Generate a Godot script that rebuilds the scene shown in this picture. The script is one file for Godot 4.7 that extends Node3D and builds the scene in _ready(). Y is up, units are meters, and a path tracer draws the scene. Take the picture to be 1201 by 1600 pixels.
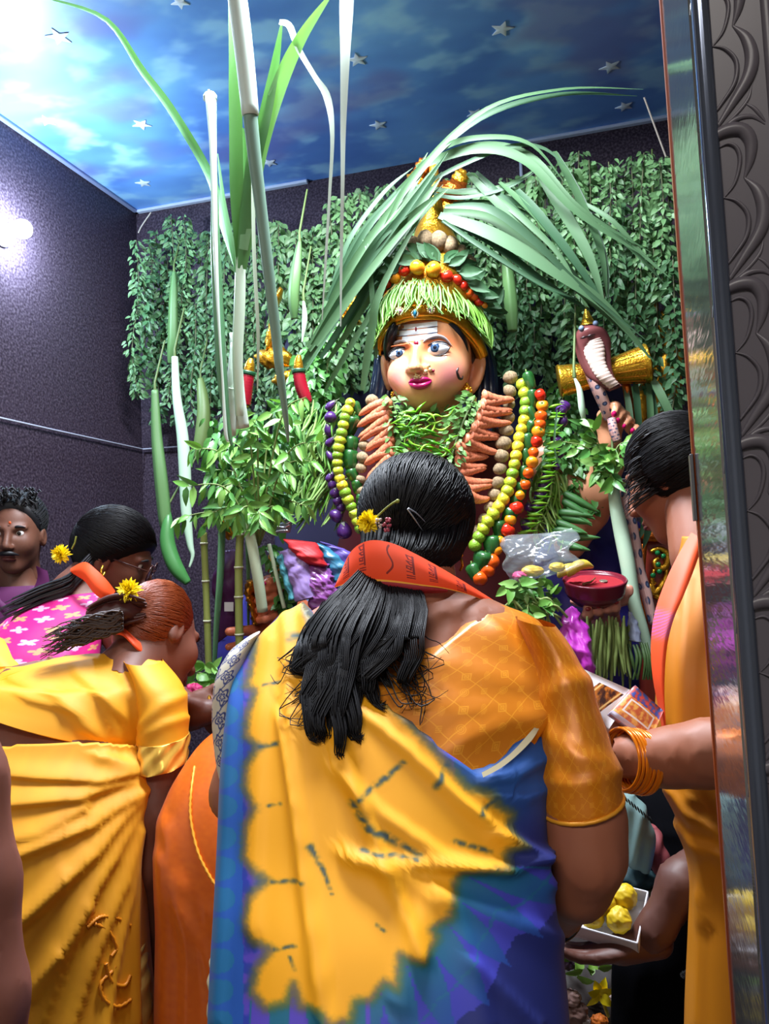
extends Node3D

const F := 1250.0
var cam_b := Basis()
var cam_o := Vector3(0, 1.45, 0)
var rng := RandomNumberGenerator.new()
var taken := {}
var mats := {}
var M := {}

# ---------------------------------------------------------------- mesh builder
class MB:
	var v := PackedVector3Array()
	var i := PackedInt32Array()
	var uv := PackedVector2Array()
	var c := PackedColorArray()

	func pt(p: Vector3, t := Vector2.ZERO) -> int:
		v.append(p)
		uv.append(t)
		return v.size() - 1

	func ptc(p: Vector3, t: Vector2, k: Color) -> int:
		v.append(p)
		uv.append(t)
		c.append(k)
		return v.size() - 1

	func tri(a: int, b: int, d: int) -> void:
		i.append(a)
		i.append(b)
		i.append(d)

	func quad(a: int, b: int, d: int, e: int) -> void:
		i.append_array(PackedInt32Array([a, b, d, a, d, e]))

	func mesh(off := Vector3.ZERO) -> ArrayMesh:
		var n := PackedVector3Array()
		n.resize(v.size())
		for k in range(0, i.size(), 3):
			var a := v[i[k]]
			var nn := (v[i[k + 2]] - a).cross(v[i[k + 1]] - a)
			n[i[k]] += nn
			n[i[k + 1]] += nn
			n[i[k + 2]] += nn
		for k in n.size():
			n[k] = n[k].normalized() if n[k].length_squared() > 0.0 else Vector3.UP
		var vv := v
		if off != Vector3.ZERO:
			vv = PackedVector3Array()
			vv.resize(v.size())
			for k in v.size():
				vv[k] = v[k] - off
		var arr := []
		arr.resize(Mesh.ARRAY_MAX)
		arr[Mesh.ARRAY_VERTEX] = vv
		arr[Mesh.ARRAY_NORMAL] = n
		arr[Mesh.ARRAY_TEX_UV] = uv
		if c.size() == v.size():
			arr[Mesh.ARRAY_COLOR] = c
		arr[Mesh.ARRAY_INDEX] = i
		var m := ArrayMesh.new()
		m.add_surface_from_arrays(Mesh.PRIMITIVE_TRIANGLES, arr)
		return m

# ---------------------------------------------------------------- implicit bodies
class Field:
	var o: Vector3
	var nx: int
	var ny: int
	var nz: int
	var h: float
	var f := PackedFloat32Array()

	func _init(lo: Vector3, hi: Vector3, cell: float) -> void:
		o = lo
		h = cell
		nx = int((hi.x - lo.x) / cell) + 2
		ny = int((hi.y - lo.y) / cell) + 2
		nz = int((hi.z - lo.z) / cell) + 2
		f.resize(nx * ny * nz)
		f.fill(1000.0)

	func span(lo: float, hi: float, at: float, n: int) -> Vector2i:
		return Vector2i(clampi(int((lo - at) / h), 0, n - 1), clampi(int((hi - at) / h) + 1, 0, n - 1))

	func cap(a: Vector3, b: Vector3, ra: float, rb: float, k := 0.02) -> void:
		var m := maxf(ra, rb) + k + 3.0 * h
		var lo := a.min(b) - Vector3.ONE * m
		var hi := a.max(b) + Vector3.ONE * m
		var sx := span(lo.x, hi.x, o.x, nx)
		var sy := span(lo.y, hi.y, o.y, ny)
		var sz := span(lo.z, hi.z, o.z, nz)
		var ab := b - a
		var q := maxf(ab.length_squared(), 1e-9)
		for z in range(sz.x, sz.y + 1):
			for y in range(sy.x, sy.y + 1):
				var row := (z * ny + y) * nx
				for x in range(sx.x, sx.y + 1):
					var p := o + Vector3(x, y, z) * h - a
					var t := clampf(p.dot(ab) / q, 0.0, 1.0)
					var d := (p - ab * t).length() - lerpf(ra, rb, t)
					var e := f[row + x]
					var w := k - absf(d - e)
					f[row + x] = minf(d, e) - (w * w / k * 0.25 if w > 0.0 else 0.0)

	func ell(c: Vector3, ax: Basis, r: Vector3, k := 0.02, cut := false) -> void:
		var m := maxf(r.x, maxf(r.y, r.z)) + k + 3.0 * h
		var sx := span(c.x - m, c.x + m, o.x, nx)
		var sy := span(c.y - m, c.y + m, o.y, ny)
		var sz := span(c.z - m, c.z + m, o.z, nz)
		var inv := ax.transposed()
		var ir := Vector3.ONE / r
		for z in range(sz.x, sz.y + 1):
			for y in range(sy.x, sy.y + 1):
				var row := (z * ny + y) * nx
				for x in range(sx.x, sx.y + 1):
					var p := inv * (o + Vector3(x, y, z) * h - c)
					var k0 := (p * ir).length()
					var k1 := (p * ir * ir).length()
					var d := k0 * (k0 - 1.0) / maxf(k1, 1e-6)
					var e := f[row + x]
					if cut:
						var g := -d
						var w2 := k - absf(g - e)
						f[row + x] = maxf(g, e) + (w2 * w2 / k * 0.25 if w2 > 0.0 else 0.0)
					else:
						var w := k - absf(d - e)
						f[row + x] = minf(d, e) - (w * w / k * 0.25 if w > 0.0 else 0.0)

	func chain(p: Array, r: Array, k := 0.015) -> void:
		for s in p.size() - 1:
			cap(p[s], p[s + 1], r[s], r[s + 1], k)

	func net(mb: MB) -> void:
		var id := PackedInt32Array()
		id.resize(f.size())
		id.fill(-1)
		var far := 3.0 * h
		var sy := nx
		var sz := nx * ny
		var off := PackedInt32Array([0, 1, sy, sy + 1, sz, sz + 1, sz + sy, sz + sy + 1])
		var ea := PackedInt32Array([0, 2, 4, 6, 0, 1, 4, 5, 0, 1, 2, 3])
		var eb := PackedInt32Array([1, 3, 5, 7, 2, 3, 6, 7, 4, 5, 6, 7])
		for z in nz - 1:
			for y in ny - 1:
				for x in nx - 1:
					var b := z * sz + y * sy + x
					var w := f[b]
					if w > far or w < -far:
						continue
					var mask := 0
					for q in 8:
						if f[b + off[q]] < 0.0:
							mask |= 1 << q
					if mask == 0 or mask == 255:
						continue
					var s := Vector3.ZERO
					var n := 0
					for e in 12:
						var ia := ea[e]
						var ib := eb[e]
						if ((mask >> ia) & 1) != ((mask >> ib) & 1):
							var va := f[b + off[ia]]
							var t := va / (va - f[b + off[ib]])
							var pa := Vector3(ia & 1, (ia >> 1) & 1, ia >> 2)
							var pb := Vector3(ib & 1, (ib >> 1) & 1, ib >> 2)
							s += pa.lerp(pb, t)
							n += 1
					id[b] = mb.pt(o + (Vector3(x, y, z) + s / n) * h)
		for z in range(1, nz - 1):
			for y in range(1, ny - 1):
				for x in range(1, nx - 1):
					var b := z * sz + y * sy + x
					if id[b] < 0:
						continue
					var neg := f[b] < 0.0
					if neg != (f[b + 1] < 0.0):
						join(mb, id[b - sy - sz], id[b - sz], id[b], id[b - sy], neg)
					if neg != (f[b + sy] < 0.0):
						join(mb, id[b - 1 - sz], id[b - 1], id[b], id[b - sz], neg)
					if neg != (f[b + sz] < 0.0):
						join(mb, id[b - 1 - sy], id[b - sy], id[b], id[b - 1], neg)

	func join(mb: MB, a: int, b: int, c: int, d: int, flip: bool) -> void:
		if a < 0 or b < 0 or c < 0 or d < 0:
			return
		if flip:
			mb.quad(d, c, b, a)
		else:
			mb.quad(a, b, c, d)

# ---------------------------------------------------------------- places
func P(x: float, y: float, d: float) -> Vector3:
	return cam_o + cam_b * Vector3((x - 600.5) / F * d, -(y - 800.0) / F * d, -d)

func pj(p: Vector3) -> Vector2:
	var q := cam_b.transposed() * (p - cam_o)
	return Vector2(600.5 - q.x / q.z * F, 800.0 + q.y / q.z * F)

func px(n: float, d: float) -> float:
	return n * d / F

func pp(list: Array) -> Array:
	var r := []
	for q in list:
		r.append(P(q[0], q[1], q[2]))
	return r

func at(p: Array, t: float):
	# Catmull-Rom through a list of numbers or vectors, t in 0..1
	var n := p.size() - 1
	var s := clampf(t, 0.0, 1.0) * n
	var k := mini(int(s), n - 1)
	var w := s - k
	var a = p[maxi(k - 1, 0)]
	var b = p[k]
	var c = p[k + 1]
	var d = p[mini(k + 2, n)]
	return (b * 2.0 + (c - a) * w + (a * 2.0 - b * 5.0 + c * 4.0 - d) * w * w + (b * 3.0 - a - c * 3.0 + d) * w * w * w) * 0.5

func curve(p: Array, n: int) -> Array:
	var r := []
	for k in n:
		r.append(at(p, float(k) / (n - 1)))
	return r

func lin(p: Array, x: float) -> float:
	# piecewise linear through [[x, y], ...]
	if x <= p[0][0]:
		return p[0][1]
	for k in p.size() - 1:
		if x <= p[k + 1][0]:
			return lerpf(p[k][1], p[k + 1][1], (x - p[k][0]) / (p[k + 1][0] - p[k][0]))
	return p[-1][1]

func rr(a: float, b: float) -> float:
	return rng.randf_range(a, b)

func toward() -> Vector3:
	return cam_b.z

# ---------------------------------------------------------------- nodes
func numbered(called: String) -> String:
	if not taken.has(called):
		taken[called] = 0
		return called
	taken[called] += 1
	return "%s_%03d" % [called, taken[called]]

func tag(o: Node, label := "", category := "", group := "", kind := "") -> Node:
	if label:
		o.set_meta("label", label)
	if category:
		o.set_meta("category", category)
	if group:
		o.set_meta("group", group)
	if kind:
		o.set_meta("kind", kind)
	return o

func thing(called: String, label: String, category: String, where := Vector3.ZERO, group := "") -> Node3D:
	var o := Node3D.new()
	o.name = numbered(called)
	add_child(o, true)
	o.position = where
	tag(o, label, category, group)
	return o

func base_of(n: Node) -> Vector3:
	var s := Vector3.ZERO
	while n != self and n is Node3D:
		s += n.position
		n = n.get_parent()
	return s

# a mesh whose points are in the world's axes; the node sits at its parent's place
func obj(called: String, mb: MB, m: Material, parent: Node = self) -> MeshInstance3D:
	var o := MeshInstance3D.new()
	var where := base_of(parent)
	if parent == self:
		o.name = numbered(called)
		var lo := Vector3.ONE * 1e9
		var hi := -lo
		for p in mb.v:
			lo = lo.min(p)
			hi = hi.max(p)
		where = Vector3((lo.x + hi.x) / 2, lo.y, (lo.z + hi.z) / 2)
		o.position = where
	else:
		o.name = called
	o.mesh = mb.mesh(where)
	o.material_override = m
	parent.add_child(o, true)
	return o

# a mesh in its own axes, placed by a transform
func put(called: String, mesh: Mesh, m: Material, t: Transform3D, parent: Node = self) -> MeshInstance3D:
	var o := MeshInstance3D.new()
	o.name = numbered(called) if parent == self else called
	o.mesh = mesh
	o.material_override = m
	t.origin -= base_of(parent)
	o.transform = t
	parent.add_child(o, true)
	return o

func struct(o: Node) -> Node:
	o.set_meta("kind", "structure")
	return o

func copy(src: Node3D, t: Transform3D, label := "", group := "") -> Node3D:
	var o: Node3D = src.duplicate()
	var nm: String = src.get_meta("plain")
	o.name = numbered(nm)
	add_child(o, true)
	o.transform = t
	tag(o, label, "", group)
	return o

func mat(key: String, col: Color, rough := 0.6, metal := 0.0, spec := 0.5) -> StandardMaterial3D:
	if mats.has(key):
		return mats[key]
	var m := StandardMaterial3D.new()
	m.resource_name = key
	m.albedo_color = col
	m.roughness = rough
	m.metallic = metal
	m.metallic_specular = spec
	mats[key] = m
	return m

func rgb8(r: int, g: int, b: int) -> Color:
	return Color(r / 255.0, g / 255.0, b / 255.0)

func lin8(r: float, g: float, b: float) -> Color:
	return Color(r / 255.0, g / 255.0, b / 255.0).srgb_to_linear()

# ---------------------------------------------------------------- shapes
func tube(mb: MB, p: Array, r, sides := 8, cap := true, squash := 1.0) -> void:
	var n := p.size()
	var t0: Vector3 = (p[1] - p[0]).normalized()
	var up := Vector3.UP if absf(t0.y) < 0.9 else Vector3.RIGHT
	var side := t0.cross(up).normalized()
	var first := mb.v.size()
	for k in n:
		var t: Vector3 = (p[mini(k + 1, n - 1)] - p[maxi(k - 1, 0)]).normalized()
		side = (side - t * side.dot(t)).normalized()
		var over := side.cross(t)
		var rad: float = r if r is float else r[k] if r.size() == n else at(r, float(k) / (n - 1))
		for s in sides:
			var a := TAU * s / sides
			mb.pt(p[k] + (side * cos(a) + over * sin(a) * squash) * rad, Vector2(float(s) / sides, float(k) / (n - 1)))
	for k in n - 1:
		for s in sides:
			var a := first + k * sides + s
			var b := first + k * sides + (s + 1) % sides
			mb.quad(a, a + sides, b + sides, b)
	if cap:
		var e0 := mb.pt(p[0], Vector2(0.5, 0))
		var e1 := mb.pt(p[n - 1], Vector2(0.5, 1))
		for s in sides:
			mb.tri(e0, first + s, first + (s + 1) % sides)
			mb.tri(e1, first + (n - 1) * sides + (s + 1) % sides, first + (n - 1) * sides + s)

func lathe(mb: MB, prof: Array, sides := 16, t := Transform3D(), lobes := 0, deep := 0.0) -> void:
	# prof: [radius, height] from below to above
	var first := mb.v.size()
	for k in prof.size():
		for s in sides:
			var a := TAU * s / sides
			var rad: float = prof[k][0] * (1.0 - deep * pow(absf(sin(a * lobes * 0.5)), 6.0) if lobes else 1.0)
			mb.pt(t * Vector3(cos(a) * rad, prof[k][1], sin(a) * rad), Vector2(float(s) / sides, float(k) / (prof.size() - 1)))
	for k in prof.size() - 1:
		for s in sides:
			var a := first + k * sides + s
			var b := first + k * sides + (s + 1) % sides
			mb.quad(a, b, b + sides, a + sides)

func ball(mb: MB, c: Vector3, r: Vector3, ax := Basis(), seg := 14, rings := 9) -> void:
	var prof := []
	for k in rings:
		var a := -PI / 2 + PI * k / (rings - 1)
		prof.append([maxf(cos(a), 0.0005), sin(a)])
	lathe(mb, prof, seg, Transform3D(ax * Basis.from_scale(r), c))

func grid(mb: MB, nu: int, nv: int, fn: Callable, wrap := false) -> void:
	var first := mb.v.size()
	var cols := nu if wrap else nu + 1
	for b in nv + 1:
		for a in cols:
			var u := float(a) / nu
			var w := float(b) / nv
			mb.pt(fn.call(u, w), Vector2(u, w))
	for b in nv:
		for a in nu:
			var p := first + b * cols + a
			var q := first + b * cols + (a + 1) % cols
			mb.quad(p, q, q + cols, p + cols)

func box(mb: MB, lo: Vector3, hi: Vector3, bev := 0.0, t := Transform3D()) -> void:
	# a box with chamfered edges: three nested corner sets
	var c := (lo + hi) / 2
	var e := (hi - lo) / 2
	var b := minf(bev, minf(e.x, minf(e.y, e.z)) * 0.9)
	for axis in 3:
		for s in [-1.0, 1.0]:
			var u := (axis + 1) % 3
			var w := (axis + 2) % 3
			var ids := []
			for q in [[-1, -1], [1, -1], [1, 1], [-1, 1]]:
				var p := Vector3.ZERO
				p[axis] = e[axis] * s
				p[u] = (e[u] - b) * q[0]
				p[w] = (e[w] - b) * q[1]
				ids.append(mb.pt(t * (c + p), Vector2((p[u] + e[u]), (p[w] + e[w]))))
			if s < 0:
				mb.quad(ids[0], ids[1], ids[2], ids[3])
			else:
				mb.quad(ids[3], ids[2], ids[1], ids[0])
	if b <= 0.0:
		return
	for axis in 3:
		var u := (axis + 1) % 3
		var w := (axis + 2) % 3
		for su in [-1.0, 1.0]:
			for sw in [-1.0, 1.0]:
				var ids := []
				for q in [[-1, 0], [1, 0], [1, 1], [-1, 1]]:
					var p := Vector3.ZERO
					p[axis] = (e[axis] - b) * q[0]
					p[u] = (e[u] - (b if q[1] else 0.0)) * su
					p[w] = (e[w] - (0.0 if q[1] else b)) * sw
					ids.append(mb.pt(t * (c + p)))
				if su * sw < 0:
					mb.quad(ids[3], ids[2], ids[1], ids[0])
				else:
					mb.quad(ids[0], ids[1], ids[2], ids[3])
	for sx in [-1.0, 1.0]:
		for sy in [-1.0, 1.0]:
			for sz in [-1.0, 1.0]:
				var s := Vector3(sx, sy, sz)
				var a := mb.pt(t * (c + s * (e - Vector3(0, b, b))))
				var d := mb.pt(t * (c + s * (e - Vector3(b, 0, b))))
				var g := mb.pt(t * (c + s * (e - Vector3(b, b, 0))))
				if sx * sy * sz > 0:
					mb.tri(a, g, d)
				else:
					mb.tri(a, d, g)

# a strap leaf: sheet folded along its middle, with a little thickness at the rib
func strap(mb: MB, p: Array, w: Array, face: Vector3, fold := 0.25) -> void:
	var n := p.size()
	var first := mb.v.size()
	for k in n:
		var t: Vector3 = (p[mini(k + 1, n - 1)] - p[maxi(k - 1, 0)]).normalized()
		var side := t.cross(face).normalized()
		var up := side.cross(t).normalized()
		var hw: float = at(w, float(k) / (n - 1)) * 0.5
		var y := float(k) / (n - 1)
		mb.pt(p[k] + side * hw, Vector2(1, y))
		mb.pt(p[k] - up * hw * fold, Vector2(0.5, y))
		mb.pt(p[k] - side * hw, Vector2(0, y))
	for k in n - 1:
		for s in 2:
			var a := first + k * 3 + s
			mb.quad(a, a + 1, a + 4, a + 3)

# a small leaf in its own axes: stem at the origin, along +y, facing +z, length 1
func leaf_mesh(width: float, bend: float, fold := 0.12, n := 4) -> ArrayMesh:
	var mb := MB.new()
	for k in n + 1:
		var t := float(k) / n
		var hw := width * 0.5 * pow(sin(PI * pow(t, 0.75)), 0.8)
		var z := -bend * t * t
		mb.pt(Vector3(-hw, t, z + hw * fold * 2), Vector2(0, t))
		mb.pt(Vector3(0, t, z), Vector2(0.5, t))
		mb.pt(Vector3(hw, t, z + hw * fold * 2), Vector2(1, t))
	for k in n:
		for s in 2:
			var a := k * 3 + s
			mb.quad(a, a + 3, a + 4, a + 1)
	return mb.mesh()

# joins copies of a mesh into one builder
func stamp(mb: MB, src: Array, t: Transform3D) -> void:
	var first := mb.v.size()
	for p in src[Mesh.ARRAY_VERTEX]:
		mb.v.append(t * p)
	mb.uv.append_array(src[Mesh.ARRAY_TEX_UV])
	for k in src[Mesh.ARRAY_INDEX]:
		mb.i.append(first + k)

func aim(dir: Vector3, face: Vector3) -> Basis:
	# y along dir, z as near face as can be
	var y := dir.normalized()
	var x := y.cross(face)
	if x.length_squared() < 1e-6:
		x = y.cross(Vector3(0.3, 0.5, 0.8))
	x = x.normalized()
	return Basis(x, y, x.cross(y))

func tex(w: int, h: int, fn: Callable) -> ImageTexture:
	var im := Image.create(w, h, false, Image.FORMAT_RGB8)
	for y in h:
		for x in w:
			im.set_pixel(x, y, fn.call((x + 0.5) / w, (y + 0.5) / h))
	return ImageTexture.create_from_image(im)

func noise(freq: float, oct := 3, kind := FastNoiseLite.TYPE_SIMPLEX_SMOOTH, sd := 7) -> FastNoiseLite:
	var n := FastNoiseLite.new()
	n.noise_type = kind
	n.frequency = freq
	n.fractal_octaves = oct
	n.seed = sd
	return n

func noise_tex(size: int, freq: float, cols: Array, offs: Array, oct := 4, bump := -1.0, kind := FastNoiseLite.TYPE_SIMPLEX_SMOOTH) -> NoiseTexture2D:
	var t := NoiseTexture2D.new()
	t.width = size
	t.height = size
	t.seamless = true
	t.noise = noise(freq, oct, kind)
	if bump >= 0.0:
		t.as_normal_map = true
		t.bump_strength = bump
	else:
		var g := Gradient.new()
		g.offsets = PackedFloat32Array(offs)
		g.colors = PackedColorArray(cols)
		t.color_ramp = g
	return t

# a closed tube of cross-sections. row: [x left, y left, x right, y right, depth, bulge to the front, bulge to the back]
func row_at(rows: Array, v: float) -> PackedFloat32Array:
	var r := PackedFloat32Array()
	for k in 7:
		r.append(at([rows[0][k]] if rows.size() == 1 else rows.map(func(q): return q[k]), v))
	return r

func ring_pt(r: PackedFloat32Array, u: float, more := 0.0, pow_ := 1.0) -> Vector3:
	var a := P(r[0], r[1], r[4])
	var b := P(r[2], r[3], r[4])
	var c := cos(TAU * u)
	var s := sin(TAU * u)
	var half := (b - a) * 0.5
	var out := half.normalized() * -c * more + cam_b.z * s * more
	var bul := r[5] if s > 0.0 else r[6]
	return (a + b) * 0.5 - half * c + cam_b.z * (signf(s) * pow(absf(s), pow_) * bul) + out

func loft(mb: MB, rows: Array, nu: int, nv: int, disp = null, v0 = null, pow_ := 1.0, caps := true) -> void:
	# disp(u, v, x, y) -> metres outwards; v0(u) -> where the upper edge lies, 0..1
	var first := mb.v.size()
	var tbl := []
	for b in 4 * nv + 1:
		tbl.append(row_at(rows, float(b) / (4 * nv)))
	for b in nv + 1:
		for a in nu + 1:
			var u := float(a) / nu
			var v := float(b) / nv
			if v0 != null:
				var s: float = v0.call(u)
				v = s + (1.0 - s) * v
			var g := v * 4 * nv
			var k := mini(int(g), 4 * nv - 1)
			var r := PackedFloat32Array()
			for q in 7:
				r.append(lerpf(tbl[k][q], tbl[k + 1][q], g - k))
			var m := 0.0
			if disp != null:
				var w := pj(ring_pt(r, u, 0.0, pow_))
				m = disp.call(u, v, w.x, w.y)
			mb.pt(ring_pt(r, u, m, pow_), Vector2(u, v))
	for b in nv:
		for a in nu:
			var p := first + b * (nu + 1) + a
			mb.quad(p, p + nu + 1, p + nu + 2, p + 1)
	# the seam shares its place; weld by adding the caps
	if caps:
		for e in 2:
			var c := Vector3.ZERO
			var f := first + (nv * (nu + 1) if e else 0)
			for a in nu:
				c += mb.v[f + a]
			var ci := mb.pt(c / nu)
			for a in nu:
				if e:
					mb.tri(ci, f + a + 1, f + a)
				else:
					mb.tri(ci, f + a, f + a + 1)

# where the camera's ray through a pixel first meets a field
func hit(fd: Field, x: float, y: float, d0: float, d1: float) -> float:
	var d := d0
	while d < d1:
		var p := (P(x, y, d) - fd.o) / fd.h
		var i := int(p.x)
		var j := int(p.y)
		var k := int(p.z)
		if i >= 0 and j >= 0 and k >= 0 and i < fd.nx - 1 and j < fd.ny - 1 and k < fd.nz - 1:
			var w := p - Vector3(i, j, k)
			var b := (k * fd.ny + j) * fd.nx + i
			var sy := fd.nx
			var sz := fd.nx * fd.ny
			var e0 := lerpf(lerpf(fd.f[b], fd.f[b + 1], w.x), lerpf(fd.f[b + sy], fd.f[b + sy + 1], w.x), w.y)
			var e1 := lerpf(lerpf(fd.f[b + sz], fd.f[b + sz + 1], w.x), lerpf(fd.f[b + sz + sy], fd.f[b + sz + sy + 1], w.x), w.y)
			if lerpf(e0, e1, w.z) < 0.0:
				return d
		d += fd.h * 0.25
	return d1

func field(lo_px: Array, hi_px: Array, cell: float) -> Field:
	# a grid round two pixels, each [x, y, depth]
	var lo := Vector3.ONE * 1e9
	var hi := -lo
	for x in [lo_px[0], hi_px[0]]:
		for y in [lo_px[1], hi_px[1]]:
			for d in [lo_px[2], hi_px[2]]:
				var p := P(x, y, d)
				lo = lo.min(p)
				hi = hi.max(p)
	return Field.new(lo, hi, cell)

func nth(k: int) -> String:
	return ["first", "second", "third", "fourth", "fifth", "sixth", "seventh", "eighth", "ninth", "tenth", "eleventh", "twelfth", "thirteenth", "fourteenth", "fifteenth", "sixteenth", "seventeenth", "eighteenth", "nineteenth", "twentieth", "twenty-first", "twenty-second", "twenty-third", "twenty-fourth", "twenty-fifth", "twenty-sixth", "twenty-seventh", "twenty-eighth", "twenty-ninth", "thirtieth"][mini(k, 29)]

# a hand: five chains of joints into a field
func finger(fd: Field, list: Array, r0: float, r1: float, k := 0.006) -> void:
	var p := pp(list)
	var n := p.size()
	for s in n - 1:
		fd.cap(p[s], p[s + 1], lerpf(r0, r1, float(s) / (n - 1)), lerpf(r0, r1, float(s + 1) / (n - 1)), k)

func _ready() -> void:
	rng.seed = 11
	camera_and_light()
	setting()
	doorway()
	throne()
	idol()
	vegetables()
	garlands()
	straps()
	stalks()
	gourds()
	curry_bunch()
	held_things()
	altar_things()
	near_woman()
	left_woman()
	pink_woman()
	young_man()
	orange_woman()
	right_woman()
	crouching_person()
	edge_person()
	offerings()

# ---------------------------------------------------------------- camera, light, room
func camera_and_light() -> void:
	cam_b = Basis.from_euler(Vector3(deg_to_rad(3.0), deg_to_rad(16.0), deg_to_rad(-2.3)))
	var c := Camera3D.new()
	c.name = "camera"
	c.fov = rad_to_deg(2.0 * atan(800.0 / F))
	c.near = 0.05
	c.far = 50.0
	add_child(c)
	c.transform = Transform3D(cam_b, cam_o)
	c.current = true
	var we := WorldEnvironment.new()
	we.name = "environment"
	var e := Environment.new()
	e.background_mode = Environment.BG_COLOR
	e.background_color = Color(0.02, 0.02, 0.03)
	e.tonemap_mode = Environment.TONE_MAPPER_LINEAR
	e.tonemap_exposure = 1.08
	e.sdfgi_enabled = true
	e.ssao_enabled = true
	e.ssil_enabled = true
	we.environment = e
	add_child(we)
	# the lamps: light panels in the sanctum ceiling and the hall ceiling, and a bulb on the left wall
	panel("light_panel", "square white light panel in the sanctum ceiling near the doorway", Vector3(-0.6, 3.075, -1.65), Vector2(0.9, 0.35), Color(0.93, 0.96, 1.0), 12.5)
	panel("light_panel", "long white light panel in the hall ceiling behind the viewer", Vector3(-0.2, 3.175, 1.2), Vector2(1.5, 0.5), Color(1.0, 0.97, 0.93), 5.0)
	var w := wall_lamp()
	var o := OmniLight3D.new()
	o.name = "wall_bulb_light"
	o.light_color = Color(0.82, 0.92, 1.0)
	o.light_energy = 1.25
	o.light_size = 0.04
	o.omni_range = 12.0
	o.omni_attenuation = 2.0
	o.shadow_enabled = true
	add_child(o)
	o.position = w

func panel(called: String, label: String, where: Vector3, size: Vector2, col: Color, energy: float) -> void:
	var t := thing(called, label, "light", where)
	var fr := MB.new()
	var a := size.x / 2
	var b := size.y / 2
	for s in [[-a - 0.03, -b - 0.03, -a, b + 0.03], [a, -b - 0.03, a + 0.03, b + 0.03], [-a, -b - 0.03, a, -b], [-a, b, a, b + 0.03]]:
		box(fr, where + Vector3(s[0], -0.02, s[1]), where + Vector3(s[2], 0.02, s[3]), 0.004)
	obj("frame", fr, mat("white metal", rgb8(225, 226, 228), 0.4), t)
	var d := MB.new()
	box(d, where + Vector3(-a, -0.012, -b), where + Vector3(a, 0.018, b), 0.002)
	var m := mat("lit diffuser", Color(0.9, 0.9, 0.9), 0.5)
	m.emission_enabled = true
	m.emission = Color(0.95, 0.97, 1.0)
	m.emission_energy_multiplier = 2.0
	obj("diffuser", d, m, t)
	var l := AreaLight3D.new()
	l.name = called + "_glow"
	l.area_size = size
	l.light_color = col
	l.light_energy = energy
	l.area_range = 12.0
	l.area_attenuation = 2.0
	l.shadow_enabled = true
	add_child(l, true)
	l.position = where + Vector3(0, -0.03, 0)
	l.rotation_degrees = Vector3(-90, 0, 0)

func wall_lamp() -> Vector3:
	var p := Vector3(-2.06, 2.655, -2.335)
	var t := thing("wall_lamp", "bright white bulb lamp glowing on the dark granite wall", "lamp", p)
	var ax := Transform3D(Basis(Vector3(0, 0, 1), Vector3(1, 0, 0), Vector3(0, 1, 0)), p)
	var hold := MB.new()
	lathe(hold, [[0.001, 0.0], [0.05, 0.0], [0.05, 0.012], [0.03, 0.02], [0.027, 0.05], [0.02, 0.055], [0.001, 0.055]], 20, ax)
	obj("lamp_holder", hold, mat("white plastic", rgb8(230, 230, 232), 0.35), t)
	var bulb := MB.new()
	lathe(bulb, [[0.001, 0.05], [0.018, 0.052], [0.022, 0.06], [0.032, 0.08], [0.034, 0.095], [0.03, 0.112], [0.018, 0.124], [0.001, 0.128]], 20, ax)
	var m := mat("lit bulb", Color(1, 1, 1), 0.4)
	m.emission_enabled = true
	m.emission = Color(0.9, 0.96, 1.0)
	m.emission_energy_multiplier = 14.0
	obj("bulb", bulb, m, t)
	return p + Vector3(0.09, 0, 0)

func slab(called: String, lo: Vector3, hi: Vector3, m: Material) -> MeshInstance3D:
	var mb := MB.new()
	box(mb, lo, hi)
	return struct(obj(called, mb, m))

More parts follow.
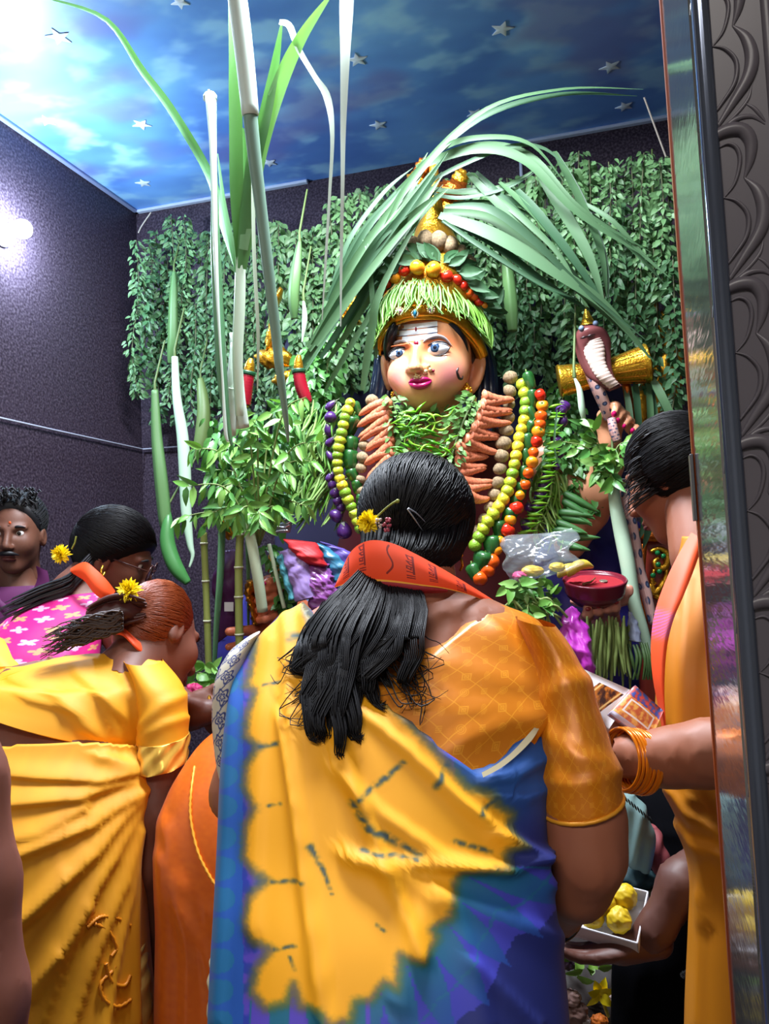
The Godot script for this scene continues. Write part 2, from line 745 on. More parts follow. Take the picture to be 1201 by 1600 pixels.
func setting() -> void:
	var granite := mat("dark granite", Color.WHITE, 0.42, 0.0, 0.3)
	granite.albedo_texture = noise_tex(512, 0.09, [rgb8(36, 28, 36), rgb8(54, 44, 56), rgb8(62, 52, 63), rgb8(82, 71, 82)], [0.2, 0.45, 0.58, 0.85], 5)
	granite.uv1_triplanar = true
	granite.uv1_world_triplanar = true
	granite.uv1_scale = Vector3(1.7, 1.7, 1.7)
	var plaster := mat("hall plaster", rgb8(205, 200, 190), 0.8)
	var stone := mat("floor stone", Color.WHITE, 0.4)
	stone.albedo_texture = noise_tex(256, 0.06, [rgb8(46, 40, 40), rgb8(78, 70, 66), rgb8(100, 90, 84)], [0.2, 0.55, 0.9])
	stone.uv1_triplanar = true
	stone.uv1_world_triplanar = true
	slab("wall_left", Vector3(-2.2, 0, -3.35), Vector3(-2.06, 3.25, -0.55), granite)
	slab("wall_back", Vector3(-2.06, 0, -3.35), Vector3(1.75, 3.25, -3.2), granite)
	slab("wall_right", Vector3(1.6, 0, -3.2), Vector3(1.75, 3.25, -0.55), granite)
	slab("floor", Vector3(-2.06, 0.0, -3.2), Vector3(1.6, 0.25, -0.55), stone)
	slab("outer_floor", Vector3(-3.0, -0.12, -0.55), Vector3(3.0, 0.0, 3.2), stone)
	slab("wall_front_left", Vector3(-3.0, 0, -0.8), Vector3(-1.25, 3.25, -0.55), plaster)
	slab("wall_front_right", Vector3(0.5, 0, -0.8), Vector3(3.0, 3.25, -0.55), plaster)
	slab("outer_left_wall", Vector3(-3.15, 0, -0.55), Vector3(-3.0, 3.25, 3.2), plaster)
	slab("outer_right_wall", Vector3(3.0, 0, -0.55), Vector3(3.15, 3.25, 3.2), plaster)
	slab("outer_rear_wall", Vector3(-3.0, 0, 3.2), Vector3(3.0, 3.25, 3.35), plaster)
	slab("outer_ceiling", Vector3(-3.0, 3.2, -0.55), Vector3(3.0, 3.3, 3.2), plaster)
	# the printed sky ceiling with its stars
	var sky := mat("printed sky", Color.WHITE, 0.45)
	var n1 := noise(1.1, 4)
	var n2 := noise(2.2, 4, FastNoiseLite.TYPE_SIMPLEX_SMOOTH, 21)
	var n3 := noise(0.7, 3, FastNoiseLite.TYPE_SIMPLEX_SMOOTH, 5)
	sky.albedo_texture = tex(512, 512, func(u, v):
		var x: float = u * 3.66
		var y: float = v * 2.65
		var a: float = clampf(n1.get_noise_2d(x * 1.0, y * 1.7) * 1.1 + 0.5, 0, 1)
		var b: float = clampf(n2.get_noise_2d(x * 1.3 + 9, y * 1.8) * 1.3 + 0.5, 0, 1)
		var col := rgb8(84, 128, 204).lerp(rgb8(118, 174, 238), a)
		col = col.lerp(rgb8(160, 208, 240), smoothstep(0.4, 1.1, b) * 0.8)
		col = col.lerp(rgb8(112, 104, 172), smoothstep(0.5, 1.0, clampf(n3.get_noise_2d(x * 2, y * 3) + 0.5, 0, 1)) * 0.5)
		return col)
	var cb := MB.new()
	box(cb, Vector3(-2.06, 3.085, -3.2), Vector3(1.6, 3.25, -0.55))
	for k in cb.v.size():
		cb.uv[k] = Vector2((cb.v[k].x + 2.06) / 3.66, (cb.v[k].z + 3.2) / 2.65)
	var ce: MeshInstance3D = struct(obj("ceiling", cb, sky))
	var star_m := mat("star print", rgb8(214, 226, 240), 0.5)
	for s in [[92, 57, 13], [73, 188, 10], [221, 194, 10], [224, 286, 8], [281, 3, 10], [421, 254, 8], [558, 93, 11], [591, 195, 9], [784, 45, 12], [742, 177, 9], [953, 104, 11], [975, 166, 9], [330, 60, 0], [680, 12, 0]]:
		if s[2] == 0:
			continue
		var v := P(s[0], s[1], 1.0) - cam_o
		var q := cam_o + v * ((3.085 - cam_o.y) / v.y)
		var r := px(s[2], (cam_b.inverse() * (q - cam_o)).z * -1.0) * 1.6
		var st := MB.new()
		var ph := rr(0, TAU)
		var top := st.pt(q + Vector3(0, -0.004, 0))
		var ids := []
		for k in 10:
			var ang := ph + TAU * k / 10
			var rad := r * (1.0 if k % 2 == 0 else 0.42)
			ids.append(st.pt(q + Vector3(cos(ang) * rad, -0.003, sin(ang) * rad)))
		var low := []
		for k in 10:
			low.append(st.pt(st.v[ids[k]] + Vector3(0, 0.003, 0)))
		for k in 10:
			st.tri(top, ids[(k + 1) % 10], ids[k])
			st.quad(ids[k], ids[(k + 1) % 10], low[(k + 1) % 10], low[k])
		obj("star", st, star_m, ce)
	# white strip along the foot of the ceiling, in two lengths with a gap
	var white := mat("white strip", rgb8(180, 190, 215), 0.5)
	var tb := MB.new()
	box(tb, Vector3(-2.06, 3.072, -3.2), Vector3(-1.2, 3.085, -3.175), 0.003)
	struct(obj("trim_1", tb, white))
	tb = MB.new()
	box(tb, Vector3(-0.28, 3.072, -3.2), Vector3(1.6, 3.085, -3.175), 0.003)
	box(tb, Vector3(-0.292, 2.92, -3.2), Vector3(-0.28, 3.085, -3.185), 0.003)
	struct(obj("trim_2", tb, white))
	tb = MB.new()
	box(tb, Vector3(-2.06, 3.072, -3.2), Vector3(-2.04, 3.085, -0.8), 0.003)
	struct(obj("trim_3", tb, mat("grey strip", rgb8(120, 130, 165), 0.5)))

# the doorway's right side: polished jamb with a copper edge, and the carved black frame
func doorway() -> void:
	var steel := mat("polished jamb", rgb8(165, 167, 170), 0.1, 0.85)
	steel.normal_enabled = true
	steel.normal_scale = 0.25
	var brushed := NoiseTexture2D.new()
	brushed.width = 256
	brushed.height = 256
	brushed.seamless = true
	brushed.as_normal_map = true
	brushed.bump_strength = 1.0
	brushed.noise = noise(0.03, 2)
	steel.normal_texture = brushed
	steel.uv1_triplanar = true
	steel.uv1_scale = Vector3(2, 30, 2)
	var xj := 0.078
	var was := get_child_count()
	var mb := MB.new()
	box(mb, Vector3(xj, 0.0, -0.825), Vector3(xj + 0.06, 3.1, -0.63), 0.002)
	struct(obj("trim_4", mb, steel))
	var cop := mat("copper edge", rgb8(150, 68, 28), 0.35, 0.4)
	mb = MB.new()
	box(mb, Vector3(xj - 0.0015, 0.25, -0.838), Vector3(xj + 0.05, 3.085, -0.825), 0.002)
	struct(obj("trim_5", mb, cop))
	mb = MB.new()
	box(mb, Vector3(xj - 0.004, 1.47, -0.8415), Vector3(xj - 0.001, 1.535, -0.8245), 0.0005)
	tag(obj("latch_plate", mb, mat("grey steel", rgb8(110, 112, 118), 0.35, 0.8)), "small grey steel plate on the copper edge of the door jamb", "plate")
	mb = MB.new()
	box(mb, Vector3(xj + 0.055, 0.0, -0.82), Vector3(0.5, 3.25, -0.665), 0.0)
	struct(obj("wall_jamb", mb, mat("frame black", rgb8(52, 50, 54), 0.38)))
	carved_frame(xj)
	# the old frame stands slightly out of plumb
	var lean := Transform3D(Basis(Vector3(0, 0, 1), 0.010), Vector3.ZERO)
	var foot := Transform3D(Basis(), Vector3(xj, 1.48, -0.7))
	for k in range(was, get_child_count()):
		var o: Node3D = get_child(k)
		o.transform = foot * lean * foot.affine_inverse() * o.transform

func carved_frame(xj: float) -> void:
	var blk := mat("carved black paint", rgb8(84, 80, 88), 0.34, 0.0, 0.4)
	var gloss := mat("glossy black moulding", rgb8(84, 92, 110), 0.14, 0.6)
	var t := thing("door_frame", "carved black door frame with scrolling leaf relief on the right", "frame", Vector3(xj + 0.05, 0, -0.55))
	t.set_meta("kind", "structure")
	var mb := MB.new()
	var z0 := -0.615
	box(mb, Vector3(xj + 0.002, 0.0, z0 - 0.03), Vector3(xj + 0.36, 3.2, z0), 0.003)
	obj("backing", mb, blk, t)
	mb = MB.new()
	tube(mb, [Vector3(xj + 0.006, 0.02, z0), Vector3(xj + 0.006, 1.5, z0), Vector3(xj + 0.006, 3.18, z0)], 0.0065, 14)
	obj("round_moulding", mb, gloss, t)
	for k in 3:
		mb = MB.new()
		var x := xj + 0.050 + k * 0.009
		tube(mb, [Vector3(x, 0.02, z0 - 0.001), Vector3(x, 3.18, z0 - 0.001)], 0.0042, 10)
		obj("bead_moulding", mb, blk, t)
	# the relief: leafy scrolls that repeat up the frame. stroke: [points in a drawn unit], [radii]
	var strokes := [
		["inner_scroll", [[240, 175], [300, 152], [345, 185], [355, 260], [322, 370], [264, 440]], [3.0, 9.0, 12.0, 12.0, 9.0, 4.0], 1.5],
		["inner_scroll", [[264, 440], [325, 470], [374, 550], [360, 660], [290, 760], [215, 850]], [4.0, 10.0, 13.0, 13.0, 10.0, 4.0], 1.5],
		["outer_leaf", [[168, 240], [205, 130], [290, 82], [375, 90], [415, 160], [405, 260], [372, 350]], [5.0, 24.0, 36.0, 38.0, 34.0, 24.0, 6.0], 0.85],
		["outer_leaf", [[372, 350], [430, 430], [452, 540], [425, 650], [335, 780], [225, 930]], [6.0, 28.0, 36.0, 34.0, 22.0, 5.0], 0.85],
		["leaf_tip", [[398, 780], [440, 815], [470, 860], [492, 900]], [3.0, 10.0, 10.0, 4.0], 0.8],
		["leaf_tip", [[225, 1010], [275, 920], [350, 862], [430, 862], [490, 915]], [4.0, 12.0, 16.0, 12.0, 4.0], 0.8],
		["leaf_tip", [[440, 690], [420, 760], [360, 830], [290, 880]], [3.0, 9.0, 9.0, 3.0], 0.8]]
	var s := 0.000136
	var top: float = 1.45 + 0.40
	for k in range(-2, 14):
		var y0 := top - k * 0.1135
		for st in strokes:
			mb = MB.new()
			var pts := []
			for q in st[1]:
				pts.append(Vector3(xj - 0.001 + (q[0] - 165) * s, y0 - (q[1] - 150) * s, z0 + 0.002))
			var rad: Array = st[2].map(func(r): return r * s)
			var c := curve(pts, 26)
			relief(mb, c, rad, st[3])
			obj(st[0], mb, blk, t)

func relief(mb: MB, c: Array, rad: Array, high: float) -> void:
	# a raised rounded band on a wall that faces +z
	var n := c.size()
	var first := mb.v.size()
	for k in n:
		var t: Vector3 = (c[mini(k + 1, n - 1)] - c[maxi(k - 1, 0)]).normalized()
		var side := t.cross(Vector3(0, 0, 1)).normalized()
		var r: float = at(rad, float(k) / (n - 1))
		for q in 9:
			var a := PI * q / 8
			mb.pt(c[k] + side * cos(a) * r + Vector3(0, 0, 1) * (sin(a) * r * high - 0.002))
	for k in n - 1:
		for q in 8:
			var a := first + k * 9 + q
			mb.quad(a, a + 9, a + 10, a + 1)

# ---------------------------------------------------------------- the idol
func gold(key := "gold leaf", col := Color(0.83, 0.6, 0.16), rough := 0.28) -> StandardMaterial3D:
	var m := mat(key, col, rough, 0.85)
	if not m.normal_enabled:
		m.normal_enabled = true
		m.normal_texture = noise_tex(256, 0.05, [], [], 4, 6.0)
		m.normal_scale = 0.5
		m.uv1_triplanar = true
		m.uv1_scale = Vector3(9, 9, 9)
	return m

func disc(mb: MB, c: Vector3, right: Vector3, up: Vector3, out: Vector3, rx: float, ry: float, bulge: float, n := 20, almond := 0.0) -> void:
	# a domed disc lying on a surface; almond > 0 makes it eye shaped
	var first := mb.pt(c + out * bulge, Vector2(0.5, 0.5))
	for ring in 3:
		var q := (ring + 1) / 3.0
		for k in n:
			var a := TAU * k / n
			var x := cos(a) * q
			var y := sin(a) * q
			if almond > 0.0:
				y = sin(a) * pow(absf(sin(a)), almond) * q
			mb.pt(c + right * x * rx + up * y * ry + out * bulge * (1.0 - q * q), Vector2(0.5 + x * 0.5, 0.5 - y * 0.5))
	for k in n:
		mb.tri(first, first + 1 + (k + 1) % n, first + 1 + k)
		for ring in 2:
			var a := first + 1 + ring * n + k
			var b := first + 1 + ring * n + (k + 1) % n
			mb.quad(a, b, b + n, a + n)

func idol() -> void:
	var t := thing("goddess_statue", "large painted goddess statue seated among vegetables, with tall crown and white forehead stripes", "statue", P(670, 1250, 2.62))
	# head
	var fd := field([560, 470, 2.15], [790, 690, 2.62], 0.0055)
	var yaw := Basis(cam_b.y, deg_to_rad(-11.0))
	var ax := yaw * Basis(Vector3(0, 0, 1).cross(Vector3.ZERO) + cam_b.x, cam_b.y, cam_b.z)
	ax = Basis(cam_b.z, deg_to_rad(5.0)) * ax
	fd.ell(P(674, 558, 2.41), ax, Vector3(0.120, 0.150, 0.135), 0.02)
	fd.ell(P(668, 588, 2.375), ax, Vector3(0.108, 0.098, 0.112), 0.04)
	fd.ell(P(659, 613, 2.335), ax, Vector3(0.060, 0.046, 0.06), 0.05)
	fd.ell(P(655, 624, 2.312), ax, Vector3(0.026, 0.022, 0.028), 0.03)
	fd.ell(P(626, 586, 2.315), ax, Vector3(0.036, 0.038, 0.03), 0.04)
	fd.ell(P(700, 583, 2.325), ax, Vector3(0.046, 0.044, 0.034), 0.04)
	fd.ell(P(652, 602, 2.292), ax, Vector3(0.036, 0.028, 0.024), 0.035)
	# sockets, brow, nose
	fd.ell(P(623, 553, 2.262), ax, Vector3(0.030, 0.020, 0.022), 0.018, true)
	fd.ell(P(683, 545, 2.262), ax, Vector3(0.037, 0.023, 0.022), 0.018, true)
	fd.cap(P(649, 543, 2.285), P(648, 573, 2.250), 0.0105, 0.0155, 0.014)
	fd.ell(P(648, 575, 2.240), ax, Vector3(0.018, 0.013, 0.017), 0.012)
	fd.ell(P(639, 577, 2.262), ax, Vector3(0.011, 0.009, 0.013), 0.008)
	fd.ell(P(661, 576, 2.262), ax, Vector3(0.012, 0.0095, 0.013), 0.008)
	fd.cap(P(612, 541, 2.308), P(640, 537, 2.286), 0.004, 0.005, 0.012)
	fd.cap(P(662, 533, 2.286), P(706, 534, 2.318), 0.005, 0.004, 0.012)
	# neck and ears
	fd.cap(P(672, 600, 2.44), P(676, 690, 2.46), 0.088, 0.10, 0.03)
	fd.ell(P(603, 583, 2.42), Basis(cam_b.z, deg_to_rad(9)) * cam_b, Vector3(0.014, 0.058, 0.036), 0.012)
	fd.ell(P(740, 583, 2.42), Basis(cam_b.z, deg_to_rad(-14)) * Basis(cam_b.y, deg_to_rad(35)) * cam_b, Vector3(0.017, 0.072, 0.045), 0.012)
	fd.ell(P(738, 580, 2.378), Basis(cam_b.z, deg_to_rad(-14)) * cam_b, Vector3(0.012, 0.045, 0.02), 0.006, true)
	fd.ell(P(606, 582, 2.382), Basis(cam_b.z, deg_to_rad(9)) * cam_b, Vector3(0.005, 0.04, 0.014), 0.005, true)
	var mb := MB.new()
	fd.net(mb)
	# paint: peach skin, rosy cheeks, orange round the eyes
	var spots := [[623, 543, 30.0, 14.0, lin8(214, 100, 50), 0.85], [684, 534, 36.0, 13.0, lin8(214, 100, 50), 0.85], [621, 592, 16.0, 24.0, lin8(216, 124, 142), 0.6], [704, 588, 25.0, 26.0, lin8(216, 124, 142), 0.65], [656, 512, 50.0, 16.0, lin8(220, 140, 100), 0.5], [650, 590, 20.0, 9.0, lin8(226, 170, 120), 0.4], [738, 580, 9.0, 30.0, lin8(214, 128, 84), 0.8]]
	var inv := cam_b.inverse()
	mb.c.resize(mb.v.size())
	for k in mb.v.size():
		var q := inv * (mb.v[k] - cam_o)
		var x := 600.5 + q.x / -q.z * F
		var y := 800.0 - q.y / -q.z * F
		var col := lin8(216, 152, 104)
		for s in spots:
			var w := exp(-(pow((x - s[0]) / s[2], 2) + pow((y - s[1]) / s[3], 2)))
			col = col.lerp(s[4], w * s[5])
		mb.c[k] = col
	var paint := mat("painted skin", Color.WHITE, 0.32)
	paint.vertex_color_use_as_albedo = true
	var head := obj("head", mb, paint, t)
	# eyes
	for e in [[623.0, 553.0, 15.5, 9.0, 624.0, 553.0, 6.3], [683.0, 546.0, 19.5, 10.5, 680.0, 544.0, 7.4]]:
		var d := hit(fd, e[0], e[1], 2.15, 2.5) - 0.004
		var c := P(e[0], e[1], d)
		var rt := (ax * Vector3(1, 0.05, 0)).normalized()
		var up := ax.y
		var out := ax.z
		mb = MB.new()
		disc(mb, c, rt, up, out, px(e[2], d), px(e[3], d), 0.012, 28, 0.35)
		var white := mat("eye white", rgb8(224, 228, 236), 0.15)
		var eye := obj("eye", mb, white, head)
		mb = MB.new()
		var ic := P(e[4], e[5], d) + out * 0.0095
		disc(mb, ic, rt, up, out, px(e[6], d), px(e[6], d), 0.004, 24)
		var iris := mat("iris", Color.WHITE, 0.1)
		if iris.albedo_texture == null:
			iris.albedo_texture = tex(64, 64, func(u, v):
				var r: float = Vector2(u - 0.5, v - 0.5).length() * 2.0
				var a: float = atan2(v - 0.5, u - 0.5)
				if r < 0.4:
					return rgb8(14, 16, 30)
				return rgb8(74, 104, 138).lerp(rgb8(28, 42, 70), clampf((r - 0.4) * 1.5 + 0.25 * sin(a * 22.0), 0, 1)))
		obj("iris", mb, iris, head)
		mb = MB.new()
		var lid := []
		var low := []
		for k in 15:
			var a := PI - PI * k / 14
			lid.append(c + rt * cos(a) * px(e[2] + 1.5, d) + up * sin(a) * pow(absf(sin(a)), 0.35) * px(e[3] + 0.8, d) + out * 0.006 * sin(a))
			low.append(c + rt * cos(a) * px(e[2] + 1.0, d) - up * sin(a) * pow(absf(sin(a)), 0.35) * px(e[3] + 0.5, d) + out * 0.004)
		tube(mb, lid, [0.001, 0.0022, 0.0028, 0.0024, 0.001], 8)
		tube(mb, low, [0.001, 0.0016, 0.002, 0.0016, 0.001], 6)
		obj("eye_liner", mb, mat("black paint", rgb8(28, 22, 26), 0.35), head)
	# brows, forehead stripes and marks: raised paint laid on the face
	var brow_m := mat("grey brow paint", rgb8(170, 160, 160), 0.5)
	for b in [[[609, 548], [616, 538], [626, 533.5], [640, 535.5]], [[661, 534.5], [668, 529], [682, 525], [695, 529], [706, 541]]]:
		mb = MB.new()
		var pts := []
		for q in b:
			pts.append(P(q[0], q[1], hit(fd, q[0], q[1], 2.15, 2.6) - 0.002))
		tube(mb, curve(pts, 14), [0.001, 0.005, 0.0062, 0.005, 0.001], 8, true, 0.9)
		obj("eyebrow", mb, brow_m, head)
	var ash := mat("white ash paint", rgb8(240, 242, 246), 0.7)
	var dark := mat("blue grey line", rgb8(74, 92, 122), 0.7)
	for s in 3:
		mb = MB.new()
		var ids := []
		for k in 17:
			var x := 620.0 + 63.0 * k / 16 + (4.0 if s == 2 else 0.0) * (1.0 - k / 16.0) * 2.0
			var y0 := 505.5 + s * 9.4 - 0.10 * (x - 650.0) - 0.0006 * pow(x - 650.0, 2)
			for h in 2:
				var y := y0 + h * 7.6
				ids.append(mb.pt(P(x, y, hit(fd, x, y, 2.15, 2.6) - 0.0022)))
		for k in 16:
			mb.quad(ids[k * 2], ids[k * 2 + 2], ids[k * 2 + 3], ids[k * 2 + 1])
		obj("forehead_stripe", mb, ash, head)
		if s < 3:
			for seg in [[621, 636], [667, 684]]:
				mb = MB.new()
				var pts := []
				for k in 5:
					var x: float = lerpf(seg[0], seg[1], k / 4.0)
					var y := 505.5 + s * 9.4 + 8.2 - 0.10 * (x - 650.0) - 0.0006 * pow(x - 650.0, 2)
					pts.append(P(x, y, hit(fd, x, y, 2.15, 2.6) - 0.0015))
				tube(mb, pts, [0.001, 0.0024, 0.003, 0.0024, 0.001], 6, true, 0.5)
				obj("stripe_line", mb, dark, head)
	var red := mat("vermilion paint", rgb8(150, 22, 52), 0.45)
	for m in [[650.0, 536.0, 4.0, 4.0], [649.5, 514.5, 1.6, 4.0], [676.5, 579.0, 2.6, 2.6]]:
		mb = MB.new()
		disc(mb, P(m[0], m[1], hit(fd, m[0], m[1], 2.15, 2.6) - 0.003), ax.x, ax.y, ax.z, px(m[2], 2.25), px(m[3], 2.25), 0.003, 16)
		obj("red_mark", mb, red, head)
	# lips
	var lip := mat("lip paint", rgb8(176, 22, 92), 0.22)
	for s in 2:
		mb = MB.new()
		var pts := []
		for q in ([[638, 598], [644, 594.5], [651, 594], [655, 595.5], [660, 593], [667, 592.5], [674, 594]] if s == 0 else [[639, 598.5], [645, 602], [653, 603.5], [662, 602.5], [669, 599], [674, 594.5]]):
			pts.append(P(q[0], q[1], hit(fd, q[0], q[1], 2.15, 2.6) - 0.001))
		tube(mb, curve(pts, 22), [0.002, 0.0075, 0.0095, 0.008, 0.0095, 0.0065, 0.002] if s == 0 else [0.002, 0.0095, 0.0125, 0.0115, 0.008, 0.002], 10, true, 0.8)
		obj("lip", mb, lip, head)
	# nose ornaments, earrings and the side curl
	var g := gold()
	var nose := MB.new()
	var dn := hit(fd, 652, 585, 2.15, 2.6) - 0.006
	for k in 9:
		var a := TAU * k / 9
		ball(nose, P(652 + cos(a) * 4.2, 590 + sin(a) * 4.8, dn), Vector3.ONE * 0.0034, Basis(), 8, 6)
	ball(nose, P(652, 589, dn - 0.002), Vector3.ONE * 0.006, Basis(), 10, 7)
	tube(nose, pp([[648, 578, dn], [649, 584, dn - 0.004], [652, 587, dn - 0.004]]), 0.0025, 6)
	for q in [[665, 580.5, 5.0], [672, 577.5, 4.6], [669.5, 572, 4.2], [663, 583, 3.2]]:
		ball(nose, P(q[0], q[1], hit(fd, q[0], q[1], 2.15, 2.6) - 0.004), Vector3.ONE * px(q[2], 2.25) * 0.75, Basis(), 10, 7)
	obj("nose_ring", nose, mat("pale gold", rgb8(244, 222, 170), 0.15, 0.7), head)
	for e in [[729.0, 611.0, 7.5, 2.33], [617.0, 617.0, 5.5, 2.36]]:
		mb = MB.new()
		var c := P(e[0], e[1], e[3])
		disc(mb, c, cam_b.x, cam_b.y, cam_b.z, px(e[2], 2.3), px(e[2], 2.3), 0.008, 18)
		for k in 10:
			var a := TAU * k / 10
			ball(mb, c + (cam_b.x * cos(a) + cam_b.y * sin(a)) * px(e[2], 2.3), Vector3.ONE * 0.0042, Basis(), 8, 6)
		ball(mb, c + cam_b.y * px(e[2] + 3.0, 2.3), Vector3.ONE * 0.006, Basis(), 8, 6)
		var er := obj("earring", mb, g, head)
		mb = MB.new()
		ball(mb, c + cam_b.z * 0.009, Vector3.ONE * px(2.6, 2.3), Basis(), 10, 8)
		obj("ear_stone", mb, red, head)
	mb = MB.new()
	var curl := []
	for q in [[716, 574], [713.5, 580], [715, 586], [717, 591], [721.5, 592], [723, 587]]:
		curl.append(P(q[0], q[1], hit(fd, q[0], q[1], 2.15, 2.6) - 0.001))
	tube(mb, curve(curl, 16), [0.001, 0.003, 0.004, 0.004, 0.003, 0.001], 6)
	obj("side_curl", mb, mat("black paint", rgb8(28, 22, 26), 0.35), head)
	idol_hair(t, fd, ax)
	idol_crown(t)
	idol_body(t)
	idol_arms(t)

func idol_hair(t: Node3D, fd: Field, ax: Basis) -> void:
	var black := mat("painted black hair", rgb8(22, 20, 28), 0.28)
	# hairline bands left and right of the forehead, then the fall behind the ears
	for side in [[[619, 503, 2.33], [612, 520, 2.33], [607, 540, 2.355], [605, 562, 2.385]], [[690, 498, 2.315], [708, 514, 2.325], [720, 534, 2.345], [724, 560, 2.36], [722, 584, 2.36]]]:
		var hm := MB.new()
		tube(hm, curve(pp(side), 16), [0.008, 0.017, 0.02, 0.017, 0.006], 12, true, 0.8)
		obj("hairline", hm, black, t)
	var mb := MB.new()
	var blue := mat("painted long hair", rgb8(24, 32, 56), 0.24)
	for s in [[[610, 520, 2.47], [604, 570, 2.46], [598, 610, 2.44], [594, 640, 2.44], [598, 680, 2.44]], [[742, 530, 2.47], [754, 570, 2.46], [757, 606, 2.44], [756, 640, 2.44], [750, 690, 2.44]]]:
		mb = MB.new()
		var c := curve(pp(s), 20)
		var n := 8
		for k in n:
			var a := TAU * k / n
			var q := []
			for p in c:
				q.append(p + cam_b.x * cos(a) * 0.026 + cam_b.z * sin(a) * 0.02)
			tube(mb, q, 0.0155, 8)
		obj("hair_lock", mb, blue, t)
	mb = MB.new()
	ball(mb, P(676, 545, 2.46), Vector3(0.145, 0.15, 0.13), cam_b, 24, 16)
	obj("back_hair", mb, black, t)

func idol_crown(t: Node3D) -> void:
	var g := gold()
	var mb := MB.new()
	# the tall crown under the vegetables
	loft(mb, [[672, 250, 684, 250, 2.47, 0.008, 0.008], [666, 300, 688, 300, 2.46, 0.03, 0.03], [655, 345, 697, 343, 2.46, 0.05, 0.05], [648, 362, 706, 360, 2.46, 0.055, 0.055], [640, 392, 722, 392, 2.45, 0.09, 0.08], [618, 420, 738, 422, 2.44, 0.13, 0.10], [598, 462, 752, 470, 2.43, 0.145, 0.12], [592, 500, 756, 505, 2.42, 0.115, 0.12]], 40, 40)
	obj("crown", mb, g, t)
	# the band over the forehead: a thick arc with beads and stones
	var arc := [[593, 545, 2.42], [597, 520, 2.39], [611, 501, 2.345], [635, 490, 2.31], [658, 487, 2.295], [684, 488, 2.305], [708, 498, 2.325], [728, 514, 2.35], [744, 535, 2.38], [752, 556, 2.41]]
	mb = MB.new()
	var c := curve(pp(arc), 50)
	tube(mb, c, 0.021, 12)
	var off := []
	for p in c:
		off.append(p - cam_b.y * 0.02 + cam_b.z * 0.006)
	tube(mb, off, 0.006, 8)
	var band := obj("crown_band", mb, g, t)
	mb = MB.new()
	for k in 62:
		ball(mb, at(c, k / 61.0) + cam_b.y * 0.008 + cam_b.z * 0.019, Vector3.ONE * 0.0055, Basis(), 7, 5)
	obj("bead_row", mb, g, t)
	for s in [[624, 486, 4.0, rgb8(206, 160, 214)], [673, 483, 4.0, rgb8(188, 140, 205)], [648, 490, 3.2, rgb8(40, 120, 160)]]:
		mb = MB.new()
		var d := 2.262
		var p := P(s[0], s[1], d)
		for k in 10:
			var a := TAU * k / 10
			ball(mb, p + (cam_b.x * cos(a) + cam_b.y * sin(a)) * px(s[2] + 1.6, d), Vector3.ONE * 0.0035, Basis(), 6, 5)
		obj("stone_setting", mb, mat("pale gold", rgb8(244, 222, 170), 0.15, 0.7), t)
		mb = MB.new()
		disc(mb, p, cam_b.x, cam_b.y, cam_b.z, px(s[2], d), px(s[2] * (2.2 if s[0] == 648 else 1.0), d), 0.008, 14)
		obj("crown_stone", mb, mat("stone %d" % s[0], s[3], 0.08), t)

func idol_body(t: Node3D) -> void:
	var mb := MB.new()
	loft(mb, [[612, 648, 742, 650, 2.55, 0.09, 0.12], [560, 690, 800, 690, 2.60, 0.14, 0.18], [535, 760, 830, 760, 2.62, 0.16, 0.2], [530, 840, 850, 840, 2.64, 0.17, 0.22], [500, 920, 880, 920, 2.66, 0.19, 0.24], [450, 1000, 920, 1000, 2.66, 0.25, 0.24]], 40, 30)
	obj("torso", mb, mat("dark red bodice", rgb8(92, 24, 30), 0.5), t)
	# the wide purple skirt with satin folds
	var satin := mat("violet satin", rgb8(44, 40, 118), 0.34)
	satin.rim_enabled = true
	satin.rim = 0.3
	mb = MB.new()
	var n := noise(0.012, 2)
	loft(mb, [[600, 790, 870, 760, 2.74, 0.06, 0.08], [545, 850, 960, 775, 2.72, 0.10, 0.1], [450, 900, 1000, 830, 2.70, 0.14, 0.12], [345, 960, 1020, 920, 2.68, 0.2, 0.14], [340, 1080, 1040, 1050, 2.66, 0.25, 0.14], [330, 1260, 1050, 1260, 2.66, 0.27, 0.14], [330, 1420, 1050, 1420, 2.66, 0.27, 0.14]], 90, 50, func(u, v, x, y): return 0.012 * sin(x * 0.06 + y * 0.035 + 3.0 * n.get_noise_2d(x, y)) + 0.018 * n.get_noise_2d(x * 2.0, y))
	obj("skirt", mb, satin, t)

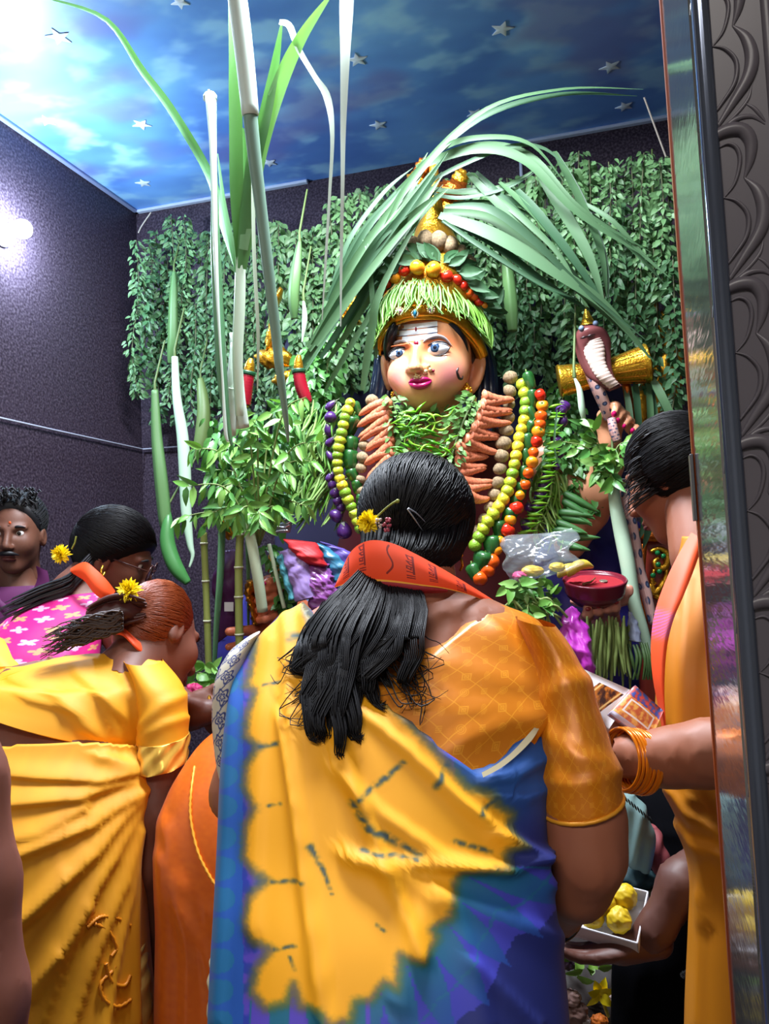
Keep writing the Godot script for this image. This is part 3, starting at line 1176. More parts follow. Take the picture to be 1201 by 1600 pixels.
func idol_arms(t: Node3D) -> void:
	var skin := mat("statue arm paint", rgb8(216, 150, 112), 0.34)
	var brown := mat("statue shaded arm paint", rgb8(168, 92, 58), 0.4)
	var nail := mat("nail paint", rgb8(196, 20, 96), 0.2)
	# right upper arm, hanging behind the okra, and the raised forearm with the hand at the cobra
	var fd := field([840, 590, 2.2], [1020, 900, 2.62], 0.0062)
	fd.chain(pp([[850, 720, 2.55], [905, 775, 2.50], [938, 770, 2.46], [950, 720, 2.42], [952, 690, 2.38]]), [0.07, 0.062, 0.052, 0.044, 0.034], 0.03)
	fd.chain(pp([[890, 850, 2.52], [922, 800, 2.50], [938, 770, 2.46]]), [0.05, 0.055, 0.05], 0.02)
	fd.ell(P(952, 668, 2.37), cam_b, Vector3(0.040, 0.036, 0.024), 0.02)
	finger(fd, [[938, 664, 2.365], [940, 648, 2.34], [950, 636, 2.32], [961, 632, 2.30]], 0.0145, 0.0105, 0.008)
	finger(fd, [[966, 655, 2.36], [969, 641, 2.33], [964, 634, 2.305], [959, 645, 2.288]], 0.0125, 0.0098, 0.006)
	finger(fd, [[974, 662, 2.36], [978, 648, 2.335], [972, 645, 2.31], [965, 655, 2.295]], 0.0120, 0.0094, 0.006)
	finger(fd, [[982, 672, 2.36], [986, 659, 2.34], [982, 655, 2.315], [975, 664, 2.305]], 0.0112, 0.0088, 0.006)
	finger(fd, [[986, 684, 2.365], [995, 672, 2.345], [994, 668, 2.32], [988, 676, 2.31]], 0.0105, 0.0084, 0.006)
	var mb := MB.new()
	fd.net(mb)
	obj("raised_arm", mb, skin, t)
	for q in [[959, 647, 2.276, 4.2], [965, 657, 2.284, 3.6], [975, 666, 2.294, 3.2], [988, 673, 2.30, 3.8], [942, 642, 2.322, 4.0]]:
		mb = MB.new()
		disc(mb, P(q[0], q[1], q[2]), cam_b.x, (cam_b.y + cam_b.z * 0.3).normalized(), (cam_b.z - cam_b.y * 0.3).normalized(), px(q[3], 2.3), px(q[3] * 1.25, 2.3), 0.004, 14)
		obj("finger_nail", mb, nail, t)
	# lower hand under the bowl: four finger tips in front, thumb right
	fd = field([860, 880, 2.02], [1010, 1010, 2.5], 0.005)
	fd.chain(pp([[960, 1000, 2.52], [945, 965, 2.36], [932, 940, 2.28]]), [0.045, 0.038, 0.036], 0.02)
	fd.ell(P(930, 940, 2.27), cam_b, Vector3(0.072, 0.02, 0.05), 0.02)
	for k in 4:
		var x: float = [917.0, 934.0, 948.5, 961.0][k]
		var y: float = [952.0, 947.0, 943.0, 941.0][k]
		finger(fd, [[x - 3, y + 12, 2.24], [x - 2, y + 14, 2.20], [x, y + 8, 2.165], [x + 1, y - 2, 2.155]], 0.0155, 0.0125, 0.006)
	finger(fd, [[955, 945, 2.27], [975, 936, 2.25], [984, 926, 2.24], [983, 919, 2.235]], 0.018, 0.014, 0.008)
	mb = MB.new()
	fd.net(mb)
	obj("bowl_hand", mb, mat("statue lower hand paint", rgb8(206, 140, 118), 0.34), t)
	for k in 4:
		var x: float = [918.5, 935.0, 949.5, 962.0][k]
		var y: float = [947.5, 943.5, 939.5, 937.0][k]
		mb = MB.new()
		disc(mb, P(x, y + 4.0, 2.1425), cam_b.x, (cam_b.y - cam_b.z * 0.2).normalized(), cam_b.z, px(4.6, 2.15), px(3.2, 2.15), 0.003, 14)
		obj("finger_nail", mb, mat("dark red nail", rgb8(140, 40, 40), 0.25), t)
	# left fist round the stalks, with a rosy wrist and golden bangles, and the open fingers below it
	fd = field([330, 880, 2.0], [520, 1040, 2.5], 0.0048)
	fd.chain(pp([[500, 1000, 2.5], [460, 960, 2.4], [430, 940, 2.33]]), [0.06, 0.05, 0.044], 0.02)
	fd.ell(P(422, 935, 2.30), cam_b, Vector3(0.05, 0.068, 0.04), 0.02)
	for k in 4:
		var y := 921.0 + k * 15.0
		finger(fd, [[436, y - 2, 2.285], [428, y - 3, 2.245], [414, y + 1, 2.228], [402, y + 3, 2.246]], 0.0135, 0.0115, 0.005)
	finger(fd, [[438, 918, 2.29], [432, 910, 2.25], [420, 910, 2.232], [409, 914, 2.228]], 0.0145, 0.011, 0.006)
	finger(fd, [[420, 984, 2.32], [395, 985, 2.27], [376, 986, 2.24], [358, 987, 2.225]], 0.0175, 0.0125, 0.006)
	finger(fd, [[420, 1000, 2.32], [392, 1004, 2.28], [374, 1008, 2.255], [357, 1011, 2.24]], 0.0165, 0.0105, 0.006)
	fd.chain(pp([[420, 984, 2.32], [470, 985, 2.38], [505, 995, 2.45]]), [0.03, 0.04, 0.05], 0.02)
	mb = MB.new()
	fd.net(mb)
	obj("fist_hand", mb, mat("statue fist paint", rgb8(204, 112, 78), 0.36), t)
	mb = MB.new()
	disc(mb, P(410, 912, 2.211), cam_b.x, cam_b.y, cam_b.z, px(6, 2.2), px(4, 2.2), 0.004, 14)
	obj("finger_nail", mb, nail, t)
	mb = MB.new()
	loft(mb, [[388, 905, 414, 903, 2.31, 0.09, 0.02], [386, 925, 406, 925, 2.31, 0.088, 0.02], [393, 945, 409, 945, 2.31, 0.085, 0.02], [398, 970, 412, 972, 2.31, 0.08, 0.02]], 26, 24, func(u, v, x, y): return 0.006 * sin(v * 34.0) * sin(u * 40.0))
	obj("golden_handle", mb, gold("deep gold", Color(0.72, 0.45, 0.12), 0.3), t)
	mb = MB.new()
	for k in 5:
		var c := P(446 + k * 1.0, 918 + k * 14, 2.262 + k * 0.006)
		ball(mb, c, Vector3(0.022, 0.017, 0.02), cam_b, 12, 8)
	obj("red_palm_paint", mb, mat("red palm", rgb8(158, 20, 34), 0.35), t)

func throne() -> void:
	var t := thing("throne", "gilded red throne with scroll carving and green stones behind the statue", "throne", P(840, 1200, 2.95))
	var g := gold()
	var red := mat("throne red", rgb8(128, 40, 26), 0.4)
	var mb := MB.new()
	# arm panel on the right
	mb = MB.new()
	loft(mb, [[1000, 838, 1110, 838, 2.45, 0.03, 0.05], [1000, 1000, 1110, 1000, 2.45, 0.03, 0.05], [1000, 1200, 1115, 1200, 2.45, 0.03, 0.05]], 20, 8, null, null, 0.4)
	obj("arm_panel", mb, red, t)
	mb = MB.new()
	loft(mb, [[996, 826, 1112, 822, 2.44, 0.05, 0.05], [994, 838, 1114, 834, 2.44, 0.055, 0.05], [998, 846, 1112, 842, 2.44, 0.045, 0.05]], 20, 8, null, null, 0.4)
	tube(mb, curve(pp([[1006, 850, 2.40], [1003, 900, 2.40], [1006, 960, 2.40], [1012, 1030, 2.40]]), 14), 0.009, 8)
	obj("arm_rail", mb, gold("orange gold", Color(0.7, 0.36, 0.12), 0.32), t)
	mb = MB.new()
	for s in [[[1016, 862], [1030, 857], [1042, 866], [1040, 884], [1028, 888], [1022, 878], [1030, 872]], [[1041, 880], [1040, 902], [1030, 920], [1020, 926], [1016, 916], [1024, 910]], [[1022, 890], [1018, 910], [1024, 930], [1036, 936], [1044, 950], [1036, 968], [1024, 972]]]:
		tube(mb, curve(pp(s.map(func(q): return [q[0], q[1], 2.412])), 24), [0.005, 0.009, 0.011, 0.009, 0.005], 8)
	obj("arm_scroll", mb, g, t)
	mb = MB.new()
	for q in [[1027, 864], [1036, 869], [1028, 882], [1030, 893], [1020, 899]]:
		ball(mb, P(q[0], q[1], 2.398), Vector3.ONE * 0.008, Basis(), 10, 8)
	obj("green_stone", mb, mat("green stone", rgb8(16, 112, 58), 0.12), t)
	# gilded figures and finials of the throne's back above and beside the crown
	var spots := [[662, 262, 15, 15], [652, 283, 18, 16], [640, 300, 12, 14], [705, 300, 26, 18], [700, 328, 22, 18], [718, 280, 14, 16], [672, 350, 17, 17], [668, 366, 20, 10]]
	for k in spots.size():
		var s = spots[k]
		mb = MB.new()
		var nn := noise(0.9, 2, FastNoiseLite.TYPE_SIMPLEX_SMOOTH, k)
		var c := P(s[0], s[1], 2.5 + 0.02 * k)
		var first := mb.v.size()
		ball(mb, c, Vector3(px(s[2], 2.5), px(s[3], 2.5), px(s[2], 2.5) * 0.7), cam_b, 20, 14)
		for q in range(first, mb.v.size()):
			var d := mb.v[q] - c
			mb.v[q] = c + d * (1.0 + 0.22 * sin(d.x * 260.0) * sin(d.y * 240.0))
		obj("gilded_ornament", mb, g if k % 3 else gold("orange gold", Color(0.7, 0.36, 0.12), 0.32), t)
	# gilded side pieces that glint between the leaves
	for s in [[425, 520, 8, 30, -15], [432, 470, 6, 22, -20], [430, 560, 30, 16, 0], [446, 590, 20, 10, 20], [545, 480, 20, 18, 0], [548, 500, 16, 6, -20], [1012, 480, 16, 22, 10], [1035, 600, 26, 60, -20], [1040, 520, 16, 30, 10], [1000, 640, 14, 40, 0], [1006, 440, 12, 18, 0], [360, 820, 18, 22, 0], [428, 885, 10, 22, 0]]:
		mb = MB.new()
		var d := 2.72 if s[1] < 700 else 2.42
		var c := P(s[0], s[1], d)
		var first := mb.v.size()
		ball(mb, c, Vector3(px(s[2], d), px(s[3], d), 0.03), Basis(cam_b.z, deg_to_rad(s[4])) * cam_b, 20, 16)
		for q in range(first, mb.v.size()):
			var w := mb.v[q] - c
			mb.v[q] = c + w * (1.0 + 0.2 * sin(w.x * 190.0) * sin(w.y * 170.0))
		obj("gilded_ornament", mb, g, t)
	# the back panel of the throne: dark carved board
	mb = MB.new()
	loft(mb, [[600, 300, 740, 290, 3.14, 0.02, 0.03], [500, 420, 900, 400, 3.12, 0.03, 0.03], [440, 560, 990, 540, 3.1, 0.03, 0.03], [430, 760, 1010, 740, 3.08, 0.03, 0.03], [430, 1000, 1010, 1000, 3.08, 0.03, 0.03]], 40, 24, null, null, 0.5)
	obj("back_board", mb, mat("dark blue velvet", rgb8(30, 28, 62), 0.8), t)

# ---------------------------------------------------------------- vegetables
var unit := {}

func veg_meshes() -> void:
	var mb := MB.new()
	for k in 2:
		mb = MB.new()
		var prof := []
		for q in 16:
			var s := q / 15.0
			var r := 0.105 * pow(1.0 - s * 0.8, 0.62) * (1.0 if s > 0.04 else 0.6) * (1.0 if s < 0.9 else 0.7) * (1.0 + 0.05 * sin(q * 2.3 + k * 2.0))
			if q == 15:
				r = 0.004
			prof.append([maxf(r, 0.004) if q > 0 else 0.02, s])
		lathe(mb, prof, 10)
		for q in mb.v.size():
			mb.v[q].x += 0.05 * sin(mb.v[q].y * 3.0 + k * 1.7)
		unit["carrot%d" % k] = mb.mesh()
	for k in 3:
		mb = MB.new()
		ball(mb, Vector3.ZERO, Vector3(1.0, 0.86, 0.85), Basis(), 18, 12)
		var n := noise(0.55, 3, FastNoiseLite.TYPE_SIMPLEX_SMOOTH, 30 + k)
		for q in mb.v.size():
			mb.v[q] *= 1.0 + 0.2 * n.get_noise_3dv(mb.v[q])
		unit["potato%d" % k] = mb.mesh()
	mb = MB.new()
	lathe(mb, [[0.01, -1.08], [0.16, -1.04], [0.3, -0.96], [0.62, -0.76], [0.88, -0.42], [1.0, 0.0], [0.9, 0.4], [0.64, 0.75], [0.34, 0.94], [0.17, 1.05], [0.12, 1.15], [0.01, 1.17]], 16)
	unit["lemon"] = mb.mesh()
	mb = MB.new()
	lathe(mb, [[0.02, -0.8], [0.4, -0.82], [0.75, -0.66], [0.96, -0.3], [1.0, 0.05], [0.9, 0.45], [0.62, 0.72], [0.3, 0.78], [0.08, 0.7], [0.01, 0.68]], 20, Transform3D(), 5, 0.05)
	unit["tomato"] = mb.mesh()
	mb = MB.new()
	for k in 5:
		var a := TAU * k / 5
		var d := Vector3(cos(a), 0, sin(a))
		strap(mb, [Vector3(0, 0.7, 0), d * 0.25 + Vector3(0, 0.79, 0), d * 0.5 + Vector3(0, 0.77, 0)], [0.14, 0.16, 0.02], Vector3.UP)
	tube(mb, [Vector3(0, 0.68, 0), Vector3(0.03, 0.9, 0.02)], 0.06, 6)
	unit["calyx"] = mb.mesh()
	mb = MB.new()
	lathe(mb, [[0.05, -1.1], [0.35, -1.12], [0.62, -0.98], [0.78, -0.6], [0.92, -0.1], [1.0, 0.4], [0.95, 0.72], [0.7, 0.95], [0.35, 0.98], [0.12, 0.88], [0.01, 0.86]], 24, Transform3D(), 4, 0.13)
	unit["pepper"] = mb.mesh()
	mb = MB.new()
	tube(mb, [Vector3(0, 0.86, 0), Vector3(0.02, 1.1, 0), Vector3(0.1, 1.32, 0)], [0.2, 0.1, 0.12], 8)
	unit["pepper_stem"] = mb.mesh()
	mb = MB.new()
	lathe(mb, [[0.01, -1.0], [0.35, -0.97], [0.68, -0.8], [0.88, -0.5], [0.92, -0.15], [0.8, 0.25], [0.6, 0.6], [0.42, 0.82], [0.3, 0.92], [0.01, 0.95]], 18)
	unit["eggplant"] = mb.mesh()
	mb = MB.new()
	for k in 5:
		var a := TAU * k / 5
		var d := Vector3(cos(a), 0, sin(a))
		strap(mb, [Vector3(0, 0.98, 0), d * 0.42 + Vector3(0, 0.86, 0), d * 0.72 + Vector3(0, 0.5, 0)], [0.36, 0.4, 0.04], (d + Vector3.UP * 0.6).normalized(), -0.1)
	tube(mb, [Vector3(0, 0.9, 0), Vector3(0.04, 1.25, 0), Vector3(0.16, 1.5, 0)], [0.16, 0.1, 0.12], 7)
	unit["eggplant_cap"] = mb.mesh()
	for k in 3:
		mb = MB.new()
		var pts := []
		for q in 9:
			var s := q / 8.0
			pts.append(Vector3(0.12 * sin(s * (2.0 + k)) * (k - 0.6), s, 0.06 * sin(s * 4.0 + k)))
		tube(mb, pts, [0.012, 0.02, 0.07, 0.085, 0.08, 0.065, 0.045, 0.025, 0.004], 7)
		unit["chili%d" % k] = mb.mesh()
	for k in 4:
		mb = MB.new()
		var pts := []
		for q in 9:
			var s := q / 8.0
			pts.append(Vector3((0.05 + 0.05 * k) * sin(s * PI) * (1 if k % 2 else -1), s, 0.04 * sin(s * 5.0 + k)))
		tube(mb, pts, [0.012, 0.028, 0.036, 0.038, 0.038, 0.037, 0.034, 0.026, 0.006], 5)
		unit["bean%d" % k] = mb.mesh()
	mb = MB.new()
	lathe(mb, [[0.002, 0.0], [0.035, 0.01], [0.06, 0.04], [0.078, 0.12], [0.085, 0.3], [0.075, 0.55], [0.05, 0.8], [0.02, 0.95], [0.002, 1.0]], 10, Transform3D(), 5, 0.16)
	unit["okra"] = mb.mesh()
	for k in 4:
		unit["leaf%d" % k] = leaf_mesh([0.42, 0.5, 0.36, 0.46][k], [0.1, 0.35, 0.5, -0.15][k], 0.1 + 0.05 * k, 4)
		unit["small%d" % k] = leaf_mesh([0.55, 0.62, 0.5, 0.58][k], [0.1, 0.3, 0.45, -0.15][k], 0.1, 3)

func vm(key: String, col: Color, rough := 0.4, rim := 0.0) -> StandardMaterial3D:
	var m := mat(key, col, rough)
	if rim > 0.0 and not m.rim_enabled:
		m.rim_enabled = true
		m.rim = rim
	return m

func turned(p: Vector3, dir: Vector3, face: Vector3, s: Vector3) -> Transform3D:
	return Transform3D(aim(dir, face) * Basis.from_scale(s), p)

# image direction (x right, y down) to a world direction, leaning out by z
func way(x: float, y: float, z := 0.0) -> Vector3:
	return (cam_b.x * x - cam_b.y * y + cam_b.z * z).normalized()

func one(called: String, shape: String, m: Material, t: Transform3D, label: String, cat: String, group := "") -> MeshInstance3D:
	var o := put(called, unit[shape], m, t)
	tag(o, label, cat, group)
	return o

# a whole vegetable with a second piece (cap, stem, calyx): root mesh plus child
func two(called: String, shape: String, m: Material, cap: String, cm: Material, t: Transform3D, label: String, cat: String, capname: String, group := "") -> Node3D:
	var r := thing(called, label, cat, t.origin, group)
	r.basis = t.basis
	var a := MeshInstance3D.new()
	a.name = "body"
	a.mesh = unit[shape]
	a.material_override = m
	r.add_child(a)
	var b := MeshInstance3D.new()
	b.name = capname
	b.mesh = unit[cap]
	b.material_override = cm
	r.add_child(b)
	return r

func along(list: Array, n: int) -> Array:
	# n evenly spread points on a drawn curve of [x, y, depth]
	var v := []
	for q in list:
		v.append(Vector3(q[0], q[1], q[2]))
	var c := curve(v, 80)
	var acc := [0.0]
	for k in range(1, 80):
		acc.append(acc[k - 1] + Vector2(c[k].x - c[k - 1].x, c[k].y - c[k - 1].y).length())
	var out := []
	for k in n:
		var want: float = acc[79] * k / maxi(n - 1, 1)
		var q := 0
		while q < 78 and acc[q + 1] < want:
			q += 1
		out.append(c[q].lerp(c[q + 1], clampf((want - acc[q]) / maxf(acc[q + 1] - acc[q], 1e-5), 0, 1)))
	return out

func vegetables() -> void:
	veg_meshes()
	var carrot := mat("carrot skin", Color.WHITE, 0.55)
	carrot.albedo_texture = noise_tex(128, 0.05, [rgb8(196, 98, 64), rgb8(214, 122, 86), rgb8(222, 140, 104)], [0.2, 0.5, 0.85])
	carrot.uv1_scale = Vector3(1, 4, 1)
	# carrots: thick end inwards, tip outwards
	var left := [[613, 628, 560, 650], [613, 636, 558, 658], [613, 645, 557, 668], [613, 655, 557, 679], [616, 664, 562, 690], [617, 674, 566, 698], [617, 685, 570, 706], [618, 696, 567, 722], [618, 707, 568, 726], [616, 717, 570, 742], [612, 726, 572, 752]]
	for k in left.size():
		var s = left[k]
		one("carrot", "carrot%d" % (k % 2), carrot, line_t(s, 2.285 - 0.001 * k, 0.155), "orange carrot, %s from the top in the stack left of the green chillies" % nth(k), "carrot", "carrots round the statue's neck")
	var right := [[752, 617, 803, 622], [750, 625, 804, 630], [748, 633, 801, 640], [745, 641, 800, 650], [742, 650, 800, 660], [740, 658, 786, 668], [736, 666, 781, 680], [732, 675, 779, 690], [724, 682, 782, 708], [712, 692, 766, 709], [711, 703, 764, 713], [710, 713, 762, 719], [710, 723, 761, 727], [711, 735, 760, 737], [712, 747, 772, 751], [722, 760, 770, 764], [730, 772, 766, 778]]
	for k in right.size():
		var s = right[k]
		one("carrot", "carrot%d" % (k % 2), carrot, line_t(s, 2.27 - 0.0005 * k, 0.158), "orange carrot, %s from the top in the stack right of the green chillies" % nth(k), "carrot", "carrots round the statue's neck")
	# potatoes
	var pot := mat("potato skin", Color.WHITE, 0.85)
	pot.albedo_texture = noise_tex(128, 0.06, [rgb8(112, 92, 66), rgb8(146, 124, 92), rgb8(164, 142, 110)], [0.2, 0.5, 0.85])
	pot.uv1_triplanar = true
	pot.uv1_scale = Vector3(0.4, 0.4, 0.4)
	var rows := [["in the column left of the carrots", along([[581, 626, 2.33], [574, 660, 2.32], [569, 700, 2.31], [563, 740, 2.31], [566, 775, 2.31], [578, 800, 2.31]], 11), 10.0], ["in the column right of the carrots", along([[797, 590, 2.35], [795, 630, 2.32], [790, 670, 2.30], [783, 712, 2.29], [776, 760, 2.29], [762, 800, 2.29], [748, 830, 2.29]], 13), 11.5], ["in the arc at the top of the crown", along([[646, 383, 2.33], [664, 375, 2.32], [685, 377, 2.322], [704, 385, 2.33], [719, 398, 2.345], [729, 414, 2.36]], 6), 11.0]]
	for row in rows:
		for k in row[1].size():
			var p: Vector3 = row[1][k]
			var r := px(row[2] * rr(0.88, 1.12), p.z)
			var b := Basis(Vector3(rr(-1, 1), rr(-1, 1), rr(-1, 1)).normalized(), rr(0, 1.0)) * cam_b
			if row[2] == 11.0:
				b = Basis(cam_b.z, PI / 2 - 0.12 * (k - 2)) * cam_b
				r *= 1.35
			one("potato", "potato%d" % (k % 3), pot, Transform3D(b * Basis.from_scale(Vector3.ONE * r), P(p.x, p.y, p.z)), "brown potato, %s from the %s %s" % [nth(k), "left" if row[2] == 11.0 else "top", row[0]], "potato", "potatoes strung on the statue")
	# lemons and limes
	var lemon := [vm("lemon skin", rgb8(214, 196, 44), 0.42), vm("yellow green lime skin", rgb8(168, 184, 40), 0.42), vm("lime skin", rgb8(118, 158, 36), 0.42)]
	var ltex := noise_tex(128, 0.12, [], [], 2, 3.0)
	for m in lemon:
		m.normal_enabled = true
		m.normal_texture = ltex
		m.normal_scale = 0.35
	var lrow := [["left", along([[547, 630, 2.31], [540, 650, 2.305], [533, 680, 2.30], [527, 715, 2.30], [530, 745, 2.30], [540, 772, 2.30], [552, 800, 2.30], [562, 825, 2.30]], 18), [1, 1, 2, 1, 2, 1, 1, 2, 1, 1, 0, 0, 2, 1, 2, 1, 1, 2]], ["right", along([[816, 601, 2.33], [821, 622, 2.315], [820, 650, 2.305], [812, 680, 2.295], [806, 712, 2.285], [801, 738, 2.28], [793, 766, 2.275], [780, 790, 2.27], [764, 812, 2.265], [752, 832, 2.265], [742, 852, 2.265]], 20), [1, 1, 2, 2, 0, 0, 0, 0, 0, 1, 2, 1, 1, 0, 0, 1, 1, 1, 2, 2]]]
	for row in lrow:
		for k in row[1].size():
			var p: Vector3 = row[1][k]
			var r := px((9.2 if row[0] == "left" else 10.2) * rr(0.92, 1.08), p.z)
			if row[0] == "right" and k > 13:
				r *= 1.1
			one("lemon" if row[2][k] == 0 else "lime", "lemon", lemon[row[2][k]], Transform3D(Basis(Vector3(rr(-1, 1), rr(-1, 1), rr(-1, 1)).normalized(), rr(0, 3)) * Basis.from_scale(Vector3(r, r * 0.97, r)), P(p.x, p.y, p.z)), "%s, %s from the top in the string %s of the carrots" % [["yellow lemon", "yellowish green lime", "green lime"][row[2][k]], nth(k), row[0]], "lemon" if row[2][k] == 0 else "lime", "lemons and limes strung round the statue's neck")
	# green peppers
	var pepper := vm("green pepper skin", rgb8(24, 84, 28), 0.13)
	pepper.clearcoat_enabled = true
	pepper.clearcoat = 0.6
	var pstem := vm("pepper stem", rgb8(104, 140, 58), 0.5)
	var prow := [["left", [[556, 640, 9, 13], [549, 664, 12, 17], [548, 694, 13, 12], [547, 718, 13, 16], [551, 742, 10, 11], [558, 760, 9, 11], [564, 782, 9, 11]], 2.325], ["right", [[827, 594, 9, 14], [832, 622, 8, 14], [831, 648, 8, 14], [829, 668, 9, 12], [825, 690, 11, 13], [822, 714, 9, 14], [819, 742, 9, 15], [814, 766, 9, 14], [806, 786, 10, 13], [795, 806, 12, 15], [780, 826, 12, 14], [770, 852, 17, 15], [755, 876, 18, 16], [742, 894, 13, 14]], 2.305]]
	for row in prow:
		for k in row[1].size():
			var s = row[1][k]
			var d: float = row[2] - 0.003 * k
			two("green_pepper", "pepper", pepper, "pepper_stem", pstem, Transform3D(Basis(cam_b.z, rr(-0.5, 0.5)) * Basis(cam_b.x, rr(-0.4, 0.6)) * cam_b * Basis.from_scale(Vector3(px(s[2], d), px(s[3], d), px(s[2], d))), P(s[0], s[1], d)), "shiny dark green pepper, %s from the top %s of the carrots" % [nth(k), row[0]], "pepper", "stem", "green peppers strung round the statue's neck")
	# tomatoes
	var tom := [vm("tomato red", rgb8(206, 40, 20), 0.16), vm("tomato orange", rgb8(222, 84, 18), 0.18), vm("tomato yellow orange", rgb8(226, 140, 26), 0.2)]
	var tcal := vm("tomato calyx", rgb8(70, 110, 40), 0.6)
	var trow := [["string right of the limes", "top", [[844, 617, 10, 0], [847, 634, 10, 2], [845, 650, 10, 1], [843, 663, 10, 1], [841, 674, 11, 2], [838, 690, 10, 0], [833, 707, 9, 1], [831, 722, 10, 2], [825, 739, 9, 1], [820, 757, 9, 1], [812, 774, 8, 2], [806, 794, 12, 0], [797, 812, 10, 2], [793, 828, 12, 0], [781, 846, 9, 2], [776, 860, 9, 2], [768, 877, 13, 1], [762, 891, 12, 1], [750, 904, 12, 1]], 2.29], ["arc on the crown", "left", [[588, 468, 8, 1], [597, 452, 8.5, 0], [604, 443, 8.5, 0], [617, 434, 10, 2], [631, 422, 10, 0], [652, 418, 12.5, 2], [677, 421, 13, 2], [697, 432, 11, 0], [713, 438, 9.5, 0], [724, 447, 8.5, 0], [733, 457, 8.5, 1], [741, 463, 8, 1], [748, 471, 8, 0], [756, 477, 6.5, 2]], 2.27]]
	for row in trow:
		for k in row[2].size():
			var s = row[2][k]
			var d: float = row[3] + (0.0 if row[1] == "top" else 0.00075 * absf(s[0] - 665.0)) - (0.002 * k if row[1] == "top" else 0.0)
			var b := Basis(cam_b.z, rr(-1.5, 1.5)) * Basis(cam_b.x, rr(-1.2, 1.2)) * cam_b
			two("tomato", "tomato", tom[s[3]], "calyx", tcal, Transform3D(b * Basis.from_scale(Vector3.ONE * px(s[2], d)), P(s[0], s[1], d)), "%s tomato, %s from the %s in the %s" % [["red", "orange red", "yellowish orange"][s[3]], nth(k), row[1], row[0]], "tomato", "calyx", "tomatoes strung on the statue")
	# small purple eggplants
	var egg := vm("eggplant skin", rgb8(66, 24, 96), 0.14)
	egg.clearcoat_enabled = true
	egg.clearcoat = 0.5
	var cap := vm("eggplant cap", rgb8(84, 92, 70), 0.6)
	var erow := [["left", [[517, 633, 7, 10], [516, 651, 11, 9], [513, 672, 8, 10], [516, 690, 7, 9], [515, 712, 6, 9], [516, 745, 7, 9], [518, 757, 8, 8], [523, 769, 10, 8], [528, 782, 9, 8], [532, 792, 8, 7], [526, 805, 13, 10], [537, 828, 14, 13]], 2.33], ["right", [[882, 633, 8, 9], [878, 640, 10, 10], [880, 657, 8, 9], [868, 687, 10, 10], [872, 707, 8, 9], [868, 728, 7, 7], [853, 745, 8, 11], [848, 759, 9, 9], [845, 771, 12, 8], [838, 790, 11, 8], [826, 792, 8, 7], [821, 820, 10, 10]], 2.31]]
	for row in erow:
		for k in row[1].size():
			var s = row[1][k]
			two("eggplant", "eggplant", egg, "eggplant_cap", cap, Transform3D(Basis(cam_b.z, rr(-0.9, 0.9)) * Basis(cam_b.x, rr(-0.5, 0.5)) * cam_b * Basis.from_scale(Vector3(px(s[2], 2.3), px(s[3] * 1.1, 2.3), px(s[2], 2.3))), P(s[0], s[1], row[2])), "small purple eggplant, %s from the top of the %s row beside the beans" % [nth(k), row[0]], "eggplant", "cap", "small eggplants strung round the statue")
	# green chillies at the throat and beside the tomatoes
	var chi := [vm("chili bright green", rgb8(96, 168, 22), 0.28), vm("chili green", rgb8(64, 132, 26), 0.28), vm("chili pale green", rgb8(132, 186, 52), 0.3)]
	for k in 70:
		var x := rr(632, 698)
		var y := rr(642, 742)
		var a := rr(-0.6, 0.6) + (PI if rng.randf() < 0.5 else 0.0) + rr(-0.5, 0.5)
		one("green_chili", "chili%d" % (k % 3), chi[k % 3], turned(P(x, y, 2.256 - rr(0, 0.02)), way(cos(a), sin(a), rr(-0.3, 0.3)), cam_b.z, Vector3(0.05, 0.048, 0.05)), "bright green chili in the heap at the statue's throat between the carrots", "chili", "green chillies at the throat")
	for k in 34:
		var q: Vector3 = at([Vector3(866, 640, 0), Vector3(862, 680, 0), Vector3(858, 720, 0), Vector3(848, 760, 0), Vector3(836, 800, 0), Vector3(818, 836, 0)], k / 33.0)
		one("green_chili", "chili%d" % (k % 3), chi[2 if k % 3 == 0 else 0], turned(P(q.x - 12 + rr(-2, 2), q.y + rr(-2, 2), 2.30), way(1, rr(-0.25, 0.1), 0.2), cam_b.z, Vector3(0.055, 0.05, 0.055)), "small green chili in the column between the tomatoes and the eggplants", "chili", "green chillies beside the tomatoes")
	beans()
	leaf_collar()

func line_t(s: Array, d: float, thick: float) -> Transform3D:
	var a := P(s[0], s[1], d)
	var b := P(s[2], s[3], d + 0.025)
	var l := (b - a).length()
	return turned(a, b - a, cam_b.z, Vector3(thick * 1.15, l, thick * 1.15))

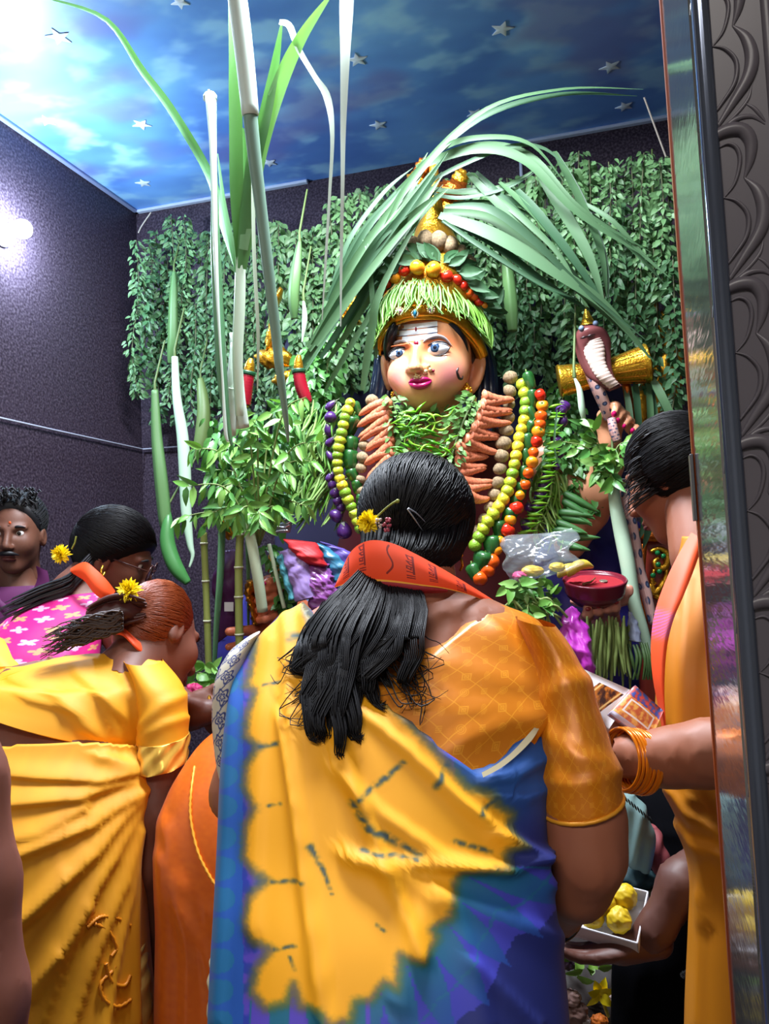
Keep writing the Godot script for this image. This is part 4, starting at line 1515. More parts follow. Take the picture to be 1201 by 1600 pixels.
func beans() -> void:
	var col := [vm("bean light green", rgb8(102, 150, 48), 0.45), vm("bean green", rgb8(82, 132, 40), 0.45), vm("bean pale green", rgb8(150, 188, 104), 0.5)]
	# fringe round the crown
	for k in 125:
		var s := (k + rr(-0.4, 0.4)) / 124.0
		var a: Vector3 = at([Vector3(594, 476, 2.34), Vector3(606, 456, 2.31), Vector3(628, 441, 2.285), Vector3(655, 437, 2.275), Vector3(682, 440, 2.285), Vector3(712, 455, 2.30), Vector3(738, 474, 2.33), Vector3(758, 492, 2.36)], s)
		var b: Vector3 = at([Vector3(580, 545, 2.33), Vector3(590, 522, 2.30), Vector3(612, 497, 2.265), Vector3(645, 484, 2.245), Vector3(690, 488, 2.25), Vector3(735, 505, 2.28), Vector3(762, 528, 2.32), Vector3(768, 548, 2.35)], clampf(s + rr(-0.03, 0.03), 0, 1))
		var f := rr(0.75, 1.08)
		var p := P(a.x, a.y + rr(-3, 6), a.z + rr(0, 0.012))
		var q := P(lerpf(a.x, b.x, f), lerpf(a.y, b.y, f), lerpf(a.z, b.z, f) - rr(0, 0.016))
		one("green_bean", "bean%d" % (k % 4), col[k % 2 if k % 9 else 2], turned(p, q - p, cam_b.z, Vector3(0.085, (q - p).length(), 0.085)), "slender green bean in the fringe round the statue's crown", "bean", "green beans fringing the crown")
	# fans of long beans on both flanks
	for k in 105:
		var x := rr(470, 535)
		var y := rr(650, 800)
		var ang := rr(1.75, 2.25) + (y - 720) * 0.0012
		var l := rr(0.09, 0.15)
		var d := 2.37 + rr(-0.02, 0.03) + (530 - x) * 0.0006
		one("long_bean", "bean%d" % (k % 4), col[2 if k % 3 else 1], turned(P(x - cos(ang) * l * 260, y - sin(ang) * l * 260, d), way(cos(ang), sin(ang), rr(0.0, 0.35)), cam_b.z, Vector3(0.115, l, 0.115)), "pale green bean in the fan on the statue's flank left of the eggplants", "bean", "long beans on the left flank")
	for k in 85:
		var x := rr(838, 880)
		var y := rr(745, 835)
		var ang := rr(0.9, 1.9)
		var l := rr(0.08, 0.13)
		one("long_bean", "bean%d" % (k % 4), col[2 if k % 3 else 0], turned(P(x - cos(ang) * l * 260, y - sin(ang) * l * 260, 2.36 + rr(-0.03, 0.03)), way(cos(ang), sin(ang), rr(0, 0.35)), cam_b.z, Vector3(0.115, l, 0.115)), "pale green bean in the fan on the statue's flank right of the eggplants", "bean", "long beans on the right flank")
	# okra beside the arm
	var ok := vm("okra skin", rgb8(52, 104, 48), 0.5)
	var spots := [[880, 770, 936, 800], [878, 782, 930, 812], [872, 800, 926, 806], [876, 806, 925, 818], [868, 815, 918, 834], [862, 828, 910, 832], [866, 838, 938, 840], [870, 846, 922, 860], [884, 790, 925, 822], [880, 850, 910, 858]]
	for k in spots.size():
		var s = spots[k]
		var a := P(s[0], s[1], 2.34)
		var b := P(s[2], s[3], 2.30)
		one("okra_pod", "okra", ok, turned(a, b - a, cam_b.z, Vector3(0.16, (b - a).length(), 0.16)), "dark green okra pod pointing at the statue's arm, %s from the top" % nth(k), "okra", "okra pods beside the arm")
	# the bunch that hangs under the bowl
	var yard := vm("yardlong bean", rgb8(132, 152, 84), 0.5)
	for k in 34:
		var x := rr(918, 982)
		var y0 := rr(962, 980)
		var l := rr(70, 105)
		var mb := MB.new()
		var pts := []
		for q in 6:
			var s := q / 5.0
			pts.append([x + (x - 945) * 0.25 * s + sin(s * 3 + k) * 3, y0 + l * s, 2.16 + rr(-0.004, 0.004) + 0.03 * sin(k * 2.4)])
		if k < 2:
			pts = pts.map(func(q): return [q[0] - 32 + k * 10, q[1], q[2]])
		tube(mb, curve(pp(pts), 10), [0.003, 0.0052, 0.0056, 0.0052, 0.0022], 6)
		tag(obj("yardlong_bean", mb, yard), "long green bean hanging in the bunch under the statue's red bowl", "bean", "yardlong beans under the bowl")

# foliage pieces joined into one builder: leaves along a stem
func leafy(mb: MB, pts: Array, n: int, size: float, spread: float, kind := "leaf", droop := 0.3) -> void:
	var src := []
	for k in 4:
		src.append((unit[kind + str(k)] as ArrayMesh).surface_get_arrays(0))
	for k in n:
		var s := (k + rr(0, 1)) / n
		var p: Vector3 = at(pts, s)
		var t: Vector3 = (at(pts, minf(s + 0.05, 1.0)) - at(pts, maxf(s - 0.05, 0.0))).normalized()
		var out := Vector3(rr(-1, 1), rr(-1, 1), rr(-1, 1)).normalized()
		out = (out - t * out.dot(t)).normalized()
		var dir := (out + t * rr(0.2, 0.9) - Vector3.UP * droop).normalized()
		var l := size * rr(0.65, 1.2)
		stamp(mb, src[k % 4], Transform3D(aim(dir, (cam_b.z + Vector3(rr(-0.6, 0.6), rr(-0.3, 0.8), rr(-0.6, 0.6))).normalized()) * Basis.from_scale(Vector3.ONE * l), p + out * rr(0, spread)))

func leaf_collar() -> void:
	var green := vm("collar leaf", rgb8(96, 142, 70), 0.55)
	green.backlight_enabled = true
	green.backlight = Color(0.12, 0.2, 0.06)
	for s in [["left", [[612, 622, 2.31], [622, 655, 2.29], [632, 690, 2.275], [640, 730, 2.27]]], ["right", [[742, 620, 2.31], [728, 650, 2.29], [714, 685, 2.275], [700, 735, 2.27]]], ["", [[640, 640, 2.36], [668, 660, 2.34], [690, 640, 2.36]]]]:
		var t := thing("leaf_garland", ("green leafy garland on the %s side of the statue's throat, inside the carrots" % s[0]) if s[0] else "low green leafy garland under the statue's chin behind the chillies", "garland", P(s[1][-1][0], s[1][-1][1], s[1][-1][2]))
		var c := curve(pp(s[1]), 14)
		var mb := MB.new()
		tube(mb, c, 0.004, 6)
		obj("stem", mb, vm("green stem", rgb8(84, 104, 52), 0.6), t)
		mb = MB.new()
		leafy(mb, c, 230 if s[0] else 80, 0.026, 0.045, "small", 0.1)
		tag(obj("foliage", mb, green, t), "", "", "", "stuff")
	# the broad leaf arc on the crown
	var dk := vm("dark broad leaf", rgb8(40, 84, 44), 0.62)
	var t := thing("leaf_wreath", "dark green leaf wreath arching between the potatoes and tomatoes of the crown", "wreath", P(680, 400, 2.36))
	var arc := [Vector3(602, 446, 2.33), Vector3(628, 414, 2.30), Vector3(656, 400, 2.29), Vector3(690, 404, 2.295), Vector3(722, 426, 2.305), Vector3(747, 458, 2.33), Vector3(768, 484, 2.36)]
	for k in 50:
		var s := k / 49.0
		var a: Vector3 = at(arc, s)
		var b: Vector3 = at(arc, minf(s + 0.02, 1.0)) - at(arc, maxf(s - 0.02, 0.0))
		var o := put("leaf", unit["leaf%d" % (k % 4)], dk, turned(P(a.x, a.y + 6, a.z + rr(-0.012, 0.012)), way(b.x * (1.0 if s > 0.5 else -1.0), b.y * (1.0 if s > 0.5 else -1.0) - 9.0 + rr(-5, 8), 0.3), cam_b.z, Vector3.ONE * rr(0.055, 0.08)), t)

# ---------------------------------------------------------------- greenery and the things in the statue's hands
func wall_depth(x: float) -> float:
	return lerpf(3.72, 3.09, (x - 213.0) / 822.0)

func leafm(key: String, col: Color, rough := 0.5) -> StandardMaterial3D:
	var m := mat(key, col, rough)
	m.backlight_enabled = true
	m.backlight = Color(col.r * 0.5, col.g * 0.6, col.b * 0.3)
	return m

func garlands() -> void:
	var cols := [leafm("garland leaf a", rgb8(82, 118, 74)), leafm("garland leaf b", rgb8(66, 106, 66)), leafm("garland leaf c", rgb8(98, 138, 88))]
	var stem := vm("garland stem", rgb8(78, 84, 54), 0.7)
	var tops := [[215, 350], [240, 338], [330, 350], [420, 345], [480, 345], [540, 305], [600, 295], [660, 320], [720, 262], [790, 285], [850, 262], [930, 235], [1045, 252]]
	var ends := [[212, 610], [240, 650], [310, 660], [400, 690], [480, 680], [540, 660], [590, 600], [640, 520], [740, 540], [790, 610], [860, 610], [930, 560], [1045, 640]]
	for k in 92:
		var x: float = 214.0 + 836.0 * (k + rr(-0.3, 0.3)) / 91.0
		var deep: float = wall_depth(x) - (0.14 if x < 420 else 0.36) - rr(0.0, 0.22)
		var y0: float = lin(tops, x) + rr(-8, 26)
		var y1: float = lin(ends, x) + rr(-50, 25)
		if k % 3 == 1:
			y0 = lerpf(y0, y1, rr(0.15, 0.4))
		elif k % 3 == 2:
			y1 = lerpf(y0, y1, rr(0.55, 0.85))
		if x < 232:
			y0 = maxf(y0, 375)
		var side: String = "left of the tall pale stalks" if x < 330 else "between the tall stalks and the crown" if x < 600 else "behind the statue's crown" if x < 760 else "right of the crown" if x < 900 else "above the golden drum by the doorway"
		var t := thing("leaf_garland", "string of small green leaves hanging on the wall %s" % side, "garland", P(x, y1, deep), "leaf strings hanging " + side)
		var pts := curve(pp([[x, y0, deep], [x + rr(-7, 7), lerpf(y0, y1, 0.35), deep - rr(0, 0.03)], [x + rr(-9, 9), lerpf(y0, y1, 0.7), deep - rr(0, 0.03)], [x + rr(-8, 8), y1, deep]]), 14)
		var mb := MB.new()
		tube(mb, pts, 0.0025, 5)
		obj("stem", mb, stem, t)
		mb = MB.new()
		leafy(mb, pts, int((y1 - y0) * 0.8), rr(0.026, 0.038), 0.026, "small" if k % 2 else "leaf", rr(0.2, 0.6))
		tag(obj("foliage", mb, cols[k % 3], t), "", "", "", "stuff")

func straps() -> void:
	var g := leafm("cane leaf", rgb8(70, 104, 68), 0.55)
	var dk := leafm("cane leaf dark", rgb8(48, 82, 54), 0.5)
	var sets := [["sugarcane_leaves", "bundle of long dark green cane leaves slanting from left up to the crown's tip", [
		[[470, 575, 2.36], [540, 462, 2.3], [610, 370, 2.28], [692, 288, 2.30], 20],
		[[482, 545, 2.34], [556, 430, 2.28], [630, 330, 2.27], [688, 250, 2.29], 24],
		[[500, 505, 2.33], [560, 400, 2.29], [625, 310, 2.3], [668, 238, 2.33], 20],
		[[510, 470, 2.37], [560, 372, 2.33], [610, 312, 2.33], [664, 252, 2.36], 16],
		[[525, 480, 2.30], [590, 392, 2.26], [650, 335, 2.26], [694, 298, 2.28], 26],
		[[545, 455, 2.31], [600, 380, 2.27], [648, 330, 2.28], [690, 276, 2.29], 22],
		[[500, 560, 2.38], [540, 500, 2.34], [590, 420, 2.31], [650, 340, 2.3], 16],
		[[566, 610, 2.35], [580, 520, 2.3], [596, 450, 2.27], [668, 318, 2.27], 18],
		[[588, 560, 2.34], [582, 470, 2.3], [574, 390, 2.29], [566, 375, 2.31], 12],
		[[520, 440, 2.4], [548, 370, 2.38], [600, 300, 2.38], [645, 262, 2.4], 12],
		[[494, 540, 2.27], [556, 452, 2.24], [620, 372, 2.24], [676, 312, 2.26], 15],
		[[508, 610, 2.40], [548, 540, 2.34], [590, 470, 2.31], [640, 360, 2.3], 12],
		[[540, 520, 2.36], [590, 420, 2.32], [640, 330, 2.31], [690, 268, 2.32], 17]]],
		["sugarcane_leaves", "sheaf of long green cane leaves arching from the crown to the right over the drum", [
		[[560, 440, 2.34], [630, 300, 2.3], [740, 190, 2.3], [870, 148, 2.3], [995, 150, 2.3], 15],
		[[620, 300, 2.32], [690, 232, 2.3], [760, 214, 2.29], [830, 226, 2.29], [885, 290, 2.3], 12],
		[[650, 262, 2.34], [740, 232, 2.3], [820, 250, 2.28], [900, 330, 2.26], [1010, 402, 2.28], 22],
		[[640, 300, 2.34], [720, 258, 2.31], [800, 228, 2.3], [850, 232, 2.3], [885, 262, 2.3], 10],
		[[686, 336, 2.30], [770, 366, 2.26], [870, 425, 2.24], [945, 478, 2.25], [1015, 560, 2.27], 30],
		[[692, 330, 2.32], [760, 338, 2.28], [830, 385, 2.26], [900, 450, 2.26], [1000, 540, 2.28], 22],
		[[700, 342, 2.31], [770, 380, 2.28], [850, 440, 2.27], [925, 488, 2.28], 20],
		[[730, 270, 2.36], [780, 320, 2.33], [850, 390, 2.31], [920, 470, 2.31], 18],
		[[780, 284, 2.34], [830, 330, 2.3], [885, 395, 2.28], [935, 470, 2.28], 18],
		[[808, 296, 2.33], [850, 345, 2.29], [900, 410, 2.27], [950, 485, 2.28], 22],
		[[840, 268, 2.35], [880, 330, 2.3], [920, 400, 2.28], [945, 480, 2.29], 24],
		[[866, 236, 2.37], [905, 310, 2.33], [938, 390, 2.3], [948, 466, 2.3], 22],
		[[700, 300, 2.38], [760, 300, 2.35], [830, 330, 2.33], [890, 400, 2.32], 14],
		[[650, 290, 2.38], [720, 300, 2.36], [790, 290, 2.34], [840, 262, 2.34], 14],
		[[900, 318, 2.36], [950, 356, 2.33], [1000, 402, 2.32], [1040, 446, 2.33], 14],
		[[690, 345, 2.30], [760, 392, 2.27], [840, 442, 2.26], [905, 470, 2.27], 14]]],
		["sugarcane_leaves", "broad green cane leaves hanging below the golden drum beside the doorway", [
		[[992, 590, 2.36], [996, 640, 2.34], [1000, 690, 2.34], [1002, 740, 2.35], 18],
		[[1012, 596, 2.35], [1016, 650, 2.33], [1014, 710, 2.33], [1008, 780, 2.35], 18],
		[[1018, 590, 2.33], [1034, 620, 2.31], [1052, 660, 2.31], [1066, 700, 2.32], 18],
		[[1006, 785, 2.30], [1016, 800, 2.28], [1012, 830, 2.28], [1004, 858, 2.28], 22],
		[[870, 640, 2.28], [866, 700, 2.27], [880, 740, 2.28], 5]]]]
	for s in sets:
		var first = s[2][0][0]
		var t := thing(s[0], s[1], "leaves", P(first[0], first[1], first[2]), "")
		for k in s[2].size():
			var q: Array = s[2][k]
			var w: float = px(q[-1] * 0.72, 2.28)
			var mb := MB.new()
			var pts := curve(pp(q.slice(0, q.size() - 1)), 26)
			strap(mb, pts, [w * 0.55, w, w, w * 0.9, w * 0.6, w * 0.06], (cam_b.z + cam_b.y * rr(-0.1, 0.5) + cam_b.x * rr(-0.4, 0.4)).normalized(), rr(0.15, 0.4))
			obj("leaf", mb, g if k % 3 else dk, t)
			if q[-1] > 13:
				# a slimmer leaf lying beside it
				mb = MB.new()
				var off := cam_b.x * px(rr(-16, 16), 2.28) + cam_b.y * px(rr(-14, 14), 2.28) + cam_b.z * rr(-0.03, 0.03)
				pts = curve(pp(q.slice(0, q.size() - 1)).map(func(e): return e + off * rr(0.5, 1.3)), 26)
				strap(mb, pts, [w * 0.4, w * 0.75, w * 0.75, w * 0.6, w * 0.4, w * 0.05], (cam_b.z + cam_b.y * rr(-0.1, 0.6) + cam_b.x * rr(-0.6, 0.6)).normalized(), rr(0.15, 0.4))
				obj("leaf", mb, dk if k % 2 else g, t)

func stalks() -> void:
	var pale := mat("pale stalk", rgb8(196, 214, 190), 0.35)
	var white := mat("white sheath", rgb8(212, 228, 214), 0.35)
	var green := leafm("stalk green", rgb8(96, 146, 104), 0.36)
	var grey := mat("grey green stalk", rgb8(120, 150, 132), 0.4)
	var yg := leafm("young leaf", rgb8(78, 122, 70), 0.42)
	# cut stalk with a white rib
	var t := thing("cut_stalk", "slim pale stalk with a cut white top, leftmost of the tall stalks", "stalk", P(362, 700, 1.98))
	var mb := MB.new()
	tube(mb, curve(pp([[328, 152, 1.92], [331, 200, 1.92], [335, 300, 1.93], [337, 400, 1.94], [343, 520, 1.95], [348, 600, 1.96], [354, 650, 1.97], [362, 696, 1.98]]), 30), [0.0155, 0.0125, 0.0125, 0.017, 0.019, 0.018, 0.012, 0.005], 14, true, 0.6)
	obj("blade", mb, green, t)
	mb = MB.new()
	tube(mb, curve(pp([[329, 151, 1.908], [333, 240, 1.908], [337, 400, 1.915], [342, 508, 1.925], [348, 600, 1.94], [352, 672, 1.95], [356, 690, 1.955]]), 24), [0.0175, 0.0105, 0.0075, 0.0045, 0.004, 0.006, 0.003], 12, true, 0.7)
	obj("rib", mb, white, t)
	mb = MB.new()
	tube(mb, pp([[328, 156, 1.912], [328, 150, 1.912], [327.5, 146, 1.912]]), [0.0165, 0.0165, 0.012], 14)
	tube(mb, pp([[326, 147, 1.912], [326, 140, 1.912]]), [0.004, 0.002], 6)
	obj("cut_top", mb, white, t)
	# thick stalk, white above its cut sheath
	t = thing("thick_stalk", "thick tall stalk, bright white above and grey green below the sheath's edge", "stalk", P(450, 690, 1.95))
	mb = MB.new()
	tube(mb, curve(pp([[362, -60, 1.72], [371, 0, 1.74], [382, 90, 1.76], [391, 180, 1.78]]), 14), [0.017, 0.021, 0.0205, 0.019], 16)
	obj("white_sheath", mb, white, t)
	mb = MB.new()
	tube(mb, curve(pp([[390, 174, 1.78], [397, 240, 1.80], [408, 330, 1.83], [420, 430, 1.86], [432, 530, 1.89], [437, 580, 1.90], [446, 650, 1.93], [450, 690, 1.95]]), 26), [0.0165, 0.0155, 0.014, 0.0135, 0.012, 0.0105, 0.007, 0.003], 14)
	obj("stem", mb, grey, t)
	# leafy cane between them
	t = thing("leafy_cane", "green leafy cane with long upright folded leaves among the tall stalks", "cane", P(374, 660, 1.98))
	mb = MB.new()
	tube(mb, curve(pp([[376, 400, 1.94], [374, 480, 1.95], [371, 560, 1.96], [374, 650, 1.98]]), 14), [0.012, 0.014, 0.013, 0.010], 12)
	obj("stem", mb, pale, t)
	for s in [[[[377, 420, 1.94], [370, 300, 1.9], [368, 180, 1.86], [365, 80, 1.82], [358, -20, 1.8]], 0.032, yg], [[[378, 420, 1.93], [388, 330, 1.9], [394, 250, 1.87], [400, 180, 1.85]], 0.035, yg], [[[379, 400, 1.93], [392, 280, 1.89], [412, 190, 1.85], [428, 110, 1.83], [440, 36, 1.81]], 0.030, yg], [[[380, 390, 1.92], [402, 250, 1.88], [434, 140, 1.84], [470, 60, 1.8], [518, -10, 1.78]], 0.036, leafm("pale young leaf", rgb8(118, 158, 112), 0.38)], [[[374, 430, 1.95], [352, 360, 1.96], [328, 275, 1.97], [270, 175, 1.9], [222, 110, 1.84], [165, 30, 1.78], [70, -4, 1.74]], 0.022, green], [[[374, 440, 1.94], [362, 380, 1.93], [350, 320, 1.93], [340, 240, 1.93]], 0.014, green], [[[372, 440, 1.94], [380, 350, 1.92], [384, 260, 1.9], [380, 200, 1.88]], 0.02, yg]]:
		mb = MB.new()
		strap(mb, curve(pp(s[0]), 30), [s[1] * 0.6, s[1], s[1], s[1] * 0.9, s[1] * 0.6, s[1] * 0.15], (cam_b.z + cam_b.x * 0.3).normalized(), 0.35)
		obj("leaf", mb, s[2], t)
	# folded white ribbons of peeled leaf
	for s in [["white peeled leaf ribbon bent over at its top beside the thick stalk", [[436, 34, 1.8], [452, 40, 1.8], [466, 76, 1.81], [492, 120, 1.82], [511, 152, 1.83], [519, 210, 1.84], [515, 300, 1.86], [509, 400, 1.88], [503, 500, 1.9]], [0.012, 0.016, 0.014, 0.013, 0.018, 0.010, 0.007, 0.006, 0.002]], ["straight white peeled leaf ribbon, rightmost of the hanging ribbons", [[543, -30, 1.78], [541, 10, 1.79], [539, 90, 1.8], [536, 200, 1.83], [535, 290, 1.85], [533, 400, 1.88], [532, 510, 1.9]], [0.03, 0.032, 0.022, 0.013, 0.009, 0.007, 0.003]], ["thin pale green ribbon hanging between the thick stalk and the cane", [[394, 190, 1.86], [395, 290, 1.87], [397, 400, 1.88], [403, 520, 1.9], [402, 610, 1.92]], [0.006, 0.008, 0.009, 0.008, 0.003]]]:
		mb = MB.new()
		strap(mb, curve(pp(s[1]), 36), s[2], (cam_b.z + cam_b.x * 0.2).normalized(), 0.2)
		tag(obj("leaf_ribbon", mb, white if s[2][0] > 0.01 else pale), s[0], "leaf")
	# white leek-like stems tied together
	t = thing("white_stem_bundle", "bundle of short white peeled stems tied above the curry leaves", "stems", P(366, 690, 2.02))
	for s in [[[366, 536, 2.0], [362, 600, 2.0], [360, 680, 2.03], 8], [[372, 560, 2.01], [374, 620, 2.02], [380, 668, 2.04], 9], [[364, 520, 2.02], [368, 600, 2.03], [370, 670, 2.04], 8]]:
		mb = MB.new()
		tube(mb, curve(pp(s.slice(0, 3)), 10), [px(s[3] * 0.7, 2.0), px(s[3], 2.0), px(s[3] * 1.1, 2.0)], 12)
		obj("stem", mb, white, t)
	mb = MB.new()
	tube(mb, curve(pp([[352, 605, 2.0], [364, 608, 1.985], [378, 606, 2.0]]), 8), 0.002, 6)
	obj("tie", mb, pale, t)
	# canes with nodes at the left
	for s in [["yellow green jointed sugarcane standing furthest left under the curry leaves", [[318, 832, 2.3], [321, 900, 2.3], [324, 980, 2.29], [327, 1075, 2.28]], 5.5], ["yellow green jointed sugarcane standing nearest the statue's fist", [[376, 820, 2.24], [373, 880, 2.24], [373, 940, 2.23], [374, 1010, 2.22]], 6.2]]:
		t = thing("sugarcane", s[0], "sugarcane", P(s[1][3][0], s[1][3][1], s[1][3][2]))
		var c := curve(pp(s[1]), 28)
		var prof := []
		for k in 28:
			prof.append(px(s[2], 2.25) * (1.12 if k % 7 == 3 else 1.0))
		mb = MB.new()
		tube(mb, c, prof, 14)
		obj("cane", mb, mat("cane skin", rgb8(150, 160, 84), 0.4), t)
		for k in [3, 10, 17, 24]:
			mb = MB.new()
			tube(mb, [c[k] - Vector3(0, 0.003, 0), c[k] + Vector3(0, 0.003, 0)], px(s[2] * 1.2, 2.25), 14)
			obj("node_ring", mb, mat("cane node", rgb8(206, 206, 176), 0.5), t)
	for s in [["flat green cane leaf standing between the two jointed sugarcanes", [[347, 820, 2.27], [344, 900, 2.26], [338, 980, 2.25], [334, 1060, 2.25]], 0.036], ["dark green stalk standing behind the sugarcane by the fist", [[386, 830, 2.32], [388, 900, 2.32], [388, 985, 2.31]], 0.024]]:
		mb = MB.new()
		tube(mb, curve(pp(s[1]), 16), [s[2] * 0.5, s[2] * 0.5, s[2] * 0.4, s[2] * 0.25], 10, true, 0.35)
		tag(obj("cane_leaf", mb, green), s[0], "leaf")

func gourds() -> void:
	var ridge := vm("ridge gourd skin", rgb8(86, 124, 72), 0.5)
	var pale := vm("snake gourd skin", rgb8(178, 206, 178), 0.42)
	var list := [
		["ridge_gourd", "slim green ridge gourd hanging high among the leaf strings at the left", [[272, 425, 3.36], [271, 480, 3.34], [270, 530, 3.34], [266, 568, 3.36]], [0.007, 0.016, 0.019, 0.02, 0.018, 0.010], ridge],
		["snake_gourd", "long pale wavy snake gourd hanging on the granite wall at the left", [[273, 558, 2.95], [276, 620, 2.93], [285, 680, 2.92], [289, 740, 2.92], [291, 800, 2.92], [297, 850, 2.92], [301, 868, 2.92], [296, 886, 2.92]], [0.012, 0.016, 0.021, 0.022, 0.019, 0.012, 0.007, 0.004], pale],
		["ridge_gourd", "long narrow green gourd hanging leftmost below the leaf strings", [[242, 610, 2.95], [245, 680, 2.94], [251, 740, 2.93], [257, 800, 2.93], [258, 824, 2.93]], [0.012, 0.017, 0.021, 0.023, 0.022, 0.016], ridge],
		["ridge_gourd", "fat green gourd curving to the right at the wall's foot beside the spectacled woman", [[264, 800, 2.93], [262, 815, 2.92], [262, 850, 2.91], [274, 885, 2.9], [294, 911, 2.9]], [0.007, 0.016, 0.025, 0.028, 0.026, 0.013], vm("smooth gourd skin", rgb8(64, 122, 62), 0.4)],
		["ridge_gourd", "thick olive green gourd hanging just left of the pale cut stalk", [[313, 592, 3.27], [318, 640, 3.24], [315, 680, 3.23], [308, 716, 3.23]], [0.012, 0.023, 0.027, 0.028, 0.026, 0.014], vm("olive gourd skin", rgb8(98, 120, 66), 0.5)],
		["ridge_gourd", "green ridge gourd hanging above the golden ornament between stalks and crown", [[468, 378, 2.62], [463, 420, 2.6], [459, 460, 2.6], [460, 498, 2.62]], [0.006, 0.013, 0.017, 0.018, 0.016, 0.009], ridge],
		["ridge_gourd", "straight green ridge gourd hanging right beside the crown's bean fringe", [[790, 395, 2.5], [794, 430, 2.48], [798, 475, 2.48], [801, 518, 2.48]], [0.012, 0.017, 0.019, 0.014], ridge],
		["ridge_gourd", "green ridge gourd hanging beside the doorway above the drum's right end", [[1020, 312, 2.68], [1017, 350, 2.66], [1015, 400, 2.66], [1018, 470, 2.67]], [0.008, 0.018, 0.021, 0.012], ridge],
		["snake_gourd", "thick pale green snake gourd hanging beside the spotted snake at the right", [[957, 730, 2.27], [960, 780, 2.26], [970, 830, 2.26], [980, 880, 2.25], [990, 940, 2.24], [1004, 990, 2.23], [1016, 1040, 2.22]], [0.012, 0.017, 0.021, 0.021, 0.019, 0.018, 0.015], pale],
		["bean_pod", "pale flat bean pod hanging over the golden drum's left half", [[897, 590, 2.26], [905, 610, 2.25], [909, 640, 2.25], [913, 662, 2.26]], [0.003, 0.008, 0.009, 0.003], pale],
		["bean_pod", "pale bean pod hanging left of the red tusk shaped ornament", [[474, 470, 2.6], [476, 500, 2.59], [472, 535, 2.6]], [0.004, 0.009, 0.003], pale]]
	for s in list:
		var t := thing(s[0], s[1], "gourd" if s[0] != "bean_pod" else "bean", P(s[2][-1][0], s[2][-1][1], s[2][-1][2]))
		var c := curve(pp(s[2]), 30)
		var mb := MB.new()
		tube(mb, c, s[3], 20)
		if s[4] == ridge:
			for k in mb.v.size() - 2:
				if k % 20 % 4 == 0:
					var m: Vector3 = c[mini(k / 20, 29)]
					mb.v[k] = mb.v[k] + (mb.v[k] - m) * 0.14
		obj("body", mb, s[4], t)
		mb = MB.new()
		tube(mb, [c[0] + (Vector3(-0.02, 0.42, -0.45) if s[1].begins_with("fat") else Vector3(0.01, 0.2, -0.06)), c[0] + Vector3(0, 0.03, 0), c[0]], [0.003, 0.004, 0.006], 8)
		obj("stalk", mb, vm("green stem", rgb8(84, 104, 52), 0.6), t)

